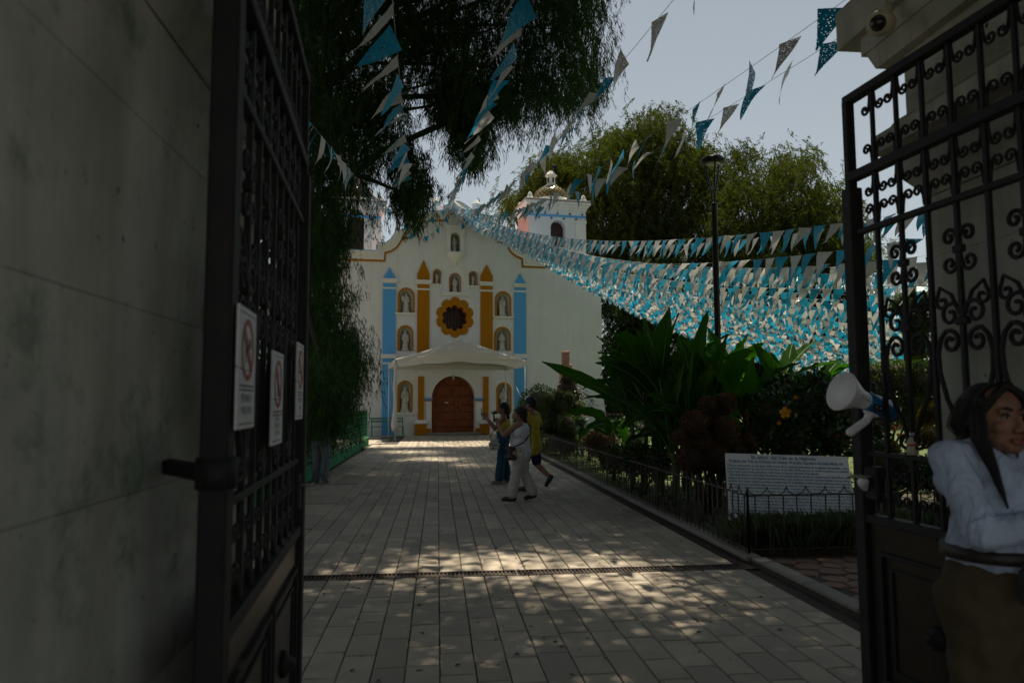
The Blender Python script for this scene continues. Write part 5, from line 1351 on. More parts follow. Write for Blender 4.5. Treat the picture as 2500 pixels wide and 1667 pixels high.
# ------------------------------------------------------------------ clipped shrubs
def shrub(name, label, group, lobes, mat, leaf, n, base=None, cat='shrub', mat2=None, shell=(.82, 1.02), stem=True, core=.78):
    """lobes: list of (center, (rx,ry,rz)); leaves sit in the shell of every lobe"""
    b = base or Vector((lobes[0][0].x, lobes[0][0].y, 0.05))
    root = thing(name, label, cat, b, 0, group)
    P, D = [], []
    tot = sum(r[0] * r[2] for c, r in lobes)
    for c, r in lobes:
        k = max(60, int(n * r[0] * r[2] / tot))
        v = nrs.normal(size=(k, 3)); v /= np.linalg.norm(v, axis=1, keepdims=True)
        rad = nrs.uniform(shell[0], shell[1], k)[:, None]
        rad *= 1 + 0.06 * np.sin(v[:, :1] * 7 + c.x * 9) * np.cos(v[:, 2:] * 6)
        P.append(np.array(c) + v * rad * np.array(r)); D.append(v * .7 + nrs.normal(size=(k, 3)) * .75)
    P, D = np.concatenate(P), np.concatenate(D)
    ok = P[:, 2] > 0.03; P, D = P[ok], D[ok]
    blades(P, D, leaf * nrs.uniform(.7, 1.4, len(P)), leaf * .55 * nrs.uniform(.7, 1.3, len(P)), 'foliage', M[mat], root, .12)
    if stem:
        m = MB()
        for c, r in lobes:
            m.tube([b + Vector((rnd.uniform(-.05, .05), rnd.uniform(-.05, .05), -.05)), b.lerp(c, .5) + Vector((rnd.uniform(-.06, .06), 0, 0)), c], [.03, .024, .012], 5)
        for c, r in lobes: m.sph(c, tuple(x * core for x in r), 10, 7)
        m.build('stem', M['twig'], root)
    return root
def lobe(x, y, d, rpx, k=(1, 1, 1)):
    r = rpx * d / 1800; return (at(x, y, d), (r * k[0], r * k[1], r * k[2]))
shrub('clipped_bush', 'big dark dome shaped bush against the right side of the church', None, [lobe(1322, 1002, 27, 62, (1, 1, 1.0)), lobe(1300, 1030, 27, 50)], 'box', .075, 6500)
shrub('conical_bush', 'brown leaved conical bush rising behind the clipped topiary', None, [lobe(1388, 952, 24.5, 27, (1, 1, 1.2)), lobe(1386, 925, 24.5, 17), lobe(1394, 990, 24.5, 32, (1, 1, 1.3))], 'brownbush', .085, 2600, shell=(.5, 1.05))
shrub('topiary', 'cloud pruned green topiary of many balls beside the path fence', None,
      [lobe(1384, 1040, 21.5, 31), lobe(1341, 1040, 21.8, 24), lobe(1365, 963, 22, 12), lobe(1389, 970, 22, 15), lobe(1342, 980, 22, 14), lobe(1366, 992, 22, 22), lobe(1411, 994, 22, 17), lobe(1402, 1015, 22, 16), lobe(1346, 1010, 22, 17), lobe(1352, 1078, 21.6, 22), lobe(1395, 1082, 21.4, 24), lobe(1374, 1066, 21.8, 26)], 'box', .05, 9500)
shrub('rose_bush', 'small bright green bush at the right foot of the topiary', None, [lobe(1418, 1030, 21, 14), lobe(1425, 1055, 21, 15)], 'hibiscus', .07, 700, shell=(.3, 1.05))
shrub('golden_mound', 'low golden brown mound shaped shrub behind the path fence', None, [lobe(1470, 1082, 17, 42, (1, .9, .85))], 'bronze', .035, 5000)
shrub('golden_shrub', 'sunlit yellow shrub left of the golden brown mound', None, [lobe(1437, 1078, 19, 20), lobe(1452, 1062, 19.4, 14)], 'gold', .06, 900, shell=(.4, 1.05))
shrub('hedge', 'bright flowering hedge behind the golden mound', None, [lobe(1500, 1050, 20, 26), lobe(1530, 1046, 20, 28), lobe(1562, 1052, 20, 24), lobe(1545, 1075, 19, 28)], 'hibiscus', .07, 2600, shell=(.5, 1.05))
shrub('bronze_topiary', 'cloud pruned reddish bronze topiary left of the blue lettered board', None,
      [lobe(1728, 988, 9.9, 22), lobe(1773, 984, 9.9, 26), lobe(1752, 1008, 10, 26), lobe(1695, 1036, 9.7, 34), lobe(1769, 1052, 9.7, 36), lobe(1658, 1068, 9.6, 19), lobe(1735, 1105, 9.8, 42), lobe(1690, 1120, 9.8, 40), lobe(1762, 1125, 9.9, 36), lobe(1828, 1082, 9.9, 22), lobe(1715, 1075, 9.8, 40), lobe(1795, 1100, 9.9, 30)], 'bronze', .026, 30000, core=.9)
shrub('dark_bush', 'dark low bush in the shade left of the bronze topiary', None, [lobe(1560, 1120, 12, 40), lobe(1500, 1120, 14, 34), lobe(1610, 1130, 11, 36)], 'hibiscus', .06, 3000)
hib = shrub('hibiscus_bush', 'leafy green hibiscus bush with a yellow flower above the lettered board', None,
      [lobe(1890, 1010, 10.3, 62, (1, .8, .95)), lobe(1960, 1005, 10.5, 70, (1, .8, .95)), lobe(2040, 1000, 10.4, 66, (1, .8, 1)), lobe(2110, 1030, 10.6, 58), lobe(1920, 960, 10.8, 46), lobe(2000, 950, 10.9, 46), lobe(1930, 1075, 10.2, 56, (1, .8, .9)), lobe(2030, 1070, 10.2, 60, (1, .8, .9)), lobe(1860, 1060, 10.2, 44)], 'hibiscus', .10, 8200, shell=(.35, 1.08))
shrub('clipped_hedge', 'long clipped hedge seen through the bars of the right gate', None,
      [lobe(2130, 925, 13.4, 46, (1, .8, 1)), lobe(2185, 922, 13.4, 46, (1, .8, 1)), lobe(2240, 918, 13.4, 48, (1, .8, 1)), lobe(2300, 918, 13.4, 48), lobe(2150, 1000, 13.4, 54), lobe(2230, 1000, 13.4, 54), lobe(2310, 1000, 13.4, 54)], 'box', .05, 14000)
shrub('ball_topiary', 'tall ball pruned topiary above the hedge behind the right gate', None,
      [lobe(2200, 742, 14, 27), lobe(2258, 738, 14, 34), lobe(2234, 785, 14, 27), lobe(2286, 764, 14, 15), lobe(2240, 820, 14, 27), lobe(2225, 712, 14, 18), lobe(2262, 790, 14, 24), lobe(2240, 860, 14, 26)], 'box', .04, 9000)
shrub('golden_bush', 'upper golden leaved bush right of the megaphone behind the gate', None, [lobe(2282, 1005, 11, 30, (1.2, 1, .8)), lobe(2262, 1018, 11, 20)], 'gold', .035, 3600)
shrub('golden_bush', 'lower golden leaved bush behind the right gate beside the guard', None, [lobe(2278, 1068, 10.6, 34, (1.2, 1, .85)), lobe(2300, 1080, 10.6, 26)], 'gold', .035, 3400)
shrub('green_bush', 'dark green bush behind the lower bars of the right gate', None, [lobe(2150, 1110, 10, 42), lobe(2210, 1150, 9.6, 48), lobe(2150, 1190, 9.5, 46), lobe(2270, 1160, 9.6, 46)], 'hibiscus', .05, 5500, shell=(.5, 1.05))
shrub('golden_shrub', 'small yellow shrub low behind the bars of the right gate', None, [lobe(2140, 1130, 9.2, 26), lobe(2180, 1095, 9.2, 16)], 'gold', .035, 1300)

def flower(name, label, c, r, mat, cat='flower', group=None, facing=None):
    root = thing(name, label, cat, c, 0, group); f = (CAM - c).normalized() if facing is None else facing
    a = f.orthogonal().normalized(); b = f.cross(a); m = MB()
    for k in range(5):
        t = 2 * math.pi * k / 5 + .3; d = a * math.cos(t) + b * math.sin(t); s = -a * math.sin(t) + b * math.cos(t)
        m.add([c, c + d * r * .6 + s * r * .42 + f * r * .15, c + d * r * 1.05 + s * r * .25 - f * r * .05, c + d * r * 1.05 - s * r * .25 + f * r * .02, c + d * r * .6 - s * r * .42 + f * r * .2], [(0, 1, 2, 3, 4)])
    m.build('petals', M[mat], root, fixn=False)
    MB().cyl(c, c + f * r * .7, r * .07, r * .10, 6).build('stamen', M['flower_o'], root)
    return root
flower('hibiscus_flower', 'large open yellow orange hibiscus flower on the leafy bush', at(1917, 1007, 9.55), .072, 'flower_y')
flower('hibiscus_flower', 'small orange bud high on the hibiscus bush near the megaphone', at(1942, 970, 9.9), .028, 'flower_o')
flower('hibiscus_flower', 'faded orange flower low left of the yellow hibiscus flower', at(1902, 1033, 9.7), .03, 'flower_o')
flower('red_flower', 'left one of two small red flowers beside the gate post', at(2046, 1063, 9.7), .016, 'flower_r', group='small red flowers')
flower('red_flower', 'right one of two small red flowers beside the gate post', at(2061, 1059, 9.7), .016, 'flower_r', group='small red flowers')
flower('red_flower', 'red flower at the right edge of the round topiary', at(1426, 1011, 20.5), .05, 'flower_r', group='small red flowers')
flower('red_flower', 'red flower over the golden mound by the church corner', at(1474, 1044, 18), .04, 'flower_r', group='small red flowers')
for k, (x, y) in enumerate(((1507, 1032), (1540, 1030), (1490, 1048))):
    flower('orange_flower', ['orange flower on the bright hedge, left of centre', 'orange flower on the right part of the bright hedge', 'lowest orange flower on the bright hedge'][k], at(x, y, 19.3), .045, 'flower_o', group='orange flowers on the hedge')
# canna lilies behind the right gate
cn = thing('canna_lily', 'orange canna lily with tall narrow leaves behind the right gate', 'plant', (at(2185, 1100, 10.4).x, 10.4, .05))
m = MB()
for x, y, s in ((2188, 1050, .10), (2200, 1066, .08), (2172, 1054, .06), (2171, 1070, .06)):
    c = at(x, y, 10.2)
    for k in range(6):
        t = rnd.uniform(0, 6.28); d = Vector((math.cos(t) * .5, math.sin(t) * .5, rnd.uniform(.3, 1))).normalized(); q = d.orthogonal().normalized() * s * .35
        m.add([c, c + d * s * .5 + q, c + d * s, c + d * s * .5 - q], [(0, 1, 2, 3)])
m.build('blossom', M['flower_o'], cn, fixn=False)
m = MB()
for k in range(7):
    b0 = Vector((cn.location.x + rnd.uniform(-.12, .12), 10.4 + rnd.uniform(-.1, .1), .05)); t = rnd.uniform(0, 6.28); h = rnd.uniform(.7, 1.15)
    p = [b0, b0 + Vector((.05 * math.cos(t), .05 * math.sin(t), h * .5)), b0 + Vector((.16 * math.cos(t), .16 * math.sin(t), h))]; q = Vector((-math.sin(t), math.cos(t), 0)) * .035
    m.add([p[0] - q * .3, p[0] + q * .3, p[1] + q, p[2], p[1] - q], [(0, 1, 2, 3, 4)])
m.build('leaves', M['banana'], cn, fixn=False)

# ------------------------------------------------------------------ banana like heliconias
def banana_leaf(mb, base, az, el, L, W, droop, fold=.25):
    d = Vector((math.cos(az) * math.cos(el), math.sin(az) * math.cos(el), math.sin(el))); n = 11; V = []
    p = Vector(base); side0 = Vector((-math.sin(az), math.cos(az), 0)); st = 0.16
    tw = rnd.uniform(-.5, .5); roll = rnd.uniform(-.8, .8)
    for i in range(n):
        t = i / (n - 1)
        if i: p = p + d * (L / (n - 1))
        d = (d + Vector((0, 0, -droop * 1.6 / (n - 1)))).normalized()
        up = side0.cross(d).normalized() * -1
        if up.z < 0: up = -up
        a = roll + tw * t; s = side0 * math.cos(a) + up * math.sin(a); u2 = up * math.cos(a) - side0 * math.sin(a)
        w_ = 0 if t < st else W * (math.sin(math.pi * ((t - st) / (1 - st)) ** .72)) ** .75
        w_ = max(w_, .008) if i < n - 1 else .002
        rip = .02 * math.sin(i * 2.7 + az * 5)
        V += [p - s * w_ + u2 * (w_ * fold + rip), p - s * w_ * .5 + u2 * w_ * fold * .4, p - u2 * .006, p + s * w_ * .5 + u2 * w_ * fold * .4, p + s * w_ + u2 * (w_ * fold - rip)]
    mb.add(V, [(i * 5 + j, i * 5 + j + 1, (i + 1) * 5 + j + 1, (i + 1) * 5 + j) for i in range(n - 1) for j in range(4)], True)
    return [V[i * 5 + 2] for i in range(n)]
def heliconia(label, x, y, leaves, h, matn='banana', W0=.15, L0=1.35):
    root = thing('banana_plant', label, 'plant', (x, y, .05), 0, 'broad leaved plants behind the fence')
    base = Vector((x, y, .05)); sm = MB()
    sm.tube([base - Vector((0, 0, .08)), base + Vector((.03, 0, h * .5)), base + Vector((.0, .02, h))], [.045, .035, .022], 7); sm.build('stem', M['stem'], root)
    for (az, el, L, W, dr, hz) in leaves:
        mb = MB(); rb = banana_leaf(mb, base + Vector((0, 0, h * hz)), az, el, L, W, dr)
        lf = mb.build('leaf', M[matn], root, fixn=False)
        MB().tube(rb, [.012 * (1 - .8 * i / len(rb)) for i in range(len(rb))], 5).build('rib', M['banana_rib'], lf)
def rl(n, az0=0, spread=6.28, el=(0.8, 1.4), L=(1.05, 1.5), W=(.14, .21), dr=(.3, .9)):
    return [(az0 + rnd.uniform(-.5, .5) * spread, rnd.uniform(*el), rnd.uniform(*L), rnd.uniform(*W), rnd.uniform(*dr), rnd.uniform(.55, 1)) for _ in range(n)]
heliconia('tallest broad leaved plant of the dark clump, centre left', 3.55, 11.6, rl(7, el=(1.0, 1.5), L=(1.2, 1.6), W=(.15, .21)), 1.75)
heliconia('broad leaved plant with one long leaf reaching left over the fence', 3.35, 12.6, [(2.95, .55, 1.75, .13, .10, .9)] + rl(6, el=(.95, 1.45)), 1.6)
heliconia('broad leaved plant at the right of the dark clump before the lamp post', 4.45, 11.8, rl(8, el=(1.0, 1.45)), 1.75)
heliconia('broad leaved plant in the middle of the dark clump', 4.0, 11.2, rl(8, el=(1.1, 1.5)), 1.65)
heliconia('broad leaved plant furthest back in the dark clump', 3.9, 13.0, rl(8, el=(1.0, 1.5), L=(1.3, 1.7)), 1.8)
heliconia('low broad leaved plant drooping beside the bronze topiary', 4.05, 10.4, [(3.6, .2, .9, .14, 1.2, .8), (2.4, .5, .8, .13, 1.0, .7), (5.6, .1, .8, .15, 1.3, .9), (.3, .2, .8, .16, 1.4, .9)], 1.25)
heliconia('low broad leaved plant at the left edge of the dark clump', 3.4, 14.2, rl(6, el=(.2, .9), L=(.9, 1.2)), 1.1)
for x_, y_, h_, n_, lab_ in ((3.75, 10.9, 1.35, 8, 'broad leaved plant nearest the fence in the dark clump'), (4.2, 12.4, 2.0, 10, 'tall broad leaved plant behind the middle of the dark clump'),
        (3.45, 10.7, 1.0, 7, 'shorter broad leaved plant at the front left of the dark clump'), (4.85, 12.9, 1.9, 9, 'broad leaved plant just left of the lamp post'),
        (4.7, 11.0, 1.5, 8, 'broad leaved plant at the front right of the dark clump'), (3.6, 13.6, 1.9, 10, 'tall broad leaved plant at the back left of the dark clump'),
        (3.4, 12.0, 2.05, 8, 'slender broad leaved plant whose tips stand highest at the left'), (4.1, 13.8, 2.2, 9, 'broad leaved plant standing highest at the back of the dark clump'),
        (5.1, 11.9, 1.25, 8, 'low broad leaved plant in front of the lamp post'), (3.9, 11.9, 1.1, 9, 'low broad leaved plant filling the middle of the dark clump'),
        (4.6, 13.4, 2.0, 9, 'tall broad leaved plant at the back right of the dark clump')):
    heliconia(lab_, x_, y_, rl(n_, el=(.75, 1.5), L=(.9, 1.4), W=(.12, .185), dr=(.3, 1.2)), h_)
heliconia('sunlit yellow green broad leaved plant left of the megaphone', 6.15, 12.6, [(.5, .75, 1.2, .16, .25, 1), (.1, .5, 1.3, .15, .3, .95), (.9, 1.0, 1.1, .15, .3, .9), (2.6, 1.2, 1.1, .16, .3, .8), (-.2, .35, 1.2, .15, .4, .8), (5.5, .6, 1, .15, .5, .8), (1.6, 1.2, 1.2, .16, .3, .7)], 2.0)
heliconia('sunlit broad leaved plant with leaves leaning right towards the gate', 6.95, 13.0, [(.3, .55, 1.25, .15, .3, 1), (.0, .3, 1.1, .14, .35, .9), (.6, .8, 1.2, .15, .3, .9), (2.8, 1.0, 1.1, .15, .4, .8), (-.4, .2, 1.0, .15, .5, .8), (5.6, .9, 1, .16, .4, .9)], 1.85)
heliconia('sunlit broad leaved plant behind the lamp post foot', 5.45, 13.4, rl(8, el=(.8, 1.4)), 1.9)
# hanging red lobster claws
for k, (x, y, d, lab) in enumerate(((1597, 1010, 11.3, 'hanging red heliconia bloom, upper one in the dark clump'), (1627, 1085, 10.8, 'hanging red heliconia bloom, lower one near the fence'), (1825, 1040, 10.1, 'dark red heliconia bloom right of the bronze topiary'))):
    c = at(x, y, d); root = thing('heliconia_bloom', lab, 'flower', c, 0, 'red heliconia blooms'); m = MB()
    m.cyl(c + Vector((0, 0, .25)), c - Vector((0, 0, .2)), .008, n=5); m.build('stalk', M['stem'], root); m = MB()
    for i in range(8):
        z = .2 - i * .05; s = 1 if i % 2 else -1; q = c + Vector((0, 0, z))
        m.add([q, q + Vector((s * .035, -.015, .01)), q + Vector((s * .075, -.01, -.02)), q + Vector((s * .03, .015, -.025))], [(0, 1, 2), (0, 2, 3), (0, 3, 1), (1, 3, 2)])
    m.build('bracts', M['flower_r'], root, fixn=False)

# grass tufts inside the front fence, ground cover
def blades3(N, region, hgt, wd, mat, name, label, lean=.5):
    bx = nrs.uniform(region[0], region[1], N); by = nrs.uniform(region[2], region[3], N)
    tx = np.round(bx / .23) * .23 + nrs.normal(0, .05, N); ty = np.round(by / .26) * .26 + nrs.normal(0, .05, N)
    az = nrs.uniform(0, 2 * np.pi, N); h = hgt * nrs.uniform(.55, 1.1, N); l = h * nrs.uniform(.1, lean * 1.6, N)
    V = np.empty((N, 5, 3)); sx, sy = -np.sin(az) * wd, np.cos(az) * wd
    def pt(t, k): return np.stack([tx + np.cos(az) * l * t ** 2 + sx * k, ty + np.sin(az) * l * t ** 2 + sy * k, .04 + h * (t - .25 * t ** 3 * (l / h))], 1)
    V[:, 0] = pt(0, -.5); V[:, 1] = pt(0, .5); V[:, 2] = pt(.55, .5); V[:, 3] = pt(1, 0); V[:, 4] = pt(.55, -.5)
    return tag(wmesh(name, V.reshape(-1, 3), np.arange(N * 5).reshape(N, 5), mat), label, 'grass', kind='stuff')
blades3(9000, (3.3, 6.4, 7.4, 8.05), .33, .0065, M['grass'], 'grass_tufts', 'tufts of grey green grass inside the front fence below the lettered board')
P = np.stack([nrs.uniform(3.2, 9, 9000), nrs.uniform(7.4, 30, 9000), nrs.uniform(.05, .16, 9000)], 1)
D = nrs.normal(size=(9000, 3)); D[:, 2] = np.abs(D[:, 2]) * .6
o = blades(P, D, nrs.uniform(.04, .12, 9000), nrs.uniform(.02, .05, 9000), 'ground_cover', M['hibiscus'], None); tag(o, 'low leafy ground cover and litter in the garden bed', 'ground cover', kind='stuff')
P = np.stack([nrs.uniform(-9, -2.75, 9000), nrs.uniform(5, 28.5, 9000), nrs.uniform(.04, .12, 9000)], 1)
D = nrs.normal(size=(9000, 3)); D[:, 2] = np.abs(D[:, 2]) + .5
o = blades(P, D, nrs.uniform(.06, .16, 9000), nrs.uniform(.01, .03, 9000), 'lawn_grass', M['grass'], None); tag(o, 'grass growing in the fenced garden on the left', 'grass', kind='stuff')

# ================================================================== FENCES, LAMP, BOARD, MONUMENT
fn_ = thing('iron_fence', 'low dark iron fence with pointed scallops along the right side of the path', 'fence', (3.09, 7.22, .04))
me_bal = np_mesh('baluster', *(lambda m: (m.v, m.f))(MB().cyl((0, 0, 0), (0, 0, .60), .0075, n=6)), M['iron_fence'], True)
def twist():
    m = MB(); V = []; n = 16
    for i in range(n + 1):
        a = i * 0.55; z = .60 * i / n
        V += [(.0085 * math.cos(a + k * math.pi / 2), .0085 * math.sin(a + k * math.pi / 2), z) for k in range(4)]
    m.add(V, [(i * 4 + k, i * 4 + (k + 1) % 4, (i + 1) * 4 + (k + 1) % 4, (i + 1) * 4 + k) for i in range(n) for k in range(4)]); return m
mt_ = twist(); me_tw = np_mesh('baluster', mt_.v, mt_.f, M['iron_fence'])
ms = MB(); Pz = .205
ms.tube([(0, 0, .085), (.012, 0, .052), (.035, 0, .024), (.07, 0, .008), (Pz / 2, 0, .004), (Pz - .07, 0, .008), (Pz - .035, 0, .024), (Pz - .012, 0, .052), (Pz, 0, .085)], .0055, 5)
me_sc = np_mesh('scallop', ms.v, ms.f, M['iron_fence'], True)
Z0 = .045; ZT = .62
def run(p, q):
    p, q = Vector(p), Vector(q); L = (q - p).length; d = (q - p) / L; a = math.atan2(d.y, d.x)
    m = MB()
    for z in (.09, ZT): m.tube([p + Vector((0, 0, z)), q + Vector((0, 0, z))], .009, 5, False)
    m.build('rail', M['iron_fence'], fn_)
    k = 0; s = .075
    while s < L:
        link('baluster', me_tw if k % 3 == 1 else me_bal, fn_, Matrix.Translation(p + d * s + Vector((0, 0, Z0 - .02))) @ Matrix.Rotation(rnd.uniform(-.02, .02), 4, 'X')); s += .148; k += 1
    s = 0
    while s + Pz < L + .01:
        link('scallop', me_sc, fn_, Matrix.Translation(p + d * s + Vector((0, 0, ZT))) @ Matrix.Rotation(a, 4, 'Z')); s += Pz
    s = 0
    while s <= L + .01:
        c = p + d * s; MB().box(c.x - .011, c.x + .011, c.y - .011, c.y + .011, 0, .66, .003).build('post', M['iron_fence'], fn_); s += 3.08
run((3.09, 7.22, 0), (3.09, 35.0, 0)); run((3.09, 7.22, 0), (8.2, 7.22, 0))

gf = thing('green_fence', 'bright green wire mesh fence on a low green wall left of the path', 'fence', (-2.68, 18, 0))
MB().box(-2.80, -2.64, 6.0, 29.0, -0.1, .27, .012).build('low_wall', M['green_wall'], gf)
MB().box(-2.83, -2.61, 6.0, 29.0, .272, .31, .008).build('coping', M['green_metal'], gf)
y = 6.1
while y < 29.0:
    MB().box(-2.745, -2.695, y - .025, y + .025, .30, 1.32, .004).build('post', M['green_metal'], gf)
    if y + 2.28 < 29.1:
        m = MB()
        for k in range(1, 38):
            yy = y + 2.28 * k / 38; m.box(-2.723, -2.717, yy - .003, yy + .003, .36, 1.26)
        for z in (.38, .50, .62, .74, .86, .98, 1.10, 1.24): m.box(-2.727, -2.713, y + .026, y + 2.254, z - .005, z + .005)
        tag(m.build('wire_mesh', M['green_metal'], gf), kind='stuff')
        MB().box(-2.735, -2.705, y + .026, y + 2.254, 1.262, 1.29).box(-2.735, -2.705, y + .026, y + 2.254, .33, .355).build('rail', M['green_metal'], gf)
    y += 2.28
MB().box(-9, -2.70, 28.93, 28.98, .30, 1.30).build('end_panel', M['green_metal'], gf)

lp = at(1757, 985, 14.0)
lamp = thing('street_lamp', 'black street lamp with a round flat head rising above the broad leaved plants', 'street lamp', (lp.x, 14.0, .05))
b0 = Vector((lp.x, 14.0, .05)); zt = at(1752, 388, 14).z
MB().lathe([(.11, 0), (.11, .35), (.075, .45), (.066, .5), (.055, zt - 1.15), (.065, zt - 1.14), (.065, zt - .98), (.04, zt - .95)], b0, (0, 0, 1), 14).build('pole', M['black_metal'], lamp)
m = MB()
for k in range(3):
    t = 2 * math.pi * k / 3 + .4; d = Vector((math.cos(t), math.sin(t), 0))
    m.tube([b0 + Vector((0, 0, zt - 1.0)) + d * .03, b0 + Vector((0, 0, zt - .7)) + d * .05, b0 + Vector((0, 0, zt - .4)) + d * .12, b0 + Vector((0, 0, zt - .12)) + d * .16], .016, 6)
m.build('fork', M['black_metal'], lamp)
hd = MB().lathe([(.16, zt - .16), (.245, zt - .12), (.25, zt - .09), (.20, zt - .035), (.10, zt - .01), (.0, zt)], b0, (0, 0, 1), 28).build('lamp_head', M['black_metal'], lamp)
MB().lathe([(.0, zt - .155), (.15, zt - .15), (.15, zt - .165), (0, zt - .172)], b0, (0, 0, 1), 20).build('lens', M['lamp_lens'], hd)
MB().cyl(b0 + Vector((0, 0, zt - .01)), b0 + Vector((0, 0, zt + .04)), .03, .02, 8).build('sensor', M['black_metal'], hd)

# lettered board
B0 = at(1780, 1268, 8.95); B1 = at(2096, 1278, 8.75); Tl = at(1791, 1105, 9.25)
bx = (B1 - B0); bw_ = bx.length; bx.normalize(); bh = (Tl.z - B0.z); bz = Vector((0.02, .30, bh)); bz = bz - bx * bz.dot(bx); bl_ = bz.length; bz.normalize(); bn_ = bx.cross(bz)
board = thing('information_board', 'white painted board with rows of blue hand lettering behind the front fence', 'sign', B0)
WB = lambda u, v, w=0: B0 + bx * u + bz * v + bn_ * w
MB().prism([(0, 0.0), (bw_, -0.01), (bw_, bl_), (0.03, bl_)], WB, -.03, 0).build('board', M['sign_white'], board)
for u in (.2, bw_ - .25): MB().cyl(WB(u, -.02, -.045) , Vector((WB(u, 0).x, WB(u, 0).y + .02, 0)), .025, n=6).build('leg', M['iron_fence'], board)
rows = ['El Sabino del Tule en el Estado de Oaxaca. Al pueblo Zapoteco de Santa Maria del',
 'Tule se encuentra en un gran valle, cerca de la entrada principal de la iglesia del pueblo, este',
 'el arbol majestuoso de mas de dos mil anos, es un viejo noble que por lo mismo conserva, se levanta',
 'sobre una roca donde siembra y cada rama el espacio abierto de la iglesia.',
 '   Este viejo ahuehuete arbol, lleno de misterio y de leyenda, admira a propios y extranos que lo han visitado por',
 'siempre. En el tronco esta caprichosamente formado y por nombres conocidos el buen turista ve de sus ramas',
 'animales como leones, venados, cocodrilos y muchas otras. En la actualidad el sabino mide por altura de mas de cuarenta',
 'metros, por nueve de ancho, tiene un peso que no es enorme, el diametro se conoce y es unico en el mundo,',
 'de verdad los chiquillos reciben de sus creciendo su gran tronco por que nadie conocidamente medido se encuentra',
 'tiempos de vida con sus troncos vivo se conserva, todavia hoy el admirado arbol sirve de abrigo',
 'y de sombra viva como justamente centenaria. Este arbol que habitante de la tierra. Esta',
 'tierra y de las tradiciones de todos los nombres que tiene con ellos que nacieron en Tule',
 'hasta la raiz de la ceiba quemada de los siglos. Dos mil primaveras por verano ven sus hojas,',
 'de su ramaje como una bendicion, los pajaros todos cantan sobre su verde corona,',
 'con su arbol que el camino, siempre permanece en pie el arbol, corazon del pueblo desde su origen con',
 'las lluvias el prodigio de nuestros pueblos, crece el camposanto, su copa, con el viento respondiendo con el',
 'siempre con la sombra de sus ramas en paz lo que es este fresco en las comunidades de la']
tx = MB()
def put(s, u0, u1, v0, hgt, shear=.0, fit=True, cen=False):
    v, f = text_geo(s, 1.0, 'LEFT', 1, shear, .022); x0, x1 = min(p.x for p in v), max(p.x for p in v)
    k = (u1 - u0) / (x1 - x0) if fit else hgt
    tx.add([WB(u0 + (p.x - x0) * k, v0 + p.y * hgt, .0022) for p in v], f)
put('EL arbol  del Tule en la Historia', bw_ * .225, bw_ * .74, bl_ * .925, .062)
v0 = bl_ * .862
for i, s in enumerate(rows):
    hgt = .056 if i == 0 else .042
    short = i == 3
    put(s, .035 + (0.03 if i in (0, 4) else 0), bw_ * (.955 if i == 0 else .75 if short else .985), v0, hgt, .15 if i == 0 else 0)
    v0 -= .052 if i == 0 else .0405
put('Santa Maria del Tule, Oaxaca', bw_ * .80, bw_ * .97, bl_ * .04, .026)
tx.build('lettering', M['sign_blue'], board, fixn=False)

# pink stone monument
mp = at(1382, 985, 30); mo = thing('stone_monument', 'pink stone pillar monument rising above the brown conical bush', 'monument', (mp.x, 30, .0))
px = 30 / 1800
def zz_(y): return at(1382, y, 30).z
MB().box(mp.x - 17 * px, mp.x + 17 * px, 29.7, 30.4, -.05, zz_(940), .03).build('base', M['pink_stone'], mo)
MB().box(mp.x - 14 * px, mp.x + 14 * px, 29.75, 30.3, zz_(940), zz_(889), .04).build('block', M['pink_stone'], mo)
m = MB(); z = zz_(889)
for k in range(4): h = (zz_(857) - zz_(889)) / 4; m.box(mp.x - (8.5 + .6 * (k % 2)) * px, mp.x + (8.5 + .5 * (k % 2)) * px, 29.85, 30.2, z, z + h - .01, .02); z += h
m.build('shaft', M['pink_stone'], mo)
# brown rail fence beyond the church corner
rf_ = thing('rail_fence', 'brown wooden rail fence just beyond the right corner of the church', 'fence', (9, 39, 0))
for z in (.45, .95): MB().box(8.3, 14, 38.97, 39.03, z - .04, z + .04).build('rail', M['pink_stone'], rf_)
x = 8.4
while x < 14: MB().box(x - .03, x + .03, 38.9, 38.96, 0, 1.1).build('picket', M['twig'], rf_); x += .22
# ================================================================== BUNTING
FW, FH = 0.285, 0.40
def flag_mesh(seed, mat, curl):
    r = random.Random(seed); V = []; n = 6
    sk = r.uniform(-.06, .06); a = r.uniform(-1, 1) * curl; b = r.uniform(-1, 1) * curl; c = r.uniform(0, 6.28)
    for i in range(n + 1):
        t = i / n; w = FW * (1 - t) * .5 + .002
        for j in range(3):
            s = (j - 1); x = s * w + sk * t
            V.append((x, .055 * a * math.sin(t * 2.6 + .3) + 0.035 * b * s * t * (1 - t) + .008 * math.sin(7 * t + c + s) * t ** .5, -FH * t))
    F_ = [(i * 3 + j, i * 3 + j + 1, (i + 1) * 3 + j + 1, (i + 1) * 3 + j) for i in range(n) for j in range(2)]
    return np_mesh('flag', V, F_, mat, True)
FL = {}
for key, mt in (('b', 'film_blue'), ('w', 'film_white'), ('bp', 'film_blue_p'), ('wp', 'film_white_p')):
    FL[key] = [flag_mesh(i * 7 + hash(key) % 1 + len(key), M[mt], 1.0) for i in range(5)]
A_TOP = F(*fac(1109, 490, .35), .35)
NI = [0]
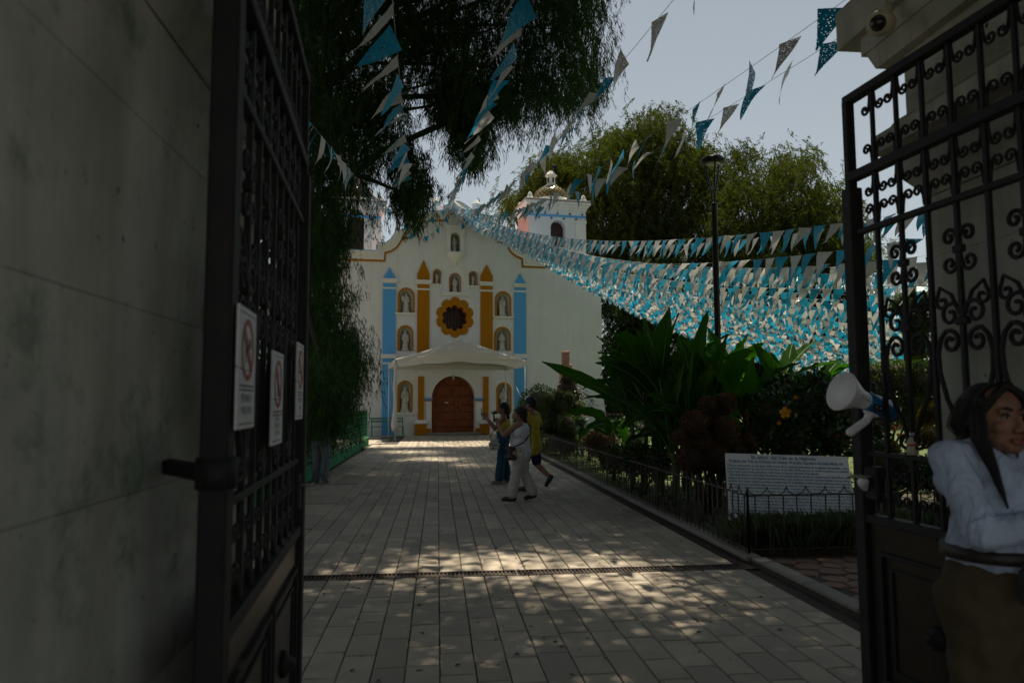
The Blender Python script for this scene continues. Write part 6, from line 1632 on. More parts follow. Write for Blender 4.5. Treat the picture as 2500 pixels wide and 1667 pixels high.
def bunting(label, E, A, sag, punched, wind, group, first=0, lim=26.0, gap=.35, fs=1.0, hs=1.0):
    E, A = Vector(E), Vector(A)
    root = thing('bunting_string', label, 'bunting', E, 0, group)
    N = 60; pts = [E.lerp(A, i / N) - Vector((0, 0, 4 * sag * (i / N) * (1 - i / N))) for i in range(N + 1)]
    MB().tube(pts, [max(.0022, .00012 * (p - CAM).length) for p in pts], 3, False).build('cord', M['cord'], root)
    cum = [0.0]
    for i in range(N): cum.append(cum[-1] + (pts[i + 1] - pts[i]).length)
    s = rnd.uniform(.1, .3); k = first; j = 0
    far = {'b': ([], []), 'w': ([], [])}
    while s < cum[-1] - .15:
        while j < N - 1 and cum[j + 1] < s: j += 1
        f_ = (s - cum[j]) / (cum[j + 1] - cum[j]); p = pts[j].lerp(pts[j + 1], f_); t = (pts[j + 1] - pts[j]).normalized()
        wv = Vector(wind) * rnd.uniform(.2, 1.5) + Vector((rnd.uniform(-.22, .22), rnd.uniform(-.3, .3), 0))
        h = (Vector((0, 0, -1)) + wv); h = (h - t * h.dot(t) * .55).normalized()
        tt = (t - h * t.dot(h)).normalized()
        # keep the top edge on the cord, let the tip trail
        c = 'b' if k % 2 else 'w'; k += 1
        dist = (p - CAM).length; q = proj(p)
        vis = q is not None and -150 < q[0] < 2650 and -200 < q[1] < 1300
        if rnd.random() < .035: s += rnd.uniform(.33, .37); continue
        if dist < lim and vis:
            z_ = -h; x_ = t; y_ = z_.cross(x_).normalized()
            mw = Matrix((Vector((x_.x, y_.x, z_.x, p.x)), Vector((x_.y, y_.y, z_.y, p.y)), Vector((x_.z, y_.z, z_.z, p.z)), Vector((0, 0, 0, 1)))) @ Matrix.Rotation(rnd.uniform(-.7, .7) if punched and E.y < 4 else rnd.uniform(-.25, .25), 4, 'Z') @ Matrix.Diagonal((fs, fs, fs * hs, 1))
            link('flag', rnd.choice(FL[c + ('p' if punched else '')]), root, mw); NI[0] += 1
        else:
            V, Fc = far[c]; o = len(V); b = tt.cross(h) * rnd.uniform(-.06, .06)
            V += [p - t * FW / 2 * fs, p + t * FW / 2 * fs, p + t * FW * .26 * fs + h * FH * .48 * fs * hs + b, p - t * FW * .26 * fs + h * FH * .48 * fs * hs + b, p + h * FH * .97 * fs * hs + b * rnd.uniform(-1, 2)]
            Fc += [(o, o + 1, o + 2, o + 3), (o + 3, o + 2, o + 4)]
        s += gap * rnd.uniform(.95, 1.05)
    for c in 'bw':
        if far[c][0]:
            tag(wmesh('flags', far[c][0], far[c][1], M['film_blue' if c == 'b' else 'film_white'], root), kind='stuff')
G1 = 'strings of blue and silver flags'
aG = lambda x, y: F(*fac(x, y, .4), .4)
W1 = (-.62, -.1, 0)
bunting('string of big blue and silver flags overhead at the upper left', (-.27, 3.03, 3.99), aG(1012, 545), .19, True, (-1.0, .1, 0), G1, 1, 30, .64, 1.02)
bunting('steep string of flags over the middle of the path running to the gable peak', (.67, 3.03, 3.96), aG(1090, 520), .12, True, (-.85, .1, 0), G1, 0, 30, .56, .88)
bunting('string of flags crossing the sky right of the hanging cypress boughs', (1.51, 3.01, 3.93), A_TOP, .96, True, W1, G1, 1, 30, .50, .78)
bunting('upper one of two parallel flag strings leading from the security camera to the gable', (2.54, 3.2, 3.92), A_TOP, 1.12, True, (-.5, -.1, 0), G1, 1, 30, .56, .78)
bunting('lower one of two parallel flag strings leading from the security camera to the gable', (2.97, 3.02, 3.97), A_TOP + FU * .3, 1.14, True, (-.4, -.1, 0), G1, 0, 30, .56, .78)
bunting('string of flags coming out from behind the left gate towards the left of the gable', (-1.52, 3.02, 3.97), aG(975, 522), .35, False, (-.3, 0, 0), G1, 0, 30, .40, .95)
ends = [(7.37, 5.66, 3.79), (7.57, 5.91, 3.64), (7.8, 6.46, 3.37)]
nf = 76
labs = ['highest flag string of the right hand fan, alone against the trees', 'second highest flag string of the right hand fan, under the lone one', 'third highest flag string of the right hand fan, crossing the gate bars']
def lerp_path(t):
    P = [(8.2, 7.0, 3.5), (13.5, 15, 3.35), (19.5, 24.5, 3.1), (24.5, 33.5, 2.7), (27.5, 38.5, 2.55)]
    x = t * (len(P) - 1); i = min(int(x), len(P) - 2); f_ = x - i
    return tuple(P[i][k] + (P[i + 1][k] - P[i][k]) * f_ for k in range(3))
for i in range(nf):
    if i < 3: E = ends[i]; lab = labs[i]
    else: E = lerp_path(min(1, max(0, ((i - 3) / (nf - 4)) ** .74 + (rnd.uniform(-.025, .025) if i < nf - 1 else 0)))); E = (E[0], E[1], E[2] + rnd.uniform(-.22, .25) + (rnd.uniform(.1, .75) if i % 3 == 0 and i < nf * .7 else 0)); lab = 'one of the many crowded flag strings of the fan from the gable to the right'
    if i == nf - 1: lab = 'lowest and farthest flag string of the fan, edging the church corner'
    sg = (1.42, 1.85, 1.65)[i] if i < 3 else 1.45 + 0.95 * (i / nf) + rnd.uniform(-.12, .12)
    tw = (-.45, 0, 0) if i < 8 else (-.16, 0, 0)
    bunting(lab, E, A_TOP + FU * (-.15 + .5 * i / nf) + Vector((0, 0, -.12 * (i % 3))), sg, i < 2, tw, 'flag strings of the right hand fan' if i >= 3 and i < nf - 1 else G1, i % 2, 17.5, .36 if i < 3 else .31, 1.0 if i < 3 else .92, max(.62, min(1, 1.1 - .016 * i)))
# short strings swagged down the gable itself
for i, (x, y, sg, lab) in enumerate(((960, 545, .5, 'upper flag string edging the left slope of the gable'), (1000, 565, .9, 'lower flag string swagged under the left slope of the gable'), (1150, 560, .4, 'short flag string hanging right of the gable niche'), (1238, 555, .8, 'flag string swagged along the right shoulder of the gable'))):
    bunting(lab, aG(x, y), A_TOP, sg, False, (-.12, -.2, 0), 'short flag strings on the gable', i, 0)
# posts that carry the far ends
for k, t in enumerate((0.0, .5, 1.0)):
    e = lerp_path(t)
    pp = thing('bunting_pole', ['slim dark pole nearest the gate that carries flag strings', 'slim dark pole in the garden carrying flag strings', 'slim dark pole farthest right carrying flag strings'][k], 'pole', (e[0] + .05, e[1], 0))
    MB().cyl((e[0] + .05, e[1], 0), (e[0] + .05, e[1], e[2] + .3), .035, n=8).build('post', M['black_metal'], pp)

# ================================================================== SMALL THINGS ON THE GATE
# security camera under the right cap slab
cc = at(2152, 58, 3.46)
cam_ = thing('security_camera', 'white dome security camera under the stone cap above the right gate', 'camera', cc)
ax = (CAM + Vector((.2, 3, -.6)) - cc).normalized() * 1.0; ax = Vector((-.62, -.55, -.30)).normalized()
MB().lathe([(.0, -.07), (.055, -.065), (.066, -.02), (.066, .035), (.052, .06), (.040, .066)], cc, ax, 20).build('housing', M['cream_plastic'], cam_)
MB().lathe([(.042, .06), (.040, .072), (.028, .088), (.012, .094), (0, .095)], cc, ax, 16).build('lens', M['lens'], cam_)
MB().cyl(cc - ax * .05, cc - ax * .05 + Vector((.05, .02, .14)), .02, n=8).build('bracket', M['cream_plastic'], cam_)
jb = thing('junction_box', 'cream plastic junction box beside the security camera', 'box', at(2225, 12, 3.55))
j0 = at(2225, 12, 3.55)
MB().box(j0.x - .06, j0.x + .06, j0.y - .04, j0.y + .04, j0.z - .06, j0.z + .08, .008).build('case', M['cream_plastic'], jb)
MB().box(j0.x - .064, j0.x + .064, j0.y - .044, j0.y + .044, j0.z + .03, j0.z + .04, .002).build('lid', M['cream_plastic'], jb)
p0, p1, p2 = at(2072, 52, 4.0), at(2110, 100, 3.95), at(2160, 106, 3.85)
tag(MB().tube([p0, p0.lerp(p1, .5) + Vector((-.01, 0, -.02)), p1, p1.lerp(p2, .4) + Vector((0, 0, -.02)), p2], .005, 5).tube([at(2096, 56, 4.0), at(2097, 78, 3.98), at(2112, 98, 3.95), at(2135, 104, 3.9), p2], .005, 5).build('cable', M['black_plastic']), 'loop of black cable hanging below the security camera', 'cable')

# megaphone hung on the free edge of the right leaf
a0 = at(2060, 957, 3.55); a1 = at(2208, 1018, 3.62)
axm = (a1 - a0).normalized(); Lm = (a1 - a0).length
mg = thing('megaphone', 'white and blue megaphone hanging on the free edge of the right gate', 'megaphone', a0.lerp(a1, .5))
hp = [(.100, 0.0), (.103, .006), (.100, .012), (.086, .04), (.070, .07), (.056, .10), (.047, .13), (.043, .16), (.043, .175)]
inn = [(.096, .004), (.080, .04), (.062, .07), (.048, .10), (.02, .14), (0.0, .15)]
MB().lathe(hp, a0 - axm * .02, axm, 32).lathe(inn, a0 - axm * .02, axm, 32).build('horn', M['white_plastic'], mg)
bd = MB().lathe([(.046, .160), (.050, .166), (.051, .20), (.052, .285), (.050, .288), (.050, .291), (.053, .294), (.053, .325), (.050, .330)], a0 - axm * .02, axm, 28).build('body', M['blue_plastic'], mg)
MB().lathe([(.049, .329), (.050, .335), (.042, .352), (.030, .354), (0, .355)], a0 - axm * .02, axm, 24).build('end_cap', M['black_plastic'], bd)
dn = (Vector((0, 0, -1)) - axm * Vector((0, 0, -1)).dot(axm)).normalized()
h0 = a0 - axm * .02 + axm * .205 + dn * .045; h1 = h0 + dn * .05 - axm * .015; h2 = h1 + dn * .085 - axm * .075
MB().cap(h0 - axm * .025, h0 + axm * .03, .018, .018).cap(h0, h1, .021, .019).cap(h1, h2, .020, .022).build('handle', M['white_plastic'], mg)
sd = axm.cross(dn); sd = sd if sd.dot(CAM - a0) > 0 else -sd
cb = a0 - axm * .02 + axm * .20 + dn * .022
arr(MB().box(-.028, .03, -.016, .016, 0, .006, .002), lambda v: cb + axm * v.x + dn * v.y + sd * (.045 + v.z)).build('control_panel', M['black_plastic'], bd)
m = MB()
for q in (-.012, .01): m.cyl(cb + axm * q + sd * .05, cb + axm * q + sd * .056, .006, n=10)
m.build('button', M['kerb'], bd)
tv, tf = text_geo('S', .03, 'LEFT', 2); tv2, tf2 = text_geo('Steren', .019, 'LEFT', 2)
def on_horn(u, v, h_off):
    s = .080 + u; r = np.interp(s, [h for _, h in hp[2:]], [r for r, _ in hp[2:]]); ang = (v - .004) / r
    return a0 - axm * .02 + axm * s + (sd * math.cos(ang) - dn * math.sin(ang)) * (r + .0012)
tm = MB(); tm.add([on_horn(p.x, p.y - .008, 0) for p in tv], tf); tm.add([on_horn(p.x + .024, p.y - .006, 0) for p in tv2], tf2)
tm.build('lettering', M['sign_black'], mg, fixn=False)
MB().tube([a0 + axm * .20 - dn * .05, a0 + axm * .20 - dn * .05 + Vector((.01, .03, .06)), GR(LR - .03, -.05, 1.66), GR(LR - .03, .05, 1.66), GR(LR - .03, .06, 1.60)], .006, 6).build('strap', M['black_plastic'], mg)
# white plastic bottle standing on the gate rail
bc = GR(LR - .40, 0.0, 1.297)
bt = thing('plastic_bottle', 'white plastic bottle with a red label standing on the rail of the right gate', 'bottle', bc)
MB().lathe([(.024, 0), (.026, .004), (.026, .06), (.014, .082), (.010, .085), (.010, .095)], bc, (0, 0, 1), 16).build('flask', M['cream_plastic'], bt)
MB().lathe([(.0115, .092), (.0115, .106), (0, .107)], bc, (0, 0, 1), 12).build('lid', M['white_plastic'], bt)
MB().lathe([(.0264, .042), (.0264, .052)], bc, (0, 0, 1), 16).build('label', M['sign_red'], bt)
kn = GR(LR - .10, .045, 1.12)
kb_ = MB()
for k in range(7): kb_.sph(kn + Vector((rnd.uniform(-.02, .02), rnd.uniform(-.02, .02), rnd.uniform(-.03, .03))), rnd.uniform(.018, .03), 8, 6)
V_, F_ = remeshed(kb_, .006, 3)
tag(wmesh('tied_bag', V_, F_, M['white_plastic'], None, True), 'small crumpled white bag tied to the lock of the right gate', 'bag')

# ================================================================== PEOPLE
def lerp(a, b, t): return Vector(a).lerp(Vector(b), t)
def hand(mb, wr, el, palm_n, curl=.6, s=1.0, side=1):
    """five fingered hand at the wrist; palm_n = direction the palm faces"""
    d = (Vector(wr) - Vector(el)).normalized(); n = Vector(palm_n); n = (n - d * n.dot(d)).normalized(); l = d.cross(n) * side
    w = Vector(wr)
    mb.cap(w, w + d * .035 * s, .026 * s, .030 * s)
    for k in (-1, 0, 1): mb.cap(w + d * .02 * s + l * .018 * k * s, w + d * .085 * s + l * .024 * k * s, .017 * s, .014 * s, 8)
    for k, (o, ln) in enumerate(((-.030, .064), (-.011, .075), (.009, .072), (.029, .056))):
        b = w + d * .09 * s + l * o * s; c1, c2 = curl * .7, curl * 1.6
        k1 = b + (d * math.cos(c1) + n * math.sin(c1)) * ln * .5 * s; k2 = k1 + (d * math.cos(c2) + n * math.sin(c2)) * ln * .55 * s
        mb.cap(b, k1, .0098 * s, .009 * s, 7).cap(k1, k2, .009 * s, .0075 * s, 7)
    b = w + d * .03 * s - l * .028 * s; k1 = b + (d * .6 - l * .7 + n * .45).normalized() * .042 * s; k2 = k1 + (d * .85 - l * .1 + n * .5).normalized() * .034 * s
    mb.cap(b, k1, .013 * s, .011 * s, 7).cap(k1, k2, .0105 * s, .009 * s, 7)
def head(mb, J, s=1.0):
    h, f = Vector(J['head']), Vector(J['face']).normalized(); u = Vector((0, 0, 1)); u = (u - f * u.dot(f)).normalized(); r = f.cross(u)
    Rm = Matrix((r, f, u)).transposed(); P = lambda x, y, z: h + (r * x + f * y + u * z) * s
    mb.sph(P(0, -.008, .03), (.074 * s, .094 * s, .088 * s), 14, 10, Rm)
    mb.sph(P(0, .018, -.030), (.060 * s, .072 * s, .078 * s), 14, 10, Rm)
    mb.sph(P(0, .060, -.088), (.030 * s, .026 * s, .022 * s), 10, 7, Rm)
    for k in (-1, 1):
        mb.sph(P(.036 * k, .052, -.025), (.026 * s, .028 * s, .026 * s), 10, 7, Rm)
        mb.sph(P(.040 * k, .040, -.065), (.024 * s, .034 * s, .020 * s), 10, 7, Rm)
        mb.sph(P(.033 * k, .072, .028), (.024 * s, .014 * s, .009 * s), 8, 6, Rm)
        mb.sph(P(.074 * k, -.012, -.008), (.009 * s, .020 * s, .032 * s), 8, 6, Rm)
        mb.sph(P(.014 * k, .096, -.036), (.011 * s, .012 * s, .009 * s), 8, 6, Rm)
        mb.sph(P(.012 * k, .085, -.067), (.016 * s, .012 * s, .006 * s), 8, 6, Rm)
    mb.cap(P(0, .082, .018), P(0, .104, -.030), .009 * s, .013 * s, 8)
    mb.sph(P(0, .084, -.074), (.021 * s, .012 * s, .007 * s), 8, 6, Rm)
    return P, Rm
def face_parts(J, root, body, P, Rm, s=1.0, lips=True):
    for k in (-1, 1):
        e = MB().sph(P(.032 * k, .074, .008), (.0115 * s, .0085 * s, .0042 * s), 10, 7, Rm).build('eye', M['eye'], body)
        MB().sph(P(.032 * k, .0805, .008), (.0062 * s, .004 * s, .0044 * s), 8, 6, Rm).build('iris', M['iris'], body)
        MB().tube([P(.014 * k, .086, .028), P(.030 * k, .086, .036), P(.052 * k, .070, .030)], [.0035 * s, .005 * s, .0025 * s], 6).build('eyebrow', M['hair'], body)
        MB().tube([P(.018 * k, .080, .012), P(.032 * k, .085, .0165), P(.047 * k, .074, .012)], .0025 * s, 5).build('eyelid', M['hair'], body)
    if lips:
        MB().tube([P(-.026, .079, -.064), P(-.010, .094, -.064), P(0, .095, -.066), P(.010, .094, -.064), P(.026, .079, -.064)], [.002 * s, .006 * s, .005 * s, .006 * s, .002 * s], 7).tube([P(-.024, .079, -.066), P(0, .093, -.076), P(.024, .079, -.066)], [.002 * s, .0075 * s, .002 * s], 7).build('lips', M['lips'], body)
def body_mesh(J, root, mat, voxel, hands, g=1.0):
    b = MB(); P, Rm = head(b, J, J.get('hs', 1.0))
    b.cap(J['neck'], lerp(J['neck'], J['head'], .75), .052 * g, .050 * g)
    b.cap(lerp(J['neck'], J['chest'], .15), J['chest'], .075 * g, .115 * g); b.cap(J['chest'], J['pelvis'], .118 * g, .125 * g)
    for k in 'lr':
        b.cap(lerp(J['neck'], J['sh' + k], .3), J['sh' + k], .055 * g, .050 * g)
        b.cap(lerp(J['chest'], J['sh' + k], .5), J['chest'], .085 * g, .09 * g)
        b.cap(J['sh' + k], J['el' + k], .050 * g, .038 * g); b.cap(J['el' + k], lerp(J['el' + k], J['wr' + k], .35), .038 * g, .040 * g); b.cap(lerp(J['el' + k], J['wr' + k], .35), J['wr' + k], .040 * g, .025 * g)
        b.cap(J['pelvis'], J['hp' + k], .11 * g, .10 * g)
        b.cap(J['hp' + k], J['kn' + k], .088 * g, .055 * g); b.cap(J['kn' + k], lerp(J['kn' + k], J['an' + k], .35), .054 * g, .056 * g); b.cap(lerp(J['kn' + k], J['an' + k], .35), J['an' + k], .056 * g, .034 * g)
        b.cap(J['an' + k], J['to' + k], .035, .026)
        if k in hands: hand(b, J['wr' + k], J['el' + k], hands[k][0], hands[k][1], hands[k][2] if len(hands[k]) > 2 else 1.0, 1 if k == 'l' else -1)
    V, Fq = remeshed(b, voxel, 3)
    PM_ = root_of(root)
    o = wmesh('body', np.array([PM_ @ Vector(v) for v in V]), Fq, mat, root, True)
    return o, P, Rm
def garment(name, mb, mat, root, voxel=.014, it=4, wr=0.0):
    V, Fq = remeshed(mb, voxel, it)
    if wr:
        ph = np.sin(V[:, 2] * 46 + np.sin(V[:, 0] * 19) * 2.2 + V[:, 1] * 21) * np.sin(V[:, 2] * 17 + V[:, 0] * 31) * wr
        c = V.mean(0); d = V - c; d[:, 2] = 0; d /= np.linalg.norm(d, axis=1, keepdims=True) + 1e-6; V = V + d * ph[:, None]
    PM_ = root_of(root)
    return wmesh(name, np.array([PM_ @ Vector(v) for v in V]), Fq, mat, root, True)
def loc(root, mb): 
    PM_ = root_of(root); return arr(mb, lambda v: PM_ @ v)
def shoes(J, root, mat, sole):
    for k in 'lr':
        a, t = Vector(J['an' + k]), Vector(J['to' + k]); d = (t - a); 
        m = MB(); heel = a + Vector((0, 0, -.025)) - d * .25
        m.cap(heel, a.lerp(t, .4) + Vector((0, 0, -.012)), .040, .042).cap(a.lerp(t, .3), t, .044, .036).cap(a, a + Vector((0, 0, .02)), .042, .040)
        V, Fq = remeshed(m, .010, 3); PM_ = root_of(root)
        wmesh('shoe', np.array([PM_ @ Vector(v) for v in V]), Fq, M[mat], root, True)
def std(H=1.6, g=1.0):
    k = H / 1.6
    J = dict(head=(0, .01, 1.475), face=(0, 1, 0), neck=(0, -.015, 1.345), chest=(0, 0, 1.16), pelvis=(0, 0, .90),
             shl=(-.165, -.01, 1.30), shr=(.165, -.01, 1.30), ell=(-.21, -.03, 1.04), elr=(.21, -.03, 1.04), wrl=(-.22, .05, .81), wrr=(.22, .05, .81),
             hpl=(-.085, 0, .84), hpr=(.085, 0, .84), knl=(-.09, .02, .46), knr=(.09, .02, .46), anl=(-.09, -.02, .07), anr=(.09, -.02, .07), tol=(-.105, .13, .035), tor=(.105, .13, .035))
    return {a: Vector(b) * (k if a != 'face' else 1) for a, b in J.items()}

# --- woman in jeans photographing with her phone (faces left, away from the camera)
g0 = grd(1230, 1180)
w1 = thing('person', 'woman with curly black hair in yellow top and wide jeans raising a phone', 'person', (g0.x, g0.y, 0), R(82))
J = std(1.57); J.update(ell=Vector((-.20, .16, 1.06)), wrl=Vector((-.07, .34, 1.27)), elr=Vector((.20, .17, 1.06)), wrr=Vector((.05, .35, 1.29)), face=Vector((0, 1, .02)), anl=Vector((-.10, .06, .07)), knl=Vector((-.095, .05, .45)), tol=Vector((-.11, .20, .035)), anr=Vector((.10, -.08, .07)), knr=Vector((.095, -.01, .45)), tor=Vector((.115, .06, .035)))
bo, P, Rm = body_mesh(J, w1, M['skin'], .0085, {'l': ((1, 0, .2), .9), 'r': ((-1, 0, .2), .9)}, .98)
face_parts(J, w1, bo, *(lambda PM_: (lambda x, y, z: PM_ @ P(x, y, z), PM_.to_3x3() @ Rm))(root_of(w1)))
m = MB().cap(J['chest'] + Vector((0, 0, .03)), (0, 0, 1.02), .142, .132).cap((-.08, .02, 1.14), (.08, .02, 1.14), .115, .115).cap((-.085, -.03, 1.17), (-.10, -.02, 1.32), .034, .024).cap((.085, -.03, 1.17), (.10, -.02, 1.32), .034, .024).cap((-.09, .07, 1.18), (-.10, .0, 1.32), .034, .024).cap((.09, .07, 1.18), (.10, .0, 1.32), .034, .024)
garment('top', m, M['c_yellow'], w1, .012, 3, .004)
m = MB().cap((0, 0, .98), (0, 0, .86), .132, .150)
for k in 'lr': m.cap(J['hp' + k], J['kn' + k], .110, .084).cap(J['kn' + k], J['an' + k] + Vector((0, .02, .06)), .084, .094)
garment('jeans', m, M['c_jeans'], w1, .014, 3, .006)
shoes(J, w1, 'sole', 'sole')
m = MB(); hc = J['head']
m.sph(hc + Vector((0, -.03, .045)), (.098, .105, .092), 12, 8)
for k in range(46):
    a = rnd.uniform(-2.7, -.44); r_ = rnd.uniform(.05, .10); z = rnd.uniform(-.26, .06)
    m.sph(hc + Vector((math.cos(a) * r_, -.02 + math.sin(a) * r_, z)), rnd.uniform(.028, .044), 8, 6)
garment('hair', m, M['hair'], w1, .011, 1)
ph = (J['wrl'] + J['wrr']) / 2 + Vector((0, .09, .085))
loc(w1, MB().box(ph.x - .036, ph.x + .036, ph.y - .005, ph.y + .005, ph.z - .05, ph.z + .10, .004)).build('phone', M['black_plastic'], None)
po = [o for o in col.objects if o.name == 'phone'][-1]; tag(po, 'black phone held up by the woman in the yellow top', 'phone')
bag = thing('handbag', 'pale striped handbag hanging at the elbow of the woman in jeans', 'bag', root_of(w1) @ Vector((-.27, .17, .80)))
m = MB().cap((-.27, .11, .85), (-.27, .23, .85), .030, .030).cap((-.27, .10, .77), (-.27, .24, .77), .042, .042).cap((-.27, .11, .70), (-.27, .23, .70), .040, .040)
V, Fq = remeshed(m, .012, 3); PM_ = root_of(w1); wmesh('pouch', np.array([PM_ @ Vector(v) for v in V]), Fq, M['pale_bag'], bag, True)
loc(w1, MB().tube([(-.27, .09, .89), (-.25, .13, 1.02), (-.235, .16, 1.06), (-.25, .19, 1.02), (-.27, .25, .89)], .008, 6)).build('strap', M['leather'], bag)
loc(w1, MB().box(-.318, -.308, .11, .23, .745, .753).box(-.318, -.308, .11, .23, .785, .793).box(-.316, -.306, .12, .22, .70, .708)).build('stripe', M['leather'], bag)

# --- woman in white walking left, arm stretched forward
g0 = grd(1272, 1222)
w2 = thing('person', 'woman in white tank top and cream trousers walking with one arm stretched forward', 'person', (g0.x, g0.y, 0), R(68))
J = std(1.50); J.update(ell=Vector((-.23, .21, 1.05)), wrl=Vector((-.13, .34, 1.23)), elr=Vector((.24, -.08, .98)), wrr=Vector((.22, -.06, .74)), face=Vector((-.25, 1, .05)),
                        hpl=Vector((-.085, .0, .79)), knl=Vector((-.09, .06, .43)), anl=Vector((-.09, .12, .06)), tol=Vector((-.10, .26, .03)), knr=Vector((.09, -.03, .43)), anr=Vector((.09, -.17, .09)), tor=Vector((.10, -.05, .035)))
for k_ in 'lr': J['sh' + k_] = Vector(J['sh' + k_]) * 1.0
bo, P, Rm = body_mesh(J, w2, M['skin'], .0085, {'l': ((1, .3, .2), .9), 'r': ((-1, 0, 0), .6)}, 1.10)
face_parts(J, w2, bo, *(lambda PM_: (lambda x, y, z: PM_ @ P(x, y, z), PM_.to_3x3() @ Rm))(root_of(w2)))
m = MB().cap((0, .01, 1.10), (0, .01, .98), .165, .165).cap((0, .02, .95), (0, .0, .78), .165, .178).cap((-.09, .0, 1.10), (.09, .0, 1.10), .128, .128).cap((-.09, -.03, 1.12), (-.095, -.02, 1.245), .052, .036).cap((.09, -.03, 1.12), (.095, -.02, 1.245), .052, .036).cap((-.08, -.06, 1.20), (.08, -.06, 1.20), .045, .045)
garment('tank_top', m, M['c_white'], w2, .013, 3, .006)
m = MB().cap((0, 0, .86), (0, -.01, .78), .155, .168)
for k in 'lr': m.cap(J['hp' + k], J['kn' + k], .118, .085).cap(J['kn' + k], J['an' + k] + Vector((0, .0, .06)), .085, .090)
garment('trousers', m, M['c_cream'], w2, .014, 3, .007)
shoes(J, w2, 'leather', 'sole')
m = MB(); hc = J['head']; m.sph(hc + Vector((0, -.025, .04)), (.096, .105, .092), 12, 8)
for k in range(30):
    a = rnd.uniform(-2.9, -.24); r_ = rnd.uniform(.06, .09); z = rnd.uniform(-.15, .05); m.sph(hc + Vector((math.cos(a) * r_, -.015 + math.sin(a) * r_, z)), rnd.uniform(.025, .035), 8, 6)
garment('hair', m, M['hair'], w2, .010, 2)
PM_ = root_of(w2)
pb = thing('shoulder_bag', 'small dark crossbody bag of the woman in white', 'bag', PM_ @ Vector((-.25, .10, .78)))
m = MB().cap((-.245, .04, .84), (-.245, .16, .84), .035, .035).cap((-.25, .04, .70), (-.25, .16, .70), .045, .045).cap((-.25, .10, .84), (-.25, .10, .70), .04, .045)
V, Fq = remeshed(m, .012, 3); wmesh('pouch', np.array([PM_ @ Vector(v) for v in V]), Fq, M['leather'], pb, True)
loc(w2, MB().tube([(-.24, .06, .86), (-.20, -.10, .93), (-.08, -.185, 1.06), (.05, -.155, 1.18), (.105, -.06, 1.262), (.10, .06, 1.235), (.0, .165, 1.10), (-.14, .175, .97), (-.235, .14, .88)], .011, 6)).build('strap', M['leather'], pb)
ph = J['wrl'] + Vector((.03, .08, .07))
tag(loc(w2, MB().box(ph.x - .034, ph.x + .034, ph.y - .005, ph.y + .005, ph.z - .05, ph.z + .09, .004)).build('phone', M['black_plastic'], None), 'dark phone in the raised hand of the woman in white', 'phone')

# --- man in yellow shirt and blue shorts
g0 = grd(1298, 1200)
mn = thing('person', 'man in long yellow shirt and blue shorts walking behind the two women', 'person', (g0.x, g0.y, 0), R(52))
J = std(1.66); J.update(elr=Vector((.23, -.06, 1.07)), wrr=Vector((.21, -.02, .82)), face=Vector((.25, 1, .03)), ell=Vector((-.22, .03, 1.07)), wrl=Vector((-.2, .12, .84)),
                        knl=Vector((-.09, .10, .48)), anl=Vector((-.09, .06, .07)), tol=Vector((-.10, .22, .04)), knr=Vector((.09, -.06, .47)), anr=Vector((.09, -.33, .26)), tor=Vector((.10, -.24, .12)))
bo, P, Rm = body_mesh(J, mn, M['skin'], .0085, {'l': ((1, 0, 0), .6), 'r': ((-1, 0, 0), .6)}, 1.0)
face_parts(J, mn, bo, *(lambda Q: (lambda x, y, z: Q @ P(x, y, z), Q.to_3x3() @ Rm))(root_of(mn)), lips=False)
m = MB().cap((0, 0, 1.20), (0, 0, 1.0), .155, .155).cap((0, 0, .98), (0, -.01, .80), .155, .185).cap((-.11, -.01, 1.27), (.11, -.01, 1.27), .085, .085).cap((0, -.01, 1.32), (0, -.01, 1.40), .085, .062)
for k in 'lr': m.cap(J['sh' + k], lerp(J['sh' + k], J['el' + k], .55), .066, .072)
garment('shirt', m, M['c_yellow'], mn, .013, 3, .005)
mp_ = lerp(J['shr'], J['elr'], .55); PMm = root_of(mn)
loc(mn, MB().box(mp_.x + .066, mp_.x + .076, mp_.y - .028, mp_.y + .028, mp_.z - .03, mp_.z + .035, .003)).build('sleeve_patch', M['sign_blue'], mn)
m = MB()
for k in 'lr':
    q = lerp(J['sh' + k], J['el' + k], .84); q2 = lerp(J['sh' + k], J['el' + k], .90); d_ = (q2 - q).normalized(); m.lathe([(.066, 0), (.073, .002), (.073, .026), (.066, .028)], q, d_, 16)
loc(mn, m).build('sleeve_band', M['c_navy'], mn)
m = MB().cap((0, 0, .86), (0, -.01, .80), .135, .14)
for k in 'lr': m.cap(J['hp' + k], lerp(J['hp' + k], J['kn' + k], .85), .095, .092)
garment('shorts', m, M['c_navy'], mn, .013, 3, .004)
shoes(J, mn, 'black_plastic', 'sole')
m = MB(); hc = J['head']; m.sph(hc + Vector((0, -.02, .045)), (.088, .104, .082), 12, 8).sph(hc + Vector((0, -.05, -.01)), (.078, .065, .06), 10, 7)
for k in range(26):
    a = rnd.uniform(0, 6.28); e = rnd.uniform(.3, 1.5); m.sph(hc + Vector((.08 * math.cos(a) * math.cos(e), -.015 + .095 * math.sin(a) * math.cos(e), .05 + .075 * math.sin(e))), rnd.uniform(.016, .024), 7, 5)
garment('hair', m, M['hair'], mn, .009, 1)

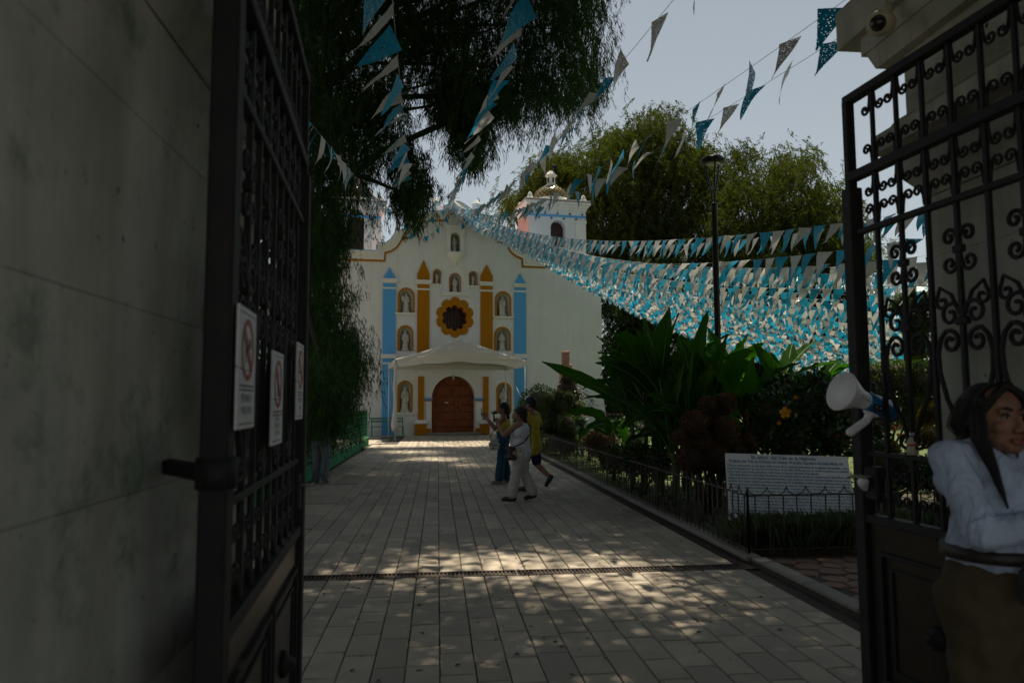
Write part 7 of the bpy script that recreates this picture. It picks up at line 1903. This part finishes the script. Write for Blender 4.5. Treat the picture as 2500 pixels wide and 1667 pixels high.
# --- person half hidden under the cypress by the left gate
g0 = grd(783, 1180)
ps = thing('person', 'person in grey trousers and dark top half hidden under the cypress boughs', 'person', (g0.x, g0.y, 0), R(-15))
J = std(1.68); J.update(elr=Vector((.24, .0, 1.09)), wrr=Vector((.22, .10, .88)))
bo, P, Rm = body_mesh(J, ps, M['skin'], .010, {'l': ((1, 0, 0), .6), 'r': ((-1, 0, 0), .6)}, 1.0)
m = MB().cap((0, 0, 1.22), (0, 0, .90), .155, .16).cap((-.12, -.01, 1.29), (.12, -.01, 1.29), .08, .08)
for k in 'lr': m.cap(J['sh' + k], J['el' + k], .072, .062).cap(J['el' + k], lerp(J['el' + k], J['wr' + k], .8), .06, .05)
garment('jacket', m, M['c_olive'], ps, .014, 3, .005)
m = MB().cap((0, 0, .95), (0, 0, .86), .145, .15)
for k in 'lr': m.cap(J['hp' + k], J['kn' + k], .108, .085).cap(J['kn' + k], J['an' + k] + Vector((0, 0, .01)), .085, .075)
garment('trousers', m, M['c_grey'], ps, .014, 3, .005)
shoes(J, ps, 'sole', 'sole')
m = MB(); hc = J['head']; m.sph(hc + Vector((0, -.02, .04)), (.09, .105, .085), 12, 8).cap(hc + Vector((0, -.06, 0)), hc + Vector((0, -.05, -.1)), .07, .06); garment('hair', m, M['hair'], ps, .011, 2)

# --- guard in white shirt before the right leaf
gd = thing('person', 'female guard in white shirt with arms folded leaning before the right gate', 'person', (1.915, 2.40, 0), R(186))
J = std(1.62)
J.update(head=Vector((.015, .03, 1.485)), hs=1.04, face=Vector((.0, 1, .05)), neck=Vector((0, -.01, 1.38)), chest=Vector((0, .0, 1.20)),
         shr=Vector((.170, -.01, 1.355)), elr=Vector((.200, .145, 1.125)), wrr=Vector((-.095, .215, 1.185)), shl=Vector((-.170, -.01, 1.355)), ell=Vector((-.205, .11, 1.13)), wrl=Vector((.07, .085, 1.17)), pelvis=Vector((0, -.02, .96)), hpl=Vector((-.085, 0, .90)), hpr=Vector((.085, 0, .90)), knl=Vector((-.09, .02, .48)), knr=Vector((.09, .02, .48)))
bo, P, Rm = body_mesh(J, gd, M['skin_g'], .0055, {'l': ((0, -1, .2), .5, .95), 'r': ((0, -1, .2), .5, .95)}, .93)
Q = root_of(gd)
face_parts(J, gd, bo, lambda x, y, z: Q @ P(x * 1.0, y, z), Q.to_3x3() @ Rm, 1.04)
m = MB().cap((0, .01, 1.24), (0, .02, 1.11), .145, .155).cap((-.08, .045, 1.21), (.08, .045, 1.21), .108, .108).cap((0, .01, 1.10), (0, .0, 1.04), .158, .165).cap((-.14, -.01, 1.335), (.14, -.01, 1.335), .070, .070).cap((-.07, -.01, 1.37), (.07, -.01, 1.37), .060, .060).cap((-.15, .0, 1.28), (.15, .0, 1.28), .075, .075)
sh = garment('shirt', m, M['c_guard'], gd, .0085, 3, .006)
for k in 'lr':
    m = MB().cap(lerp(J['neck'], J['sh' + k], .8), J['sh' + k], .062, .066).cap(J['sh' + k], lerp(J['sh' + k], J['el' + k], .5), .066, .060).cap(lerp(J['sh' + k], J['el' + k], .5), J['el' + k], .060, .054).cap(J['el' + k], lerp(J['el' + k], J['wr' + k], .5), .053, .047).cap(lerp(J['el' + k], J['wr' + k], .5), lerp(J['el' + k], J['wr' + k], .95), .047, .036)
    e_, w_ = Vector(J['el' + k]), Vector(J['wr' + k])
    for q in range(5): m.lathe([(.046, -.006), (.0535 - .003 * q, 0), (.046, .006)], e_.lerp(w_, .18 + .17 * q) + Vector((0, 0, .0)), (w_ - e_) + Vector((rnd.uniform(-.06, .06), rnd.uniform(-.06, .06), rnd.uniform(-.06, .06))), 14)
    for q in range(3): m.lathe([(.055, -.007), (.0635, 0), (.055, .007)], Vector(J['sh' + k]).lerp(e_, .55 + .17 * q), (e_ - Vector(J['sh' + k])) + Vector((rnd.uniform(-.1, .1), rnd.uniform(-.1, .1), 0)), 14)
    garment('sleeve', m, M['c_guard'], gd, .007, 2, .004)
cl_ = MB()
for s_ in (-1, 1):
    V = [(s_ * .008, .095, 1.345), (s_ * .055, .050, 1.405), (s_ * .072, -.02, 1.425), (s_ * .110, .01, 1.395), (s_ * .080, .105, 1.320)]
    cl_.add([Q @ Vector(v) for v in V] + [Q @ (Vector(v) + Vector((0, -.006, -.010))) for v in V], [(0, 1, 2, 3, 4), (9, 8, 7, 6, 5), (0, 4, 9, 5), (4, 3, 8, 9), (3, 2, 7, 8)])
cl_.build('collar', M['c_guard'], gd)
m = MB().cap((0, 0, .99), (0, -.02, .91), .158, .175).cap((-.09, -.02, .87), (.09, -.02, .87), .128, .128)
for k in 'lr': m.cap(J['hp' + k], J['kn' + k], .128, .098).cap(J['kn' + k], J['an' + k], .102, .085)
for s_ in (-1, 1): m.cap((s_ * .165, .01, .66), (s_ * .165, .01, .56), .055, .055)
garment('trousers', m, M['c_brown'], gd, .012, 3, .006)
loc(gd, MB().lathe([(.150, 1.015), (.176, 1.02), (.174, 1.06), (.150, 1.065)], (0, -.005, 0), (0, 0, 1), 28)).build('belt', M['leather'], gd)
loc(gd, MB().box(-.03, .03, .164, .18, 1.02, 1.055, .004)).build('buckle', M['black_metal'], gd)
shoes(J, gd, 'leather', 'sole')
hc = Vector(J['head']); m = MB(); f_ = Vector(J['face']).normalized(); r_ = f_.cross(Vector((0, 0, 1))); Hd = lambda x, y, z: hc + r_ * x * 1.04 + f_ * y * 1.04 + Vector((0, 0, z * 1.04))
m.sph(Hd(0, -.030, .040), (.0815, .096, .092), 18, 12)
m.cap(Hd(-.066, .012, .070), Hd(-.076, -.02, -.01), .016, .014).cap(Hd(.066, .012, .070), Hd(.076, -.02, -.01), .016, .014).cap(Hd(-.008, .052, .108), Hd(-.052, .058, .078), .015, .016).cap(Hd(.008, .052, .108), Hd(.052, .058, .078), .015, .016).cap(Hd(-.052, .058, .078), Hd(-.072, .030, .030), .016, .013).cap(Hd(.052, .058, .078), Hd(.072, .030, .030), .016, .013)
m.cap(Hd(0, -.06, 0), Hd(0, -.075, -.20), .070, .055)
garment('hair', m, M['hair'], gd, .006, 2)
m = MB()
for k in range(90):                                # single strands combed back from the parting
    s_ = 1 if k % 2 else -1; a = rnd.uniform(0, 1); w_ = rnd.uniform(.0012, .0026)
    q = [Hd(s_ * (.004 + .004 * a), .055 - .11 * a, .125 - .006 * a)]
    for t in (.3, .6, .85, 1.0): q.append(Hd(s_ * (.004 + (.082 + .006 * a) * math.sin(t * 1.5)), .055 - .11 * a - .05 * t, .131 * math.cos(t * 1.25) - .01 * t - .05 * t * a))
    q += [Hd(s_ * (.080 - .02 * a), -.055 - .03 * a, -.06), Hd(s_ * (.062 - .03 * a), -.085 - .02 * a, -.17 - .05 * a)]
    m.tube(q, w_, 4)
loc(gd, m).build('hair_strands', M['hair'], gd)
m = MB()
for (a0_, sw, w_) in ((.083, .03, .017), (.092, .012, .015), (.080, .05, .013), (.098, -.01, .014), (-.085, .03, .017), (-.092, .01, .015), (-.099, -.01, .014)):
    s_ = 1 if a0_ > 0 else -1
    p0 = Hd(a0_, .02 + sw * .3, .05); p1 = Hd(a0_ * 1.0, .018 + sw * .5, -.06); p2 = Vector((s_ * (.105 + abs(sw) * .3), .10 + sw * .6, 1.335)); p3 = Vector((s_ * (.115 + sw * .4), .165 + sw * .3, 1.21))
    m.tube([p0, p1, p1.lerp(p2, .5), p2, p2.lerp(p3, .6), p3], [w_ * .5, w_ * .75, w_ * .8, w_ * .7, w_ * .5, w_ * .12], 7)
loc(gd, m).build('hair_lock', M['hair'], gd)
rd = thing('radio', 'black two way radio clipped to the belt of the guard', 'radio', Q @ Vector((.075, .185, .98)))
loc(gd, MB().box(.050, .105, .170, .204, .91, 1.02, .006)).build('case', M['black_plastic'], rd)
loc(gd, MB().cyl((.062, .187, 1.02), (.062, .190, 1.14), .0075, .006, 8)).build('antenna', M['black_plastic'], rd)
loc(gd, MB().box(.062, .094, .204, .2055, .99, 1.0).box(.066, .090, .204, .2055, .96, .968)).build('display', M['kerb'], rd)
loc(gd, MB().cyl((.09, .187, 1.02), (.09, .187, 1.037), .008, n=8)).build('knob', M['black_plastic'], rd)
er = Q @ (P(.078, -.012, -.046)); MB().sph(er, .006, 8, 6).build('earring', M['lamp_lens'], gd)
